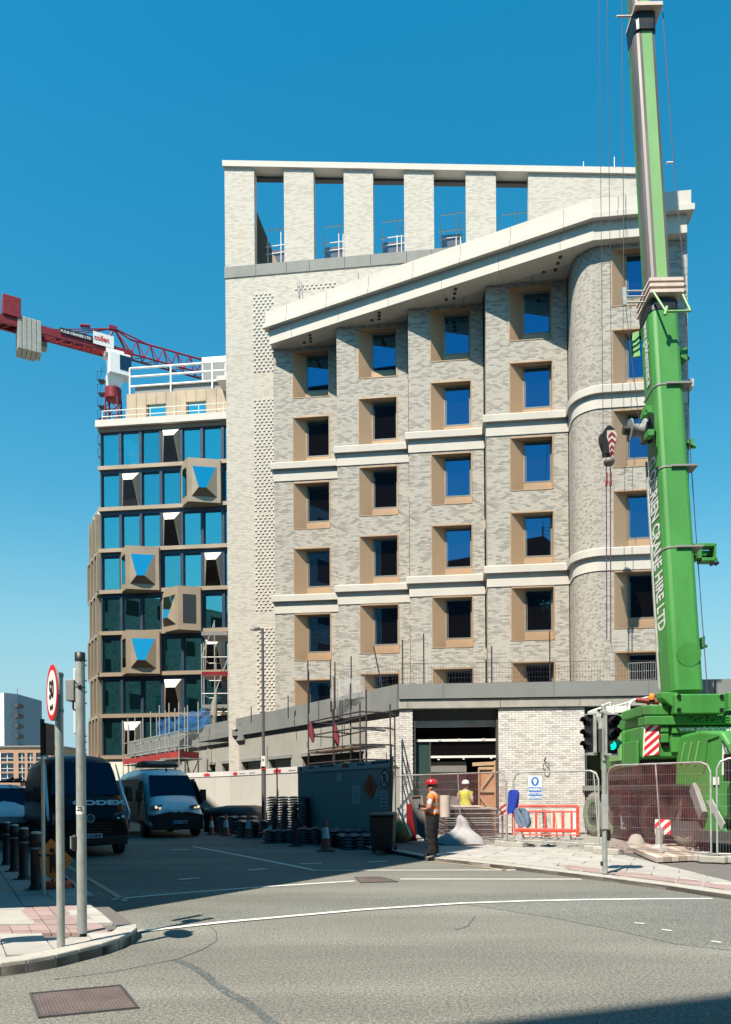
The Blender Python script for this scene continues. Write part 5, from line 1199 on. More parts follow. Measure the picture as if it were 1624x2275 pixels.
# ------------------------------------------------------------------ fences
def fence(p0, p1, label, H=1.95, net_=None, net_u=(0, 1), z0=.12, braces=(.5,), lean=0.0, group='mesh fence panels along the pavement'):
    p0, p1 = Vector(p0), Vector(p1); w = p1 - p0; L = w.length; T0 = frame(p0, w)
    T = lambda s, d, z: T0(s, d + lean * (z - z0), z)
    t = thing('fence_panel', (p0.x, p0.y, z0), label, 'fence panel', group)
    r = .021; c = .22; fr = MB()
    fr.path([T(.0, 0, z0), T(0, 0, z0 + H - c), T(c * .3, 0, z0 + H - c * .3), T(c, 0, z0 + H), T(L - c, 0, z0 + H), T(L - c * .3, 0, z0 + H - c * .3), T(L, 0, z0 + H - c), T(L, 0, z0)], r, 8)
    fr.tube(T(0, 0, z0 + .15), T(L, 0, z0 + .15), r * .8, 6); fr.build('frame', M['galv'], t)
    for b in braces: MB().tube(T(L * b - .05, .01, z0 + H), T(L * b + .08, .01, z0 + .15), r * .8, 6).build('brace', M['galv'], t)
    wm = MB(); n = int(L / .055)
    for i in range(1, n): s = L * i / n; wm.tube(T(s, 0, z0 + .15), T(s, 0, z0 + H), .0017, 3, cap=False, smooth=False)
    for k in range(1, 8): z = z0 + .15 + (H - .15) * k / 8; wm.tube(T(0, 0, z), T(L, 0, z), .002, 3, cap=False, smooth=False)
    wm.build('wire_mesh', M['galv'], t, kind='stuff')
    for s in (0, L):
        MB().box(s - .35, s + .35, -.12, .12, z0 - .03, z0 + .11, T=T0).build('concrete_foot', M['concl'], t, bevel=.02)
    if net_:
        nb_ = MB(); n = 24; m = 8; v = []; a, b = net_u; rr = random.Random(int(p0.x * 10))
        for j in range(m + 1):
            for i in range(n + 1):
                u = a + (b - a) * i / n; z = z0 + .02 + (H + .01) * j / m; v.append(T(L * u, .03 + .03 * math.sin(i * 1.3 + j) * rr.random() + (.06 * math.sin(i * .8) if j == 0 else 0), z + (.04 * math.sin(i * .9) if j in (0,) else 0)))
        nb_.add(v, [(j * (n + 1) + i, j * (n + 1) + i + 1, (j + 1) * (n + 1) + i + 1, (j + 1) * (n + 1) + i) for j in range(m) for i in range(n)], smooth=True)
        nb_.build('debris_netting', M[net_], t, norm=False)
    return t
fA = [(.92, 24.3), (3.78, 20.5)]; fB = [(3.92, 20.25), (5.62, 18.45)]; fC = [(5.60, 17.7), (7.06, 15.65)]; fD = [(7.14, 15.55), (10.3, 14.4)]
fence(fA[0], fA[1], 'mesh fence panel with red netting in front of the shopfront, behind the standing worker', net_='rednet', net_u=(.28, 1), braces=(.62,), H=1.95)
fence(fB[0], fB[1], 'mesh fence panel carrying the blue hearing protection sign and a blue jacket', braces=(.97,), H=1.93)
fence(fC[0], fC[1], 'mesh fence panel with red netting right of the traffic light pole', net_='rednet', net_u=(.0, .99), braces=(.52,), H=2.02)
fence(fD[0], fD[1], 'mesh fence panel without netting at the right edge in front of the crane cab', braces=(.55,), H=2.08)
# sign on fence B
u = (4.42, 19.72); wB = Vector(fB[1]) - Vector(fB[0]); TB = frame(fB[0], wB); s0 = .48
a, b = P(1175, 1777, 19.8), P(1205, 1724, 19.8)
sg1 = thing('safety_sign', (a.x, 19.75, a.z), 'blue and white hearing protection notice tied to the fence', 'sign')
TQ0 = frame((a.x, 19.72), wB); TQ = lambda s_, d_, z_: TQ0(s_, d_, z_ + a.z); W_ = (b.x - a.x) * 1.15; H_ = b.z - a.z
MB().box(0, W_, .03, .05, 0, H_, T=TQ).build('board', M['white'], sg1)
MB().box(.01, W_ - .01, .05, .053, .01, H_ * .53, T=TQ).build('blue_panel', M['blue'], sg1)
cc_ = TQ(W_ / 2, .05, H_ * .77); q = MB(); n = 24; xw = Vector((wB.x, wB.y, 0)).normalized()
q.poly([cc_ + xw * math.cos(2 * math.pi * i / n) * H_ * .19 + Vector((0, 0, math.sin(2 * math.pi * i / n) * H_ * .19)) + Vector((0, -.004, 0)) for i in range(n)]); q.build('blue_disc', M['blue'], sg1, norm=False)
q = MB(); q.poly([cc_ + xw * a_ * H_ + Vector((0, -.008, b_ * H_)) for a_, b_ in ((-.05, -.12), (.05, -.12), (.06, -.03), (.09, -.02), (.1, .05), (.06, .1), (0, .125), (-.06, .1), (-.1, .05), (-.09, -.02), (-.06, -.03))]); q.build('head_symbol', M['white'], sg1, norm=False)
for k, wd in enumerate(('HEARING', 'PROTECTION', 'REQUIRED')): text(wd, 'sign_lettering', sg1, TQ(W_ / 2, .058, H_ * (.39 - .165 * k)), xw, (0, 0, 1), H_ * .105, M['white'], align='CENTER', wide=.92 if k != 1 else .78, bold=.003)
# clothes on the fence
def drape(name, m, pts, T, th=.05, folds=6, amp=.02):
    mb = MB(); n = len(pts); rings = []
    for (z, s0, s1) in pts: rings.append([T(s0 + (s1 - s0) * i / 8, th + amp * math.sin(i * 1.9 + z * 9), z) for i in range(9)] + [T(s0 + (s1 - s0) * i / 8, -.02, z) for i in range(8, -1, -1)])
    mb.loft(rings); return mb
TBj = frame(fB[0], wB)
tag(drape('jacket', 0, [(1.60, -.03, .10), (1.52, -.10, .17), (1.35, -.13, .16), (1.2, -.14, .13), (1.02, -.15, .08), (.97, -.11, .02)], TBj, .09).build('jacket', M['jack'], None), 'bright blue jacket hung over the fence post left of the safety sign', 'jacket')
tag(drape('coat', 0, [(1.12, .1, .30), (1.04, .08, .45), (.88, .10, .50), (.74, .16, .54), (.62, .26, .48)], TBj, .1, amp=.03).build('coat', M['denim'], None), 'blue grey jacket bundled on the red barrier below the blue one', 'jacket')
# red plastic barrier
rb = thing('plastic_barrier', P(1210, 1757, 23.2), 'red plastic pedestrian barrier standing on the gravel behind the fence', 'barrier')
ba, bb = P(1137, 1830, 23.6), P(1287, 1830, 22.9); TBr = frame((ba.x, ba.y), (bb.x - ba.x, bb.y - ba.y)); L_ = (Vector(bb[:2]) - Vector(ba[:2])).length
def zb(y): return P(1210, y, 23.2).z
fr = MB(); z1_, z2_, z3_ = .30, 1.02, 1.14
fr.box(.05, L_ - .05, -.03, .03, z3_ - .09, z3_, T=TBr); fr.box(0, L_, -.03, .03, z2_ - .12, z2_ - .06, T=TBr); fr.box(0, L_ - .05, -.03, .03, .30, .42, T=TBr); fr.box(0.05, L_ - .1, -.03, .03, .2, .25, T=TBr)
for s in (0, L_ - .10): fr.box(s, s + .10, -.03, .03, .2, z3_ - .02, T=TBr)
fr.build('rail_frame', M['redpl'], rb, bevel=.03)
for i in range(7):
    s = .22 + (L_ - .44) * i / 6; MB().box(s - .035, s + .035, -.025, .025, .42, z2_ - .12, T=TBr).build('upright', M['redpl'], rb, bevel=.015)
for s in (.25, L_ - .35): MB().prism([TBr(s - .12, -.3, .1), TBr(s + .12, -.3, .1), TBr(s + .12, .3, .1), TBr(s - .12, .3, .1)], [TBr(s - .03, -.04, .3), TBr(s + .03, -.04, .3), TBr(s + .03, .04, .3), TBr(s - .03, .04, .3)]).build('foot', M['grey'], rb)
# things stored behind the barrier
st_ = thing('board_stack', P(1200, 1757, 24.4), 'white offcuts and boards leaning behind the red barrier', 'boards')
for k in range(9):
    x = 1150 + 15 * k; p = P(x, 1800, 24.3); q = MB(); w = rnd.uniform(.08, .16); ln = rnd.uniform(-.12, .2); q.prism([(p.x, 24.3, .1), (p.x + w, 24.3, .1), (p.x + w, 24.4, .1), (p.x, 24.4, .1)], [(p.x + ln, 24.6, .95), (p.x + w + ln, 24.6, .95), (p.x + w + ln, 24.7, .95), (p.x + ln, 24.7, .95)]); q.build('board', rnd.choice([M['white'], M['beige'], M['scafd']]), st_)
# striped panel, sheet stack, sack, roll, leaning board
stp = thing('striped_sign', P(1112, 1757, 21.6), 'red and white striped barrier board standing left of the fence joint', 'sign')
stripes('board', [P(1107, 1811, 21.5), P(1130, 1811, 21.5), P(1130, 1786, 21.5), P(1112, 1786, 21.5)], 3, M['white'], M['rededge'], stp, slope=.9)
MB().tube(P(1116, 1812, 21.6), (P(1116, 1812, 21.6).x, 21.6, .1), .03, 6).tube(P(1126, 1812, 21.6), (P(1126, 1812, 21.6).x, 21.6, .1), .03, 6).box(P(1108, 1850, 21.6).x, P(1136, 1850, 21.6).x, 21.4, 21.8, .08, .16).build('stand', M['grey'], stp)
ssx = thing('sheet_stack', P(1050, 1757, 23.0), 'stack of corrugated metal sheets seen through the red netting', 'metal sheets')
a, b = P(985, 1830, 22.8), P(1105, 1830, 22.8)
for k in range(14):
    z = .14 + k * .068; dx = rnd.uniform(-.06, .06); q = MB(); q.box(a.x + dx, b.x + dx, 22.7 + rnd.uniform(0, .1), 24.2, z, z + .03); q.build('sheet', M['galv'] if k % 2 else M['grey'], ssx)
MB().box(a.x + .1, b.x - .4, 23.0, 24.0, .14 + 14 * .068, .14 + 14 * .068 + .03).build('sheet', M['beige'], ssx)
sk = MB(); sp_ = P(1023, 1870, 20.9); rr = random.Random(5); rings = []; nf = 30
ph = [rr.uniform(0, 6.28) for _ in range(6)]
for j in range(13):
    u = j / 12; z = .80 * u ** .95; r_ = .62 * (1 - u) ** 1.25 + .05 * math.sin(u * 9) + .02
    ring = []
    for i in range(nf):
        a_ = 2 * math.pi * i / nf; f_ = 1 + .13 * math.sin(3 * a_ + ph[0] + 2 * u) + .10 * math.sin(5 * a_ + ph[1] - 3 * u) + .06 * math.sin(9 * a_ + ph[2]) + rr.uniform(-.03, .03)
        ring.append((sp_.x + math.cos(a_) * r_ * f_ + .10 * math.sin(u * 3), sp_.y + .2 + math.sin(a_) * r_ * f_ * .7, .11 + z + .03 * math.sin(4 * a_ + ph[3]) * (1 - u)))
    rings.append(ring)
sk.loft(rings); tag(sk.build('sack', M['sackm'], None), 'pale woven sack slumped into a cone at the foot of the netted fence', 'sack')
q = MB(); a = P(989, 1815, 21.9); q.lathe([(.15, 0), (.15, .62)], c=(a.x, a.y, a.z), n=16); tag(q.build('membrane_roll', M['beige'], None), 'beige roll standing on end beside the worker', 'roll')
tb_ = thing('leaning_frame', P(925, 1757, 22.4), 'dark wooden frame leaning against the wall left of the worker', 'frame')
q = MB(); A_, B_, C_, D_ = P(913, 1770, 22.2), P(936, 1768, 22.2), P(946, 1868, 21.6), P(926, 1852, 21.8)
q.prism([A_, B_, C_, D_], [k + Vector((0, .05, 0)) for k in (A_, B_, C_, D_)]); q.build('sheet', M['dgrey'], tb_)
q = MB(); 
for a, b in ((A_, B_), (B_, C_), (A_, D_)): q.beam(a + Vector((0, -.03, 0)), b + Vector((0, -.03, 0)), .05, .05)
q.build('edge_strip', M['tand'], tb_)
q = MB(); q.box(P(904, 1830, 22.8).x, P(925, 1830, 22.8).x, 22.8, 23.0, .1, P(915, 1786, 22.8).z); tag(q.build('red_board', M['redp'], None), 'dull red board standing against the brick pier behind the fence', 'board')
rings = []
for j, (r, z) in enumerate(((.25, 0), (.34, .15), (.3, .35), (.22, .5), (.05, .6))): rings.append([(P(888, 1840, 22.6).x + math.cos(.5 * i) * r * (1 + .15 * math.sin(i * 2 + j)), 22.6 + math.sin(.5 * i) * r, .1 + z) for i in range(12)])
q = MB(); q.loft(rings); tag(q.build('yellow_bag', M['yeld'], None), 'crumpled yellow green bag on the ground behind the wheelie bin', 'bag')
q = MB(); q.tube(P(884, 1795, 21.8), P(914, 1859, 21.2), .03, 6); tag(q.build('steel_prop', M['galv'], None), 'thin steel prop leaning between the bin and the fence', 'prop')
# netting continuing, small gravel stones
rg = random.Random(9); q = MB()
for k in range(420):
    x = rg.uniform(3.6, 8.4); e = site_edge(x); y = e + rg.uniform(.1, 3.0); r = rg.uniform(.015, .06); q.lathe([(r * .3, 0), (r, r * .4), (r * .3, r * .9)], c=(x, y, .10), n=5, smooth=False)
tag(q.build('rubble', M['gravel'], None, kind='stuff'), 'loose grey rubble and stones on the site ground', 'rubble')
# ------------------------------------------------------------------ vans
HD = -ST                                       # the vans face this way, towards the viewer
HZ = math.atan2(HD.y, HD.x)
def van_body(t, st, m, name='body', low=None):
    """st: list of (x forward, z bottom, z top, half width at sill, belt, roof)"""
    mb = MB(); rings = []
    for x, zb, zt, ws, wb2, wr in st:
        zm = zb + (zt - zb) * .18; ze = zb + (zt - zb) * .52; zr = zt - min(.22, (zt - zb) * .12)
        rings.append([(x, ws * .96, zb), (x, ws, zm), (x, wb2, ze), (x, wr, zr), (x, wr * .82, zt), (x, 0, zt + .015), (x, -wr * .82, zt), (x, -wr, zr), (x, -wb2, ze), (x, -ws, zm), (x, -ws * .96, zb)])
    mb.loft(rings); return mb.build(name, m, t, local=True, subd=1)
def vwheel(t, x, y, r=.34):
    for n, m, pr in (('tyre', 'rubber', [(r * .6, -.11), (r * .95, -.12), (r, -.08), (r, .08), (r * .95, .12), (r * .6, .11)]), ('rim', 'grey', [(r * .62, -.09), (r * .5, -.04), (r * .2, -.06), (.01, -.06)])):
        mb = MB(); s = 1 if y < 0 else -1; mb.lathe([(a, b * s) for a, b in pr], c=(x, y, r), ax='y', n=20)
        if n == 'tyre': w = mb.build('wheel', M[m], t, local=True)
        else: mb.build('rim', M[m], w, local=True)
def qd(mb, pts, th=.012):
    n = (Vector(pts[1]) - Vector(pts[0])).cross(Vector(pts[-1]) - Vector(pts[0])).normalized() * th
    mb.prism([Vector(p) - n * 0 for p in pts], [Vector(p) + n for p in pts]); return mb
def pnl(t, name, m, pts, th=.012, par=None, subd=0):
    return qd(MB(), pts, th).build(name, m, par or t, local=True)
def lamp_unit(t, y0, y1, x0, x1, z0, z1, m='lens', amber=True):
    s = 1 if y1 > 0 else -1
    mb = MB(); mb.prism([(x1, y0, z0), (x0, y1, z0 + .04), (x0 - .08, y1, z1), (x1 - .03, y0, z1 - .05)], [(x1 + .03, y0, z0), (x0 + .03, y1, z0 + .04), (x0 - .05, y1, z1), (x1, y0, z1 - .05)])
    h = mb.build('headlight', M['dgrey'], t, local=True)
    c = ((x0 + x1) / 2 + .03, (y0 + y1) / 2, (z0 + z1) / 2); q = MB(); q.lathe([(.055, 0), (.03, .03), (.005, .035)], c=(c[0] - .01, c[1] + s * .06, c[2]), ax='x', n=10); q.lathe([(.04, 0), (.02, .02), (.004, .025)], c=(c[0] + .02, c[1] - s * .06, c[2] - .03), ax='x', n=10); q.build('bulb', M[m], h, local=True)
    if amber: q = MB(); q.lathe([(.05, 0), (.03, .03), (.004, .035)], c=(x0 - .06, c[1] + s * .02, z1 - .07), ax='x', n=10); q.build('indicator', M['amber'], h, local=True)
    return h
M['platem'] = mat('number_plate', (.55, .60, .62), .5, 0, 0); M['pblue'] = mat('plate_ink', (.01, .02, .08), .6, 0, 0)
M['lit'] = mat('lit_headlight', (.9, .8, .6), .2, 0, 0, emit=(1, .8, .5), es=.5)
def plate_(t, x, y, z, txt, w=.52, h=.11):
    b = MB().box(x, x + .012, y - w / 2, y + w / 2, z, z + h).build('number_plate', M['platem'], t, local=True)
    text(txt, 'plate_lettering', b, (x + .016, y - w / 2 + .05, z + .022), (0, 1, 0), (0, 0, 1), h * .62, M['pblue'], wide=.92, local=True, bold=.004)
    MB().box(x + .012, x + .015, y - w / 2, y - w / 2 + .045, z, z + h).build('plate_band', M['blue'], b, local=True)
# black van (local +y is the viewer's right)
vb = thing('parked_van', (-6.84, 19.0, 0), 'black panel van with pale lettering across its bonnet, left behind the two grey poles', 'van', rz=HZ)
S = [(-6.6, .45, 2.5, .95, .99, .86), (-6.3, .35, 2.62, .99, 1.01, .9), (-3, .32, 2.66, 1.0, 1.02, .9), (-1.9, .32, 2.62, 1.0, 1.02, .89), (-1.45, .32, 2.45, 1.0, 1.02, .86), (-1.1, .32, 2.12, 1.0, 1.02, .83), (-.62, .30, 1.52, 1.0, 1.01, .86), (-.3, .28, 1.36, .99, 1.0, .86), (-.08, .25, 1.16, .97, .97, .86), (.02, .3, .95, .92, .9, .8)]
van_body(vb, S, M['vanb'])
pnl(vb, 'windscreen', M['vglass'], [(-.60, -.84, 1.53), (-.60, .84, 1.53), (-1.30, .72, 2.38), (-1.30, -.72, 2.38)], .03)
pnl(vb, 'sun_strip', M['vanw'], [(-.72, .50, 1.66), (-.72, .72, 1.66), (-.79, .71, 1.74), (-.79, .5, 1.74)], .04)
for s in (1, -1):
    MB().prism([(-1.4, s * .90, 2.35), (-.62, s * .98, 1.5), (-.1, s * 1.0, 1.1), (-.1, s * .97, .9)], [(-1.43, s * .86, 2.40), (-.66, s * .94, 1.55), (-.12, s * .96, 1.14), (-.12, s * .93, .94)]).build('pillar_trim', M['vanw'], vb, local=True)
    vwheel(vb, -1.05, s * .88); vwheel(vb, -5.1, s * .88)
    lamp_unit(vb, s * .58 if s > 0 else -.88, s * .88 if s > 0 else -.58, -.08, -.02, .82, 1.14)
    q = MB(); q.box(-.95, -.80, s * 1.12 - .1, s * 1.12 + .1, 1.38, 1.78); q.build('mirror', M['black'], vb, local=True, bevel=.04)
MB().box(.0, .05, -.9, .9, .3, .52).build('bumper', M['black'], vb, local=True, bevel=.02)
for k in range(4): MB().box(-.005, .03, -.52, .52, .62 + .07 * k, .65 + .07 * k).build('grille_bar', M['black'], vb, local=True)
text('CODEX', 'bonnet_lettering', vb, (-.20, -.38, 1.30), (0, 1, 0), (-.45, 0, .4), .17, M['platem'], wide=1.55, local=True, bold=.012)
q = MB(); n = 20
for a, b in ((.105, .088),):
    for i in range(n):
        t0, t1 = 2 * math.pi * i / n, 2 * math.pi * (i + 1) / n
        q.poly([(.05, math.cos(t0) * a, .97 + math.sin(t0) * a), (.05, math.cos(t1) * a, .97 + math.sin(t1) * a), (.05, math.cos(t1) * b, .97 + math.sin(t1) * b), (.05, math.cos(t0) * b, .97 + math.sin(t0) * b)])
for a, b in (((-.045, .05), (0, .0)), ((.045, .05), (0, .0)), ((-.075, .035), (-.035, -.07)), ((-.035, -.07), (0, .0)), ((.075, .035), (.035, -.07)), ((.035, -.07), (0, .0))): q.beam((.052, a[0], .97 + a[1]), (.052, b[0], .97 + b[1]), .014, .006)
q.build('badge', M['platem'], vb, local=True, norm=False, kind='stuff')
plate_(vb, .055, .02, .48, '171-D-5310')
# silver and black van
vc = thing('parked_van', (-6.6, 26.9, 0), 'white fronted van with black lower bumper and roof box, right of the black van', 'van', rz=HZ)
S2 = [(-5.9, .45, 2.36, .95, .99, .86), (-5.6, .35, 2.48, 1.0, 1.02, .9), (-3, .32, 2.50, 1.01, 1.03, .9), (-1.9, .32, 2.48, 1.01, 1.03, .89), (-1.5, .32, 2.38, 1.01, 1.03, .86), (-1.15, .32, 2.06, 1.01, 1.03, .83), (-.62, .30, 1.46, 1.01, 1.02, .86), (-.28, .28, 1.30, 1.0, 1.0, .84), (-.08, .25, 1.08, .97, .96, .82), (.02, .3, .88, .92, .88, .76)]
van_body(vc, S2, M['vanw'])
for s in (1, -1):
    MB().box(-5.7, -1.5, s * 1.035 - .01, s * 1.035 + .01, .5, 2.1).build('side_panel', M['vanb'], vc, local=True)
    q = MB(); q.prism([(-1.5, s * 1.03, .6), (-.3, s * 1.04, .6), (-.55, s * 1.02, 1.42), (-1.15, s * .95, 2.0), (-1.5, s * .95, 2.05)], [(-1.5, s * 1.05, .6), (-.3, s * 1.06, .6), (-.55, s * 1.04, 1.42), (-1.15, s * .97, 2.0), (-1.5, s * .97, 2.05)]); q.build('cab_door', M['vanb'], vc, local=True)
    vwheel(vc, -1.0, s * .9); vwheel(vc, -4.6, s * .9)
    lamp_unit(vc, .42 if s > 0 else -.95, .95 if s > 0 else -.42, -.14, .0, .98, 1.18, m='lit', amber=False)
    q = MB(); q.box(-.95, -.80, s * 1.17 - .1, s * 1.17 + .1, 1.28, 1.70); q.tube((-.88, s * .98, 1.38), (-.88, s * 1.12, 1.38), .03, 5); q.build('mirror', M['black'], vc, local=True, bevel=.04)
pnl(vc, 'windscreen', M['vglass'], [(-.60, -.82, 1.46), (-.60, .82, 1.46), (-1.28, .72, 2.20), (-1.28, -.72, 2.20)], .035)
q = MB(); q.prism([(.02, -.90, .28), (.06, -.3, .28), (.06, .3, .28), (.02, .90, .28), (.05, .9, .80), (.08, .3, .92), (.08, -.3, .92), (.05, -.9, .80)], [(-.25, -1.0, .28), (-.15, -.3, .28), (-.15, .3, .28), (-.25, 1.0, .28), (-.25, 1.0, .82), (-.15, .3, .92), (-.15, -.3, .92), (-.25, -1.0, .82)]); q.build('bumper', M['black'], vc, local=True, bevel=.03)
q = MB(); q.beam((.09, -.6, .98), (.10, -.08, .90), .02, .03); q.beam((.10, -.08, .90), (.11, 0, .96), .02, .03); q.beam((.11, 0, .96), (.10, .08, .90), .02, .03); q.beam((.10, .08, .90), (.09, .6, .98), .02, .03); q.beam((.09, -.6, 1.03), (.10, -.08, .95), .02, .02); q.beam((.10, .08, .95), (.09, .6, 1.03), .02, .02); q.beam((.10, -.08, .95), (.11, 0, 1.01), .02, .02); q.beam((.11, 0, 1.01), (.10, .08, .95), .02, .02); q.build('grille_trim', M['platem'], vc, local=True)
plate_(vc, .085, .05, .50, '222-D-10863')
q = MB(); q.lathe([(.03, 0), (.045, .03), (.02, .09), (.005, .13)], c=(-1.58, 0, 2.38), ax='z', n=8); q.build('roof_badge', M['black'], vc, local=True)
rbx = MB(); rbx.loft([[(-3.6, y, z) for y, z in ((-.7, 2.56), (-.62, 2.78), (.62, 2.78), (.7, 2.56))], [(-2.6, y, z) for y, z in ((-.7, 2.56), (-.62, 2.8), (.62, 2.8), (.7, 2.56))], [(-2.0, y, z) for y, z in ((-.6, 2.56), (-.5, 2.66), (.5, 2.66), (.6, 2.56))]]); rbx.build('roof_box', M['black'], vc, local=True, bevel=.03)
# third vehicle at the left edge
vd = thing('parked_van', (-11.55, 24.6, 0), 'small van with roof rack and one lit headlight at the left edge behind the bollards', 'van', rz=HZ)
S3 = [(-4.6, .4, 1.75, .85, .92, .78), (-4.2, .3, 1.88, .92, .94, .8), (-2, .3, 1.92, .93, .95, .8), (-1.6, .3, 1.88, .93, .95, .78), (-1.0, .3, 1.45, .93, .94, .76), (-.7, .3, 1.18, .92, .93, .78), (-.3, .3, 1.06, .9, .9, .76), (-.02, .3, .85, .85, .82, .7)]
van_body(vd, S3, M['vanw']); pnl(vd, 'windscreen', M['vglass'], [(-.72, -.76, 1.18), (-.72, .76, 1.18), (-1.42, .66, 1.76), (-1.42, -.66, 1.76)], .03)
MB().box(-.1, .04, -.88, .88, .3, .66).build('bumper', M['black'], vd, local=True, bevel=.03)
for s in (1, -1): vwheel(vd, -.85, s * .83, .32); vwheel(vd, -3.6, s * .83, .32); lamp_unit(vd, .5 if s > 0 else -.85, .85 if s > 0 else -.5, -.12, .0, .74, .95, m='lit', amber=False)
q = MB(); 
for x in (-3.6, -2.8, -2.0): q.beam((x, -.75, 2.02), (x, .75, 2.02), .05, .05); q.tube((x, -.72, 1.85), (x, -.72, 2.02), .03, 5); q.tube((x, .72, 1.85), (x, .72, 2.02), .03, 5)
for y in (-.5, -.2, .3, .55): q.tube((-3.9, y, 2.1), (-1.4, y, 2.1), .05, 6)
q.build('roof_rack', M['black'], vd, local=True)

# ------------------------------------------------------------------ pavement furniture, left
def bollard(x, y, label):
    t = thing('bollard', (x, y, .12), label, 'bollard', 'black bollards along the left pavement')
    MB().lathe([(.10, 0), (.10, .05), (.078, .07), (.078, .70), (.09, .72), (.09, .76), (.078, .78), (.078, .86)], c=(x, y, .12), n=18).build('post', M['black'], t)
    MB().lathe([(.078, .86), (.082, .875), (.06, .892), (.005, .897)], c=(x, y, .12), n=18).build('cap', M['galv'], t)
    MB().lathe([(.080, .62), (.080, .65)], c=(x, y, .12), n=18).build('band', M['grey'], t)
    MB().lathe([(.17, 0), (.17, .012)], c=(x, y, .12), n=16).build('base_plate', M['dgrey'], t)
b4 = G(80, 1976, .12); b3 = G(53, 1953, .12); b2 = b3 + (b3 - b4) * .95; b1 = b2 + (b3 - b4) * .95
for b, l in ((b4, 'nearest black bollard, just left of the thin pole'), (b3, 'second nearest black bollard on the shaded left pavement'), (b2, 'third black bollard from the viewer on the left pavement'), (b1, 'farthest black bollard, at the left edge of the frame')): bollard(b.x, b.y, l)
# diamond works sign
dg = thing('works_sign', G(112, 1985, .12), 'orange diamond sign with a flagman figure standing low behind the poles', 'sign')
c = P(115, 1910.6, 11.75); h = .332
T = lambda a, b, d=0: c + Vector((a * h, d - b * .03, b * h))
MB().prism([T(-1, 0), T(0, -1), T(1, 0), T(0, 1)], [T(-1, 0, .012), T(0, -1, .012), T(1, 0, .012), T(0, 1, .012)]).build('board', M['signo'], dg, bevel=.004)
q = MB(); D = -.008
q.poly([T(.04 + .12 * math.cos(k * .4), .44 + .12 * math.sin(k * .4), D) for k in range(16)])
q.poly([T(-.62, .28, D), T(.22, .28, D), T(.22, .16, D), T(-.62, .16, D)]); q.poly([T(-.1, .16, D), T(.22, .16, D), T(.22, -.25, D), T(-.1, -.25, D)])
q.poly([T(-.1, -.25, D), T(.05, -.25, D), T(-.02, -.62, D), T(-.1, -.62, D)]); q.poly([T(.05, -.25, D), T(.22, -.25, D), T(.24, -.62, D), T(.13, -.62, D)]); q.poly([T(-.66, .28, D), T(-.56, .28, D), T(-.56, -.02, D), T(-.66, -.02, D)])
q.build('flagman_symbol', M['black'], dg, norm=False)
MB().tube(c + Vector((0, .03, -.3)), (c.x - .1, c.y + .25, .12), .02, 6).tube(c + Vector((0, .03, -.1)), (c.x + .25, c.y + .25, .12), .02, 6).build('stand', M['black'], dg)
MB().box(c.x - .22, c.x + .22, c.y + .02, c.y + .3, .12, .24).build('sandbag', M['signr'], dg, bevel=.04)
# thin pole with a dark plate seen from the edge
b = G(97, 1986, .12); tp = thing('sign_pole', b, 'thin grey pole with black upper end and dark plate, leftmost of the three poles', 'pole')
MB().tube(b, (b.x, b.y, 2.15), .028, 12).build('pole', M['pole'] if 'pole' in M else M['galv'], tp)
MB().tube((b.x, b.y, 2.15), (b.x, b.y, 2.69), .031, 12).build('pole_sleeve', M['black'], tp)
q = P(105, 1634, b.y + .05); MB().box(q.x - .012, q.x + .012, b.y - .02, b.y + .3, P(0, 1663, b.y).z - .1, P(0, 1607, b.y).z).build('sign_plate', M['black'], tp, bevel=.005)
# speed limit sign
b = G(135.5, 2103.5, .12); sp5 = thing('speed_sign', b, 'round red edged 50 km/h speed limit sign on a grey pole, seen nearly edge-on', 'sign')
M['pole'] = mat('galvanised_pole', (.36, .38, .35), .5, .35, .2, 14, .05, 60, dirt=.12, stretch=(1, 1, .4))
top = 2.76; MB().tube(b, (b.x, b.y, top), .038, 20).build('pole', M['pole'], sp5)
N = Vector((-.834, -.54, 0)).normalized(); dc = P(115.5, 1539, b.y - .03); R = .27
e1_ = Vector((0, 0, 1)); e2_ = N.cross(e1_) * -1
e2_ = Vector((-N.y, N.x, 0)) 
if (e2_.cross(e1_)).dot(N) < 0: e2_ = -e2_
def disc(r0, r1, o, m, name, n=40):
    q = MB()
    for i in range(n):
        a0, a1 = 2 * math.pi * i / n, 2 * math.pi * (i + 1) / n; f = lambda a, r: dc + N * o + e1_ * math.sin(a) * r + e2_ * math.cos(a) * r
        if r0 == 0: q.poly([f(a0, r1), f(a1, r1), f(0, 0)])
        else: q.poly([f(a0, r0), f(a0, r1), f(a1, r1), f(a1, r0)])
    return q.build(name, m, sp5, norm=False)
q = MB(); rings = [[dc + N * o + e1_ * math.sin(2 * math.pi * i / 40) * R + e2_ * math.cos(2 * math.pi * i / 40) * R for i in range(40)] for o in (-.02, .0)]; q.loft(rings, smooth=False); q.build('sign_disc', M['grey'], sp5)
disc(0, R * .80, .003, M['white'], 'sign_face'); disc(R * .80, R * .995, .003, M['rededge'], 'sign_border')
text('50', 'sign_digits', sp5, dc + N * .006 + e1_ * -.05, e2_, e1_, .17, M['black'], align='CENTER', wide=.9, bold=.006); text('km/h', 'sign_digits', sp5, dc + N * .006 + e1_ * -.16, e2_, e1_, .05, M['black'], align='CENTER', bold=.002)
for z in (dc.z - .17, dc.z + .17): MB().lathe([(.043, -.015), (.043, .015)], c=(b.x, b.y, z), n=16).box(b.x - .06, b.x - .02, b.y - .03, b.y + .03, z - .02, z + .02).build('clamp', M['grey'], sp5)
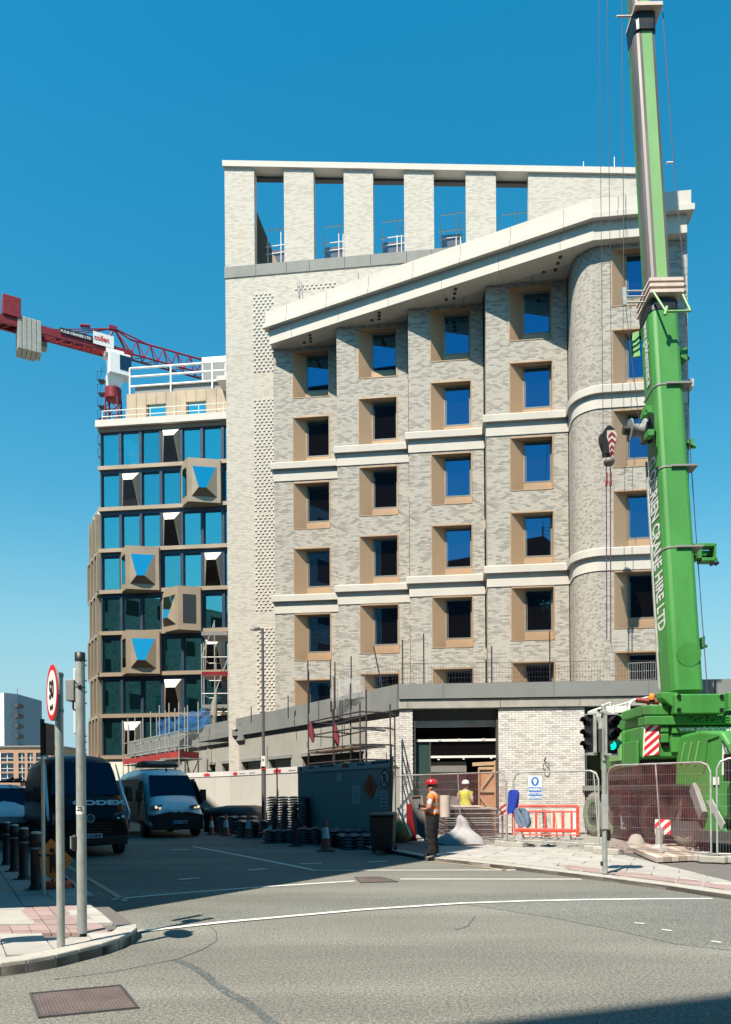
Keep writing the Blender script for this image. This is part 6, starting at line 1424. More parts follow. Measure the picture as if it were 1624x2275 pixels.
# signal pole, backs of two heads, push button
b = G(182.5, 2073, .12); sgp = thing('signal_pole', b, 'thick galvanised signal pole with black cap, grey box, push button and sticker', 'pole')
zt = 3.02; MB().tube(b, (b.x, b.y, zt), .050, 24).build('pole', M['pole'], sgp)
MB().lathe([(.054, zt - .03), (.054, zt + .06), (.04, zt + .065)], c=(b.x, b.y, 0), n=24).build('cap', M['black'], sgp)
Yb = b.y
def rb_(x0, y0, x1, y1, dy, th, m, name, bev=.01, par=None): a, c_ = P(x0, y1, Yb + dy), P(x1, y0, Yb + dy); return MB().box(a.x, c_.x, Yb + dy, Yb + dy + th, a.z, c_.z).build(name, M[m], par or sgp, bevel=bev)
rb_(162, 1483, 175, 1632, .25, .12, 'platem', 'signal_casing', .02)
rb_(145, 1509, 164, 1557, -.02, .14, 'grey', 'detector_box', .01); rb_(164, 1511, 176, 1560, .0, .10, 'dgrey', 'box_back', .01)
q = MB(); q.path([P(163, 1556, Yb), P(163, 1575, Yb), P(168, 1578, Yb), P(174, 1579, Yb)], .012, 5); q.path([P(170, 1515, Yb - .02), P(177, 1525, Yb - .05), P(178, 1545, Yb)], .02, 5); q.build('bracket_arm', M['black'], sgp)
for y in (1467, 1478, 1512, 1537, 1562, 1635, 1648): MB().lathe([(.012, 0), (.012, .01)], c=tuple(P(190, y, Yb) + Vector((-.0, 0, 0))), ax='x', n=8).build('bolt', M['grey'], sgp)
MB().lathe([(.053, 0), (.053, .012)], c=(b.x, b.y, P(0, 1530, Yb).z), n=20).build('strap', M['dgrey'], sgp)
rb_(157, 1855, 170, 1890, -.05, .12, 'black', 'push_button_box', .02)
rb_(155.5, 1858, 158.5, 1886, -.02, .06, 'lens', 'indicator_window', .004)
q = MB(); z0_, z1_ = P(0, 1811, Yb).z, P(0, 1793, Yb).z; v = []
for j, z in enumerate((z0_, (z0_ + z1_) / 2, z1_)):
    for i in range(7): a = math.pi * (1.18 + .64 * i / 6); rr = .0515; v.append((b.x + math.cos(a) * rr, b.y + math.sin(a) * rr, z + (.006 if (i % 2 and j == 0) else 0)))
q.add(v, [(j * 7 + i, j * 7 + i + 1, (j + 1) * 7 + i + 1, (j + 1) * 7 + i) for j in range(2) for i in range(6)]); q.build('sticker', M['white'], sgp, norm=False)
MB().box(b.x - .028, b.x + .03, b.y - .055, b.y - .051, z0_ + .045, z0_ + .055).box(b.x - .02, b.x + .033, b.y - .055, b.y - .051, z1_ - .015, z1_ - .005).build('sticker_print', M['black'], sgp, kind='stuff')
# off to the left: a tall sign whose shadow crosses the road
ob_ = Vector((-4.62, 6.0, .12)); os_ = thing('street_sign', ob_, 'tall round street sign on a pole just outside the left edge', 'sign')
MB().tube(ob_, (ob_.x, ob_.y, 3.9), .04, 12).build('pole', M['pole'], os_); q = MB(); q.lathe([(.32, -.02), (.32, .02)], c=(ob_.x + .05, ob_.y - .06, 7.25 - .0), ax='y', n=24)
q = MB(); q.lathe([(.32, -.02), (.32, .02)], c=(ob_.x, ob_.y - .06, 3.75), ax='y', n=24); q.build('sign_disc', M['grey'], os_)

# ------------------------------------------------------------------ traffic light
b = G(1344, 1941, .1); tl = thing('traffic_light', b, 'traffic light pole with two heads, the right one showing green, in front of the crane', 'traffic light')
MB().tube(b, (b.x, b.y, P(0, 1578, b.y).z - .0), .045, 20).build('pole', M['pole'], tl); Yt = b.y
def tb_x(x0, y0, x1, y1, dy, th, m, name, bev=.008, par=None): a, c_ = P(x0, y1, Yt + dy), P(x1, y0, Yt + dy); return MB().box(a.x, c_.x, Yt + dy, Yt + dy + th, a.z, c_.z).build(name, M[m], par or tl, bevel=bev)
h1 = tb_x(1346, 1588, 1372, 1674, -.12, .10, 'black', 'signal_head'); h2 = tb_x(1306, 1588, 1324, 1672, -.10, .22, 'black', 'signal_head')
tb_x(1345, 1586, 1349, 1676, -.16, .2, 'galv', 'edge_rail', .003, h1); tb_x(1319, 1586, 1325, 1676, -.13, .2, 'galv', 'edge_rail', .003, h2)
tb_x(1344, 1584, 1374, 1588, -.16, .2, 'galv', 'top_bracket', .003, h1); tb_x(1306, 1584, 1326, 1588, -.13, .2, 'galv', 'top_bracket', .003, h2)
tb_x(1344, 1674, 1374, 1678, -.16, .2, 'galv', 'bottom_bracket', .003, h1); tb_x(1306, 1672, 1326, 1677, -.13, .2, 'galv', 'bottom_bracket', .003, h2)
tb_x(1327, 1590, 1338, 1620, -.03, .12, 'galv', 'controller_box', .01); tb_x(1328, 1620, 1337, 1670, -.03, .1, 'dgrey', 'backboard', .004); tb_x(1334, 1578, 1352, 1584, -.08, .1, 'galv', 'cap_bracket', .01); tb_x(1330, 1575, 1338, 1580, -.06, .1, 'black', 'sensor', .01)
for k, y in enumerate((1603, 1630, 1656)):
    c = P(1360, y, Yt - .13); r = .078; ax = Vector((.25, -.95, 0)).normalized(); sx = Vector((-ax.y, ax.x, 0))
    if sx.x < 0: sx = -sx
    q = MB(); n = 18
    v = []; 
    for o, rr in ((0, r * 1.12), (.17, r * 1.2)):
        for i in range(n + 1): a = math.pi * (-.25 + 1.5 * i / n); v.append(c + ax * o * (1 if 0.1 < a < math.pi - .1 or o == 0 else .55) + sx * math.cos(a) * rr + Vector((0, 0, math.sin(a) * rr)))
    q.add(v, [(i, i + 1, n + 2 + i, n + 1 + i) for i in range(n)], smooth=True); q.build('visor', M['black'], h1, norm=False)
    q = MB(); q.poly([c + ax * .01 + sx * math.cos(2 * math.pi * i / 20) * r + Vector((0, 0, math.sin(2 * math.pi * i / 20) * r)) for i in range(20)]); q.build('lens', M['lit_green'] if k == 2 else M['dglass'], h1, norm=False)
    c = P(1312, y + 1, Yt - .02); ax2 = Vector((-.93, -.35, 0)); q = MB(); v = []; sx2 = Vector((.35, -.93, 0))
    for o, rr in ((0, r * 1.05), (.17, r * 1.15)):
        for i in range(n + 1): a = math.pi * (-.25 + 1.5 * i / n); v.append(c + ax2 * o * (1 if 0.1 < a < math.pi - .1 or o == 0 else .55) + sx2 * math.cos(a) * rr + Vector((0, 0, math.sin(a) * rr)))
    q.add(v, [(i, i + 1, n + 2 + i, n + 1 + i) for i in range(n)], smooth=True); q.build('visor', M['black'], h2, norm=False)
tb_x(1338.5, 1766, 1351, 1842, -.06, .06, 'galv', 'service_cover', .004); tb_x(1350, 1843, 1357, 1868, -.06, .12, 'black', 'push_button_box', .012); tb_x(1336, 1914, 1339, 1924, -.03, .06, 'black', 'small_bracket', .004)
tb_x(1340, 1680, 1350, 1690, -.07, .14, 'galv', 'clamp', .006)

# ------------------------------------------------------------------ street lamp
b = Vector((P(586, 1757, 29).x, 29, 0)); lmp = thing('street_lamp', b, 'tall grey street lamp with flat head, standing before the sunlit hoarding', 'street lamp')
zt = P(586, 1396, 29).z; MB().tube(b, (b.x, b.y, 2.5), .085, 14).tube((b.x, b.y, 2.5), (b.x, b.y, zt), .055, 14, r2=.05).build('post', M['lamp'], lmp)
x2 = P(556, 1397, 29).x; q = MB(); q.tube((b.x, b.y, zt - .05), (b.x - .25, b.y, zt - .02), .045, 10); q.loft([[(b.x - .1, 28.93, zt - .06), (b.x - .1, 29.07, zt - .06), (b.x - .1, 29.07, zt + .03), (b.x - .1, 28.93, zt + .03)], [(b.x - .3, 28.85, zt - .07), (b.x - .3, 29.15, zt - .07), (b.x - .3, 29.12, zt + .02), (b.x - .3, 28.88, zt + .02)], [(x2, 28.9, zt - .05), (x2, 29.1, zt - .05), (x2, 29.08, zt - .02), (x2, 28.92, zt - .02)]], smooth=False); q.build('lamp_head', M['lamp'], lmp)
p1_ = P(586, 1700, 28.9); MB().box(b.x - .07, b.x + .07, 28.90, 28.915, P(0, 1705, 28.9).z - .1, P(0, 1684, 28.9).z).build('notice', M['white'], lmp); MB().box(b.x - .075, b.x + .075, 28.9, 28.92, P(0, 1714, 28.9).z, P(0, 1707, 28.9).z).build('red_band', M['rededge'], lmp)
text('P', 'notice_lettering', lmp, (b.x, 28.895, P(0, 1697, 28.9).z), (1, 0, 0), (0, 0, 1), .12, M['black'], align='CENTER')
# ------------------------------------------------------------------ hoarding
def hoard(name, pts, z1, label, m='ply', strip_h=.2, panels=1.22, band='banner'):
    t = thing(name, (*pts[0], 0), label, 'hoarding')
    for a, b in zip(pts, pts[1:]):
        a, b = Vector(a), Vector(b); T = frame(a, b - a); L = (b - a).length; n = max(1, round(L / panels))
        for i in range(n): MB().box(L * i / n, L * (i + 1) / n - .008, -.03, 0, .05, z1, T=T).build('panel', M[m], t)
        k = max(1, round(L / 3.6))
        for i in range(k): MB().box(L * i / k, L * (i + 1) / k - .01, 0, .02, z1 - strip_h, z1 + .015, T=T).build('banner_strip', M[band], t)
        MB().box(0, L, -.2, -.03, z1 - .25, z1 - .15, T=T).build('rail', M['wood'], t)
    return t
hN = Vector((.72, 21.4)); hM = Vector((-2.40, 27.2))
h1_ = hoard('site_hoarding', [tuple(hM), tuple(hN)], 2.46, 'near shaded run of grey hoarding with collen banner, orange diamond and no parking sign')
MB().tube((hN.x, hN.y, 0), (hN.x, hN.y, 2.9), .03, 8).build('corner_tube', M['scafd'], h1_)
TH = frame(hM, hN - hM); LH = (hN - hM).length
def hs(x, y=1757):
    u, v = ray(x, y); d = Vector((u / F, 1.0)); w = (hN - hM).normalized(); det = d.x * (-w.y) + d.y * w.x
    t_ = (hM.x * (-w.y) + hM.y * w.x) / det; p = d * t_; return (p - hM).dot(w), t_
def htext(body, x, y, hh, m, wide=1, bold=.006, align='LEFT'):
    s_, Yy = hs(x, y); xd = TH(1, 0, 0) - TH(0, 0, 0)
    text(body, 'banner_lettering', h1_, TH(s_, .024, P(x, y, Yy).z), xd, (0, 0, 1), hh, m, wide=wide, bold=bold, align=align)
htext('len', 667, 1713, .15, M['redp'], .9, .012); htext('collen', 761, 1705, .15, M['redp'], .95, .012)
htext('www.collen.com', 686, 1707.5, .05, M['pblue'], 1); htext('building extraordinary since 1810', 711, 1704.5, .06, M['pblue'], .95); htext('www.collen.com', 795, 1700, .05, M['pblue'], 1); htext('building extraordinary since 1810', 826, 1697, .06, M['pblue'], .9)
def hbox(x0, y0, x1, y1, m, name, th=.01, par=None):
    s0_, Y0 = hs(x0, y1); s1_, Y1 = hs(x1, y1); Ym = (Y0 + Y1) / 2; return MB().box(s0_, s1_, .002, th, P(x0, y1, Ym).z, P(x0, y0, Ym).z, T=TH).build(name, M[m], par or h1_)
for q_ in ((784, 1745, 789, 1786), (791, 1745, 800, 1764), (791, 1766, 800, 1786), (749, 1719, 758, 1737), (834, 1750, 839, 1771)): hbox(*q_, 'banner', 'paper_notice')
s0_, Y0 = hs(824, 1747); c = TH(s0_, .02, P(824, 1747, Y0).z); xd = (TH(1, 0, 0) - TH(0, 0, 0)); nd = TH(0, 1, 0) - TH(0, 0, 0)
ds = thing('works_sign', c, 'orange diamond road works sign fixed to the shaded hoarding', 'sign'); kx, kz = .42, .37
MB().prism([c + xd * -kx, c + Vector((0, 0, -kz)), c + xd * kx, c + Vector((0, 0, kz))], [k + nd * .012 for k in (c + xd * -kx, c + Vector((0, 0, -kz)), c + xd * kx, c + Vector((0, 0, kz)))]).build('board', M['signr'], ds)
MB().box(-.03, .03, .0, .016, -.14, .16, T=lambda a, b_, z: c + xd * a + nd * b_ + Vector((0, 0, z))).build('symbol', M['black'], ds)
s0_, Y0 = hs(856, 1730); c2 = TH(s0_, .015, P(856, 1730, Y0).z); ns = thing('no_parking_sign', c2, 'round white sign with a struck out letter R at the near end of the hoarding', 'sign')
def hdisc(c, r, o, m, name, par, n=28): q = MB(); q.poly([c + nd * o + xd * math.cos(2 * math.pi * i / n) * r + Vector((0, 0, math.sin(2 * math.pi * i / n) * r)) for i in range(n)]); return q.build(name, m, par, norm=False)
hdisc(c2, .27, .0, M['black'], 'sign_border', ns); hdisc(c2, .225, .003, M['banner'], 'sign_face', ns)
text('R', 'sign_letter', ns, c2 + nd * .006 - Vector((0, 0, .12)), xd, (0, 0, 1), .25, M['black'], align='CENTER', bold=.012)
q = MB(); q.beam(c2 + nd * .01 + xd * -.16 + Vector((0, 0, .16)), c2 + nd * .01 + xd * .16 + Vector((0, 0, -.16)), .01, .03); q.build('bar', M['black'], ns)
hbox(845, 1757, 862, 1798, 'banner', 'paper_notice')
for k, (dz) in enumerate((.0, .06, .12, .18, .24)): 
    s_, Yy = hs(847, 1790); MB().box(s_ + .03, s_ + .3, .012, .014, P(847, 1794, Yy).z + dz * 1.6, P(847, 1794, Yy).z + dz * 1.6 + .03, T=TH).build('notice_print', M['grey'], h1_)
fA_, fB_, fC_ = Vector((-2.20, 27.6)), Vector((-6.0, 34.0)), Vector((-8.6, 36.6))
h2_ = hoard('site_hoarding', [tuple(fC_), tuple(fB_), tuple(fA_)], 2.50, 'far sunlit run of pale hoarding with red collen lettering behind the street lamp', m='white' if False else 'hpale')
T2 = frame(fB_, fA_ - fB_)
xd2 = T2(1, 0, 0) - T2(0, 0, 0); L2 = (fA_ - fB_).length
def h2s(x):
    u, v = ray(x, 1710); d = Vector((u / F, 1.0)); w = (fA_ - fB_).normalized(); det = d.x * (-w.y) + d.y * w.x
    t_ = (fB_.x * (-w.y) + fB_.y * w.x) / det; return (d * t_ - fB_).dot(w)
for x, hh in ((609, .17), (519, .15)): text('collen', 'banner_lettering', h2_, T2(h2s(x), .03, 2.34), xd2, (0, 0, 1), hh, M['rededge'], wide=1.25 if x == 609 else 1.0, bold=.01)
for x in (533, 555, 642): text('building extraordinary', 'banner_lettering', h2_, T2(h2s(x), .03, 2.37), xd2, (0, 0, 1), .05, M['grey'], wide=1)
T3 = frame(fC_, fB_ - fC_); xd3 = T3(1, 0, 0) - T3(0, 0, 0); text('collen', 'banner_lettering', h2_, T3(1.6, .03, 2.34), xd3, (0, 0, 1), .15, M['rededge'], bold=.01)

# ------------------------------------------------------------------ cones, bin, stacks
def cone_proto(loc, label):
    t = thing('traffic_cone', loc, label, 'traffic cone', 'traffic cones along the kerb'); f = dict(local=True)
    MB().box(-.21, .21, -.21, .21, 0, .035).build('base', M['rubber'], t, bevel=.02, **f)
    def r(z): return .135 - .105 * (z / .75)
    MB().lathe([(.145, .035), (r(.05), .05), (r(.30), .30)], n=20).build('lower_cone', M['redcone'], t, **f)
    MB().lathe([(r(.30) + .003, .30), (r(.56) + .003, .56)], n=20).build('reflective_sleeve', M['banner'], t, **f)
    MB().lathe([(r(.56), .56), (r(.74), .74), (.02, .75)], n=20).build('cone_tip', M['redcone'], t, **f); return t
M['redcone'] = mat('cone_red', (.38, .06, .03), .6, 0, .1, 5)
c1 = cone_proto(G(723.8, 1891), 'nearest tall traffic cone with a broad white sleeve, in front of the low stack')
c1.scale = (1.12, 1.12, 1.15)
for x, y, s, l in ((600, 1871, .92, 'traffic cone with a pale base in front of the tall dark stack'), (551.7, 1862, 1.1, 'traffic cone just left of the street lamp'), (502, 1857, 1.05, 'traffic cone fourth from the viewer, beside the low tarpaulin'), (470, 1855, .95, 'farthest traffic cone, just right of the white fronted van')):
    k = copy_tree(c1, loc=G(x, y), label=l); k.scale = (s, s, s)
k = copy_tree(c1, loc=G(657, 1880), label='dull red traffic cone with no white sleeve, between the two stacks'); k.scale = (.95, .95, .95)
M['dullred'] = mat('dull_red_rubber', (.14, .02, .03), .8, 0, .2)
for ch in KIDS(k):
    if not ch.name.startswith('base'): ch.data = ch.data.copy(); ch.data.materials[0] = M['dullred']
b = G(852, 1897); wb_n = thing('wheelie_bin', b, 'black wheelie bin standing in the shade at the end of the hoarding', 'bin', rz=-.15); f = dict(local=True)
MB().prism([(-.26, -.30, .12), (.26, -.30, .12), (.26, .30, .12), (-.26, .30, .12)], [(-.31, -.36, .96), (.31, -.36, .96), (.31, .36, .96), (-.31, .36, .96)]).build('body', M['binm'] if 'binm' in M else M['black'], wb_n, bevel=.03, **f)
q = MB(); q.prism([(-.34, -.40, .97), (.34, -.40, .97), (.34, .40, .97), (-.34, .40, .97)], [(-.32, -.36, 1.02), (.32, -.36, 1.02), (.3, .36, 1.06), (-.3, .36, 1.06)]); q.build('lid', M['black'], wb_n, bevel=.02, **f)
for x in (-.28, .28): MB().lathe([(.10, -.03), (.10, .03)], c=(x, .28, .10), ax='x', n=14).build('wheel', M['rubber'], wb_n, **f)
for k_ in range(3): MB().box(.262, .275, -.2 + .15 * k_, -.15 + .15 * k_, .2, .9).build('rib', M['black'], wb_n, **f)
# stacks of slatted formwork trays
M['tray'] = mat('formwork_tray', (.10, .11, .13), .5, .5, .2, 6)
def stack(px, Y, w, d, n, label, lz=.085, rz=0, name='tray_stack', m='tray', cols=4, z00=.0):
    p = P(px, 1757, Y); t = thing(name, (p.x, Y, z00), label, 'stack', rz=rz)
    for k in range(n):
        z = k * lz; q = MB(); dx = rnd.uniform(-.02, .02)
        q.box(-w / 2 + dx, w / 2 + dx, -d / 2, d / 2, z + .005, z + .03)
        for c_ in range(cols):
            x = -w / 2 + w * (c_ + .5) / cols + dx; ww = w / cols * .33
            q.prism([(x - ww, -d / 2 - .02, z + .03), (x + ww, -d / 2 - .02, z + .03), (x + ww, d / 2, z + .03), (x - ww, d / 2, z + .03)], [(x - ww * .6, -d / 2 - .01, z + lz - .015), (x + ww * .6, -d / 2 - .01, z + lz - .015), (x + ww * .6, d / 2, z + lz - .015), (x - ww * .6, d / 2, z + lz - .015)])
        q.build('tray', M[m], t, local=True)
    return t
stack(641, 26.2, 1.40, 1.1, 17, 'tall stack of dark slatted metal trays against the hoarding')
stack(630, 24.2, 1.3, 1.0, 5, 'knee high stack of metal trays in front of the tall stack', rz=.1)
for k_, (px, Y, n, l) in enumerate(((712, 23.4, 6, 'far part of the long low stack of metal trays by the hoarding'), (765, 22.3, 6, 'middle part of the long low stack of metal trays'), (805, 21.3, 5, 'near part of the long low stack, beside the wheelie bin'))): stack(px, Y, 1.35, 1.0, n, l, rz=-1.05 * 0 + .1 * k_)
stack(575, 27.3, 1.6, 1.1, 7, 'low dark stack of trays left of the street lamp', z00=.0)
stack(528, 29.5, 1.5, 1.2, 8, 'low stack of trays beside the far cones', z00=.0)
q = MB(); a = P(536, 1757, 31); rings = []
for j, (sx_, z) in enumerate(((1.5, 0), (1.5, .7), (1.25, .95), (.6, 1.05))): rings.append([(a.x + math.cos(2 * math.pi * i / 16) * sx_ * (1 + .05 * math.sin(i * 3)), a.y + math.sin(2 * math.pi * i / 16) * .8 * sx_ / 1.5, z) for i in range(16)])
q.loft(rings); tag(q.build('tarpaulin_heap', M['black'], None), 'rounded heap under a black tarpaulin against the sunlit hoarding', 'tarpaulin')
wd_ = thing('material_pile', P(490, 1757, 32), 'pile of materials behind the farthest cones, its sunlit top coloured pale', 'boards')
for k_ in range(8): p = P(470 + 6 * k_, 1757, 32); MB().box(p.x - .8, p.x + .8, 31.6 + rnd.uniform(-.2, .2), 31.9, .75 + .05 * (k_ % 4), .79 + .05 * (k_ % 4)).build('board', M['beige'], wd_)  # pale boards put the sunlit top of the pile into colour
MB().box(P(470, 1757, 32).x, P(515, 1757, 32).x, 31.4, 32.4, 0, .75).build('pile_shade', M['black'], wd_)  # black box paints the shade below the lit top

# ------------------------------------------------------------------ scaffolds
def pole_set(name, label, tubes, m='scaf', group=None, loc=None, r=.026):
    t = thing(name, loc or tubes[0][0], label, 'scaffold', group)
    for a, b in tubes:
        v = abs((Vector(b) - Vector(a)).normalized().z) > .9
        MB().tube(a, b, r, 7).build('standard' if v else 'ledger', M[m], t)
    return t
def pz(x, y, Y): return P(x, y, Y)
U = [(686, 28.0, 1468), (741, 26.0, 1575), (801, 24.3, 1560), (868, 24.7, 1565), (878, 25.6, 1592)]
tb = []
for x, Y, y in U: a = pz(x, 1757, Y); tb.append(((a.x, Y, 0), (a.x, Y, pz(x, y, Y).z)))
pts = [(P(x, 1757, Y).x, Y) for x, Y, y in U]
for z in (4.12, 3.62, 3.08, 2.6):
    for a, b in list(zip(pts, pts[1:])): 
        if z in (3.62,) or True: tb.append(((*a, z), (*b, z)))
bk_ = [(P(x, 1757, Y).x, Y) for x, Y in ((744, 28.8), (780, 27.0), (815, 25.6))]
for (x, Y), top in zip(bk_, (5.9, 5.4, 5.0)): tb.append(((x, Y, 0), (x, Y, top)))
for z in (4.12, 3.62): tb.append(((pts[0][0], pts[0][1], z), (*bk_[0], z))); tb.append(((pts[1][0], pts[1][1], z), (*bk_[1], z))); tb.append(((*bk_[0], z), (*bk_[2], z)))
sc1 = pole_set('scaffold', 'dark tube scaffold standing at the street corner of the podium above the shaded hoarding', tb, 'scafd', r=.026)
q = MB(); a, b = Vector(pts[0]), Vector(pts[2]); T = frame(a, b - a); Lq = (b - a).length; q.box(0, Lq, -.7, .05, 2.98, 3.03, T=T); q.build('deck', M['tand'], sc1)
q = MB(); a, b = Vector(pts[2]), Vector(pts[4]); T = frame(a, b - a); q.box(0, (b - a).length, -.5, -.4, 3.05, 3.12, T=T).box(0, (b - a).length, -.5, -.4, 3.6, 3.67, T=T); q.build('board', M['grey'], sc1)
for x, y0, y1, l in ((747, 1608, 1660, 'crumpled red netting tied to the middle scaffold tube'), (692, 1603, 1650, 'torn pink sheeting hanging from the left scaffold tube')):
    Y = 27; a, b = P(x, y1, Y), P(x, y0, Y); rings = [[(a.x + math.cos(k * 1.05) * w_ + dx, Y - .1 + math.sin(k * 1.05) * .06, z) for k in range(6)] for z, w_, dx in ((a.z, .04, .06), (a.z * .6 + b.z * .4, .11, .02), (a.z * .3 + b.z * .7, .07, .0), (b.z, .03, -.02))]
    q = MB(); q.loft(rings); tag(q.build('hanging_netting', M['rednet2'] if 'rednet2' in M else M['redp'], None), l, 'netting')
# edge protection on the podium roof
tb = []
for x, yt, Y in ((686, 1490, 30), (734, 1468, 29.6), (744, 1470, 28.6), (780, 1458, 28.4), (894, 1422, 27.0), (941, 1408, 27.0), (1092, 1436, 26.8), (1221, 1402, 26.8), (640, 1545, 32), (558, 1570, 34), (533, 1608, 35), (656, 1578, 31)):
    a = P(x, yt, Y); tb.append(((a.x, Y, 4.66), (a.x, Y, a.z)))
a = P(836, 1436, 28); tb.append(((a.x + .35, 28, 4.66), (a.x - .1, 28, a.z)))
ep = pole_set('edge_protection', 'row of scaffold tubes and mesh guard panels along the podium roof edge', tb, 'scafd', r=.024)
def mesh_panel(p0, p1, z0, z1, parent, nx, nz, m='scafd', r=.004):
    q = MB(); p0, p1 = Vector(p0), Vector(p1)
    for i in range(nx + 1): p = p0.lerp(p1, i / nx); q.tube((*p, z0), (*p, z1), r, 3, cap=False, smooth=False)
    for k in range(nz + 1): z = z0 + (z1 - z0) * k / nz; q.tube((*p0, z), (*p1, z), r * (1.8 if k in (0, nz) else 1), 3, cap=False, smooth=False)
    return q.build('mesh_guard', M[m], parent, kind='stuff')
cs = [P(x, 1757, Y) for x, Y in ((760, 28.6), (868, 26.7), (900, 26.5), (1060, 26.45), (1230, 26.4), (1390, 26.3), (1470, 26.2))]
for a, b in zip(cs, cs[1:]): mesh_panel(a[:2], b[:2], 5.15, 6.0, ep, max(4, int((b - a).length / .1)), 5)
mb = MB(); v = []; rr = random.Random(2)
for j in range(6):
    for i in range(15): p = cs[0].lerp(cs[1], i / 14 * .75 - .25); v.append((p.x, p.y - .05 + rr.uniform(-.05, .05), 5.0 + j * .15 + rr.uniform(-.03, .03) - .05 * (i < 2) * j))
mb.add(v, [(j * 15 + i, j * 15 + i + 1, (j + 1) * 15 + i + 1, (j + 1) * 15 + i) for j in range(5) for i in range(14)], smooth=True); mb.build('plastic_sheet', M['whnet'], ep, norm=False)
mesh_panel(P(1398, 1757, 27.4)[:2], P(1458, 1757, 27.2)[:2], 5.2, 6.1, ep, 12, 3, m='galv', r=.008)
# guard frames in the openings of the tall screen
for k, (xa, xb, yt, yb) in enumerate(((570, 631, 536, 583), (699, 765, 529, 573), (832, 899, 517, 565), (966, 1035, 501, 556), (1108, 1174, 500, 540))):
    tb = []; d = -1.2; sa, sb = sR(xa, 550), sR(xb, 550); zz = lambda y: PW(xa, y, cR + 1.2).z
    w = sb - sa
    tb += [(TR(sa + w * .2, d, zz(yt - 22)), TR(sb, d, zz(yt - 24))), (TR(sa + w * .7, d, 27.0), TR(sa + w * .7, d, zz(yt - 23)))]
    if k < 4: tb += [(TR(sa + w * .2, d, 27.0), TR(sa + w * .2, d, zz(yt - 6))), (TR(sb - w * .15, d, 27.0), TR(sb - w * .15, d, zz(yt - 10))), (TR(sa + w * .12, d, zz(yt + 15)), TR(sb - w * .05, d, zz(yt + 13))), (TR(sa + w * .12, d, zz(yt + 32)), TR(sb - w * .05, d, zz(yt + 29)))]
    else: tb += [(TR(sa + w * .1, d, 27.0), TR(sa + w * .1, d, zz(yt - 20)))]
    t = pole_set('guard_rail', ['pale tube guard rail in the first opening from the left, with the sloping stair behind', 'pale tube guard rail in the second opening of the tall screen', 'pale tube guard rail in the middle opening of the tall screen', 'pale tube guard rail in the fourth opening, partly above the stone cornice', 'short guard rail in the rightmost opening in front of a grey panel'][k], tb, 'white', 'guard rails in the roof screen openings', r=.028)
    if k < 4: MB().poly([TR(sa + w * .2, d - .03, 27.0), TR(sb - w * .1, d - .03, 27.0), TR(sb - w * .1, d - .03, zz(yt + 22)), TR(sa + w * .2, d - .03, zz(yt + 22))]).build('netting', M['dknet'], t, norm=False)
# scaffold by the glass block
A_, B_, C_ = P(275, 1757, 48.0), P(398.7, 1757, 38.5), P(442, 1757, 40.0)
tb = []; SG = [(274, 48, 1601), (285, 47.2, 1597), (301, 45.9, 1592), (318.6, 44.6, 1590), (336, 43.2, 1581), (355.6, 41.7, 1567), (377, 40.1, 1562), (398.7, 38.5, 1560), (418, 39.2, 1567), (441.7, 40, 1560)]
for x, Y, y in SG: a = P(x, 1757, Y); tb.append(((a.x, Y, 0), (a.x, Y, P(x, y, Y).z)))
for x, Y, y in SG[:8]:
    if x not in (285, 318.6): a = P(x + 13, 1757, Y + 1.2); tb.append(((a.x, Y + 1.2, 0), (a.x, Y + 1.2, P(x, y + 6, Y).z)))
for z in (3.95, 4.65): tb += [((A_.x, A_.y, z), (B_.x, B_.y, z)), ((B_.x, B_.y, z), (C_.x, C_.y, z)), ((A_.x + .4, A_.y + 1.2, z), (B_.x + .4, B_.y + 1.2, z))]
for z in (1.9, 3.3): tb += [((A_.x, A_.y, z), (B_.x, B_.y, z)), ((B_.x, B_.y, z), (C_.x, C_.y, z))]
tb += [((B_.x, B_.y, 1.0), (C_.x, C_.y, 3.3)), ((C_.x, C_.y, 0.8), (P(415, 1757, 39).x, 39, 3.2))]
sc2 = pole_set('scaffold', 'pale tube scaffold with a red toe board between the glass block and the podium', tb, 'galv', r=.03)
for a, b in ((A_, B_), (B_, C_)):
    w = b - a; T = frame(a[:2], w[:2]); L = Vector(w[:2]).length; n = max(1, round(L / 2.5))
    for i in range(n): MB().box(L * i / n, L * (i + 1) / n - .03, .0, .03, 3.36, 3.36 + .32, T=T).build('toe_board', M['toered'] if 'toered' in M else M['redp'], sc2)
    MB().box(0, L, -1.2, 0, 3.27, 3.33, T=T).build('deck', M['grey'], sc2)
# tarpaulin behind it and the scaffold stair tower with its debris chute
def sheet(name, p0, p1, z0a, z1a, z0b, z1b, m, label, cat, seed=1, amp=.12):
    q = MB(); rr = random.Random(seed); p0, p1 = Vector(p0), Vector(p1); v = []; n, k = 18, 7
    for j in range(k + 1):
        for i in range(n + 1):
            u = i / n; p = p0.lerp(p1, u); lo = z0a + (z0b - z0a) * u; hi = z1a + (z1b - z1a) * u
            v.append((p.x, p.y + rr.uniform(-amp, amp), lo + (hi - lo) * j / k + rr.uniform(-amp, amp) * .4 + (.12 * math.sin(i * 1.7) if j == k else 0)))
    q.add(v, [(j * (n + 1) + i, j * (n + 1) + i + 1, (j + 1) * (n + 1) + i + 1, (j + 1) * (n + 1) + i) for j in range(k) for i in range(n)], smooth=True)
    return tag(q.build(name, m, None, norm=False), label, cat)
a, b = P(350, 1757, 45), P(468, 1757, 41)
sheet('tarpaulin', a[:2], b[:2], P(0, 1640, 45).z, P(0, 1604, 45).z, P(0, 1618, 41).z, P(0, 1575, 41).z, M['blnet'], 'blue tarpaulin hung behind the scaffold tubes beside the glass block', 'tarpaulin')
tb = []
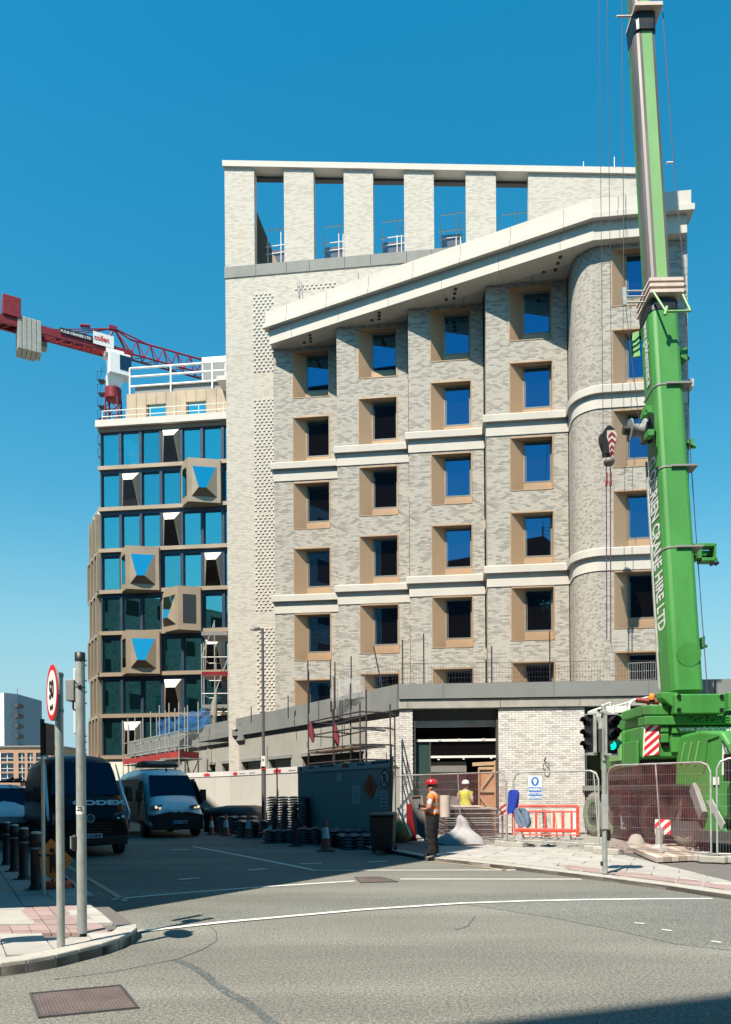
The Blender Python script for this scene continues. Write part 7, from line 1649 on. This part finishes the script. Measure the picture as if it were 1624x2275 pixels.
for x, Y in ((450, 42), (479, 42), (508, 42), (455, 44), (482, 44)): a = P(x, 1757, Y); tb.append(((a.x, Y, 0), (a.x, Y, P(x, 1378 if x == 479 else 1430, Y).z)))
X0, X1, X2 = [P(x, 1757, 42).x for x in (450, 479, 508)]
z = 5.0; k = 0
while z < P(0, 1440, 42).z: 
    tb += [((X0, 42, z), (X2, 42, z)), ((X0, 44, z), (X2, 44, z)), ((X0, 42, z), (X0, 44, z))]
    if k % 2 == 0: tb.append(((X0, 42, z), (X1, 42, z + 1.9)) if k % 4 == 0 else ((X1, 42, z), (X2, 42, z + 1.9)))
    z += 1.0; k += 1
sc3 = pole_set('scaffold_tower', 'tall tube scaffold stair tower against the left edge of the cream brick wall', tb, 'galv', r=.028)
for zz_ in (8.0, 10.2, 6.2): MB().box(X0, X2, 42.0, 43.8, zz_, zz_ + .06, T=None).box(X0, X2, 41.97, 42.0, zz_, zz_ + .2).build('deck', M['grey'] if zz_ != 8.0 else M['redp'], sc3)
sheet('debris_netting', (X1, 43.9), (X2, 43.9), 4.8, 8.5, 4.8, 8.5, M['dknet'], 'grey debris netting on the lower part of the scaffold tower', 'netting', 3, .05)
q = MB(); ch = [P(480, 1534, 41.5), P(476, 1570, 41.4), P(472, 1620, 41.3), P(468, 1670, 41.2), P(466, 1712, 41.2)]; rings = []
for j, c in enumerate(ch): w_ = (.05, .16, .22, .20, .24)[j]; rings.append([(c.x + math.cos(k * .785) * w_, c.y + math.sin(k * .785) * w_ * .8, c.z) for k in range(8)])
q.loft(rings); tag(q.build('hanging_sheet', M['chute'] if 'chute' in M else M['grey'], None), 'long grey sheet hanging like a rope from the scaffold tower', 'sheet')
q = MB(); a = P(665, 640, 36.6)
for dx, dz in ((-.12, .3), (0, .38), (.1, .32)): q.tube((a.x, 36.6, a.z - .5), (a.x + dx, 36.6, a.z + dz), .02, 5)
b2 = P(672, 632, 36.5); q.tube((b2.x, 36.5, b2.z - .8), (b2.x, 36.5, b2.z), .025, 5); b3 = P(796, 606, 36); q.tube((b3.x, 36, b3.z - .8), (b3.x, 36, b3.z), .025, 5)
tag(q.build('cut_bars', M['scaf'], None), 'thin upright bars sticking up behind the low end of the cornice', 'bars')

# ------------------------------------------------------------------ people
def person(joints, bones, root, mats, classify, name='body'):
    """joints: name -> (pos, radius); grown with a skin modifier, then turned into one mesh"""
    names = list(joints); me = bpy.data.meshes.new('p'); me.from_pydata([joints[n][0] for n in names], [(names.index(a), names.index(b)) for a, b in bones], [])
    o = bpy.data.objects.new('p', me); COL.objects.link(o)
    sk = o.modifiers.new('skin', 'SKIN'); sk.use_smooth_shade = True
    for i, n in enumerate(names):
        r = joints[n][1]; me.skin_vertices[0].data[i].radius = r if isinstance(r, tuple) else (r, r); me.skin_vertices[0].data[i].use_root = (n == root)
    s = o.modifiers.new('s', 'SUBSURF'); s.levels = 2; s.render_levels = 2
    dg_ = bpy.context.evaluated_depsgraph_get(); dg_.update(); ev = o.evaluated_get(dg_); out = bpy.data.meshes.new_from_object(ev); bpy.data.objects.remove(o)
    out.materials.clear()
    for m in mats: out.materials.append(m)
    for p in out.polygons: p.material_index = classify(p.center); p.use_smooth = True
    q = bpy.data.objects.new(name, out); COL.objects.link(q); return q
def add_local(mb, name, m, par, **k): return mb.build(name, m, par, local=True, **k)
def make_worker(loc, rz, label, vest='orange', helmet='redh', stripes_=True):
    """local: +x is where the person looks, +y to their left, z up"""
    t = thing('person', loc, label, 'person', rz=rz)
    J = {'pel': ((0, 0, .96), (.135, .165)), 'wst': ((.0, 0, 1.10), (.115, .15)), 'chs': ((-.01, 0, 1.30), (.125, .175)), 'shc': ((-.015, 0, 1.43), (.09, .13)), 'nck': ((.0, 0, 1.50), .062), 'hd0': ((.02, 0, 1.575), (.075, .072)), 'hd1': ((.03, 0, 1.66), (.098, .080)), 'hd2': ((.015, 0, 1.74), (.07, .06))}
    for s, L in ((1, 'l'), (-1, 'r')):
        J.update({L + 'hip': ((0, s * .10, .90), .105), L + 'kn': ((.015, s * .11, .50), .068), L + 'an': ((-.02, s * .12, .11), .05), L + 'he': ((-.04, s * .12, .05), .045), L + 'to': ((.15, s * .145, .04), .042),
                  L + 'sh': ((-.01, s * .19, 1.41), .065), L + 'el': ((-.06 if s < 0 else .0, s * .26, 1.14), .047), L + 'wr': ((.17, s * .14, 1.10 + (.06 if s < 0 else 0)), .030), L + 'ha': ((.24, s * .10, 1.12 + (.06 if s < 0 else 0)), (.020, .036))})
    Bn = [('pel', 'wst'), ('wst', 'chs'), ('chs', 'shc'), ('shc', 'nck'), ('nck', 'hd0'), ('hd0', 'hd1'), ('hd1', 'hd2')]
    for L in 'lr': Bn += [('pel', L + 'hip'), (L + 'hip', L + 'kn'), (L + 'kn', L + 'an'), (L + 'an', L + 'he'), (L + 'an', L + 'to'), ('shc', L + 'sh'), (L + 'sh', L + 'el'), (L + 'el', L + 'wr'), (L + 'wr', L + 'ha')]
    for s, L in ((1, 'l'), (-1, 'r')):            # five fingers, curled
        hx, hy, hz = J[L + 'ha'][0]
        for k in range(4):
            y = hy + (k - 1.5) * .018; a, b_ = 'f%s%da' % (L, k), 'f%s%db' % (L, k); ln = (.040, .046, .044, .036)[k]
            J[a] = ((hx + .035, y, hz + .002), .0095); J[b_] = ((hx + .035 + ln * .7, y - s * .006, hz + ln * .5), .008); Bn += [(L + 'ha', a), (a, b_)]
        a, b_ = 'f%sta' % L, 'f%stb' % L; J[a] = ((hx - .005, hy - s * .032, hz + .018), .011); J[b_] = ((hx + .03, hy - s * .04, hz + .04), .009); Bn += [(L + 'ha', a), (a, b_)]
    def cl(c):
        if c.z < .13: return 3
        if c.z < 1.02 and not (c.x > .12): return 2
        if c.z > 1.49: return 0
        if abs(c.y) > .215 and c.z < 1.26 or c.x > .10 and c.z < 1.3 and abs(c.y) > .05: return 0
        return 1
    body = person(J, Bn, 'pel', [M['skin'], M['cloth'], M['trous'], M['boot']], cl); body.parent = t
    # vest: a shell lifted off the torso
    bm = bmesh.new(); bm.from_mesh(body.data); bm.normal_update(); keep = []
    for f in bm.faces:
        c = f.calc_center_median()
        if not (1.0 < c.z < 1.475 and abs(c.y) < (.245 if c.z > 1.33 else .20) and abs(c.x) < .19 and not (c.x > .115 and c.z < 1.24)): keep.append(f)
    bmesh.ops.delete(bm, geom=keep, context='FACES'); 
    for v in bm.verts: v.co += v.normal * (.016 + (.012 if v.co.z < 1.12 else 0))
    me = bpy.data.meshes.new('vest'); bm.to_mesh(me); bm.free(); me.materials.clear(); me.materials.append(M[vest]); me.materials.append(M['refl'])
    for p in me.polygons:
        z = p.center.z; p.use_smooth = True; p.material_index = 1 if stripes_ and (1.055 < z < 1.10 or 1.18 < z < 1.225 or (abs(abs(p.center.y) - .10) < .022 and z > 1.22)) else 0
    vo = bpy.data.objects.new('vest', me); COL.objects.link(vo); vo.parent = t
    # trousers: loose shell
    bm = bmesh.new(); bm.from_mesh(body.data); bm.normal_update(); keep = [f for f in bm.faces if not (.09 < f.calc_center_median().z < 1.05 and f.calc_center_median().x < .14 and abs(f.calc_center_median().y) < .24)]
    bmesh.ops.delete(bm, geom=keep, context='FACES')
    for v in bm.verts: v.co += v.normal * (.018 + .012 * (1 - min(1, v.co.z)) + .004 * math.sin(v.co.z * 40))
    me = bpy.data.meshes.new('trousers'); bm.to_mesh(me); bm.free(); me.materials.clear(); me.materials.append(M['trous'])
    for p in me.polygons: p.use_smooth = True
    to_ = bpy.data.objects.new('trousers', me); COL.objects.link(to_); to_.parent = t
    add_local(MB().box(-.155, .17, -.15, .15, .98, 1.005), 'shirt_hem', M['cloth'], t, bevel=.05) if False else None
    add_local(MB().lathe([(.118, 1.695), (.122, 1.71), (.118, 1.75), (.10, 1.79), (.065, 1.82), (.01, 1.83)], c=(.015, 0, 0), n=20), 'helmet', M[helmet], t)
    add_local(MB().prism([(.09, -.09, 1.70), (.19, -.05, 1.69), (.19, .05, 1.69), (.09, .09, 1.70)], [(.09, -.09, 1.712), (.185, -.05, 1.70), (.185, .05, 1.70), (.09, .09, 1.712)]), 'helmet_peak', M[helmet], t)
    fz = 1.615
    add_local(MB().prism([(.115, -.012, fz - .02), (.135, 0, fz - .022), (.115, .012, fz - .02)], [(.115, -.006, fz + .03), (.12, 0, fz + .032), (.115, .006, fz + .03)]), 'nose', M['skin'], t)
    add_local(MB().box(.108, .118, -.025, .025, fz - .06, fz - .05), 'mouth', M['redp'], t)
    for s in (1, -1):
        add_local(MB().lathe([(.012, -.005), (.006, .006)], c=(.112, s * .03, fz + .035), ax='x', n=8), 'eye', M['black'], t)
        add_local(MB().lathe([(.028, -.008), (.02, .01)], c=(.01, s * .088, fz), ax='y', n=10), 'ear', M['skin'], t)
    add_local(MB().lathe([(.092, 1.62), (.098, 1.66), (.10, 1.70)], c=(-.005, 0, 0), n=16), 'hair', M['black'], t)
    return t
M['redh'] = mat('red_helmet', (.42, .015, .02), .25, 0, .03, coat=.5); M['whh'] = mat('white_helmet', (.8, .8, .78), .3, 0, .02)
wf = G(962, 1903, .095)
w1 = make_worker((wf.x, wf.y, .09), R_(160), 'person in a red helmet, orange reflective vest and black trousers looking down at their hands')
w1.scale = (1.12, 1.10, .97)
add_local(MB().box(.27, .285, -.05, .05, 1.14, 1.24), 'handset', M['black'], w1)
pz_ = P(1034, 1757, 24.35); w2 = make_worker((pz_.x, 24.35, .10), R_(60), 'person in a white helmet and yellow vest behind the red netting', vest='yel', helmet='whh', stripes_=False)
for x, Y, rz, l in ((716, 27.1, 200, 'shadowy person standing inside the dark window above the hoarding, left one'), (748, 26.6, 170, 'shadowy person standing inside the dark window above the hoarding, right one')):
    a = P(x, 1757, Y + 1.2); make_worker((a.x, Y + 1.2, .55), R_(rz), l, vest='trous', helmet='redh' if x == 716 else 'trous', stripes_=False)
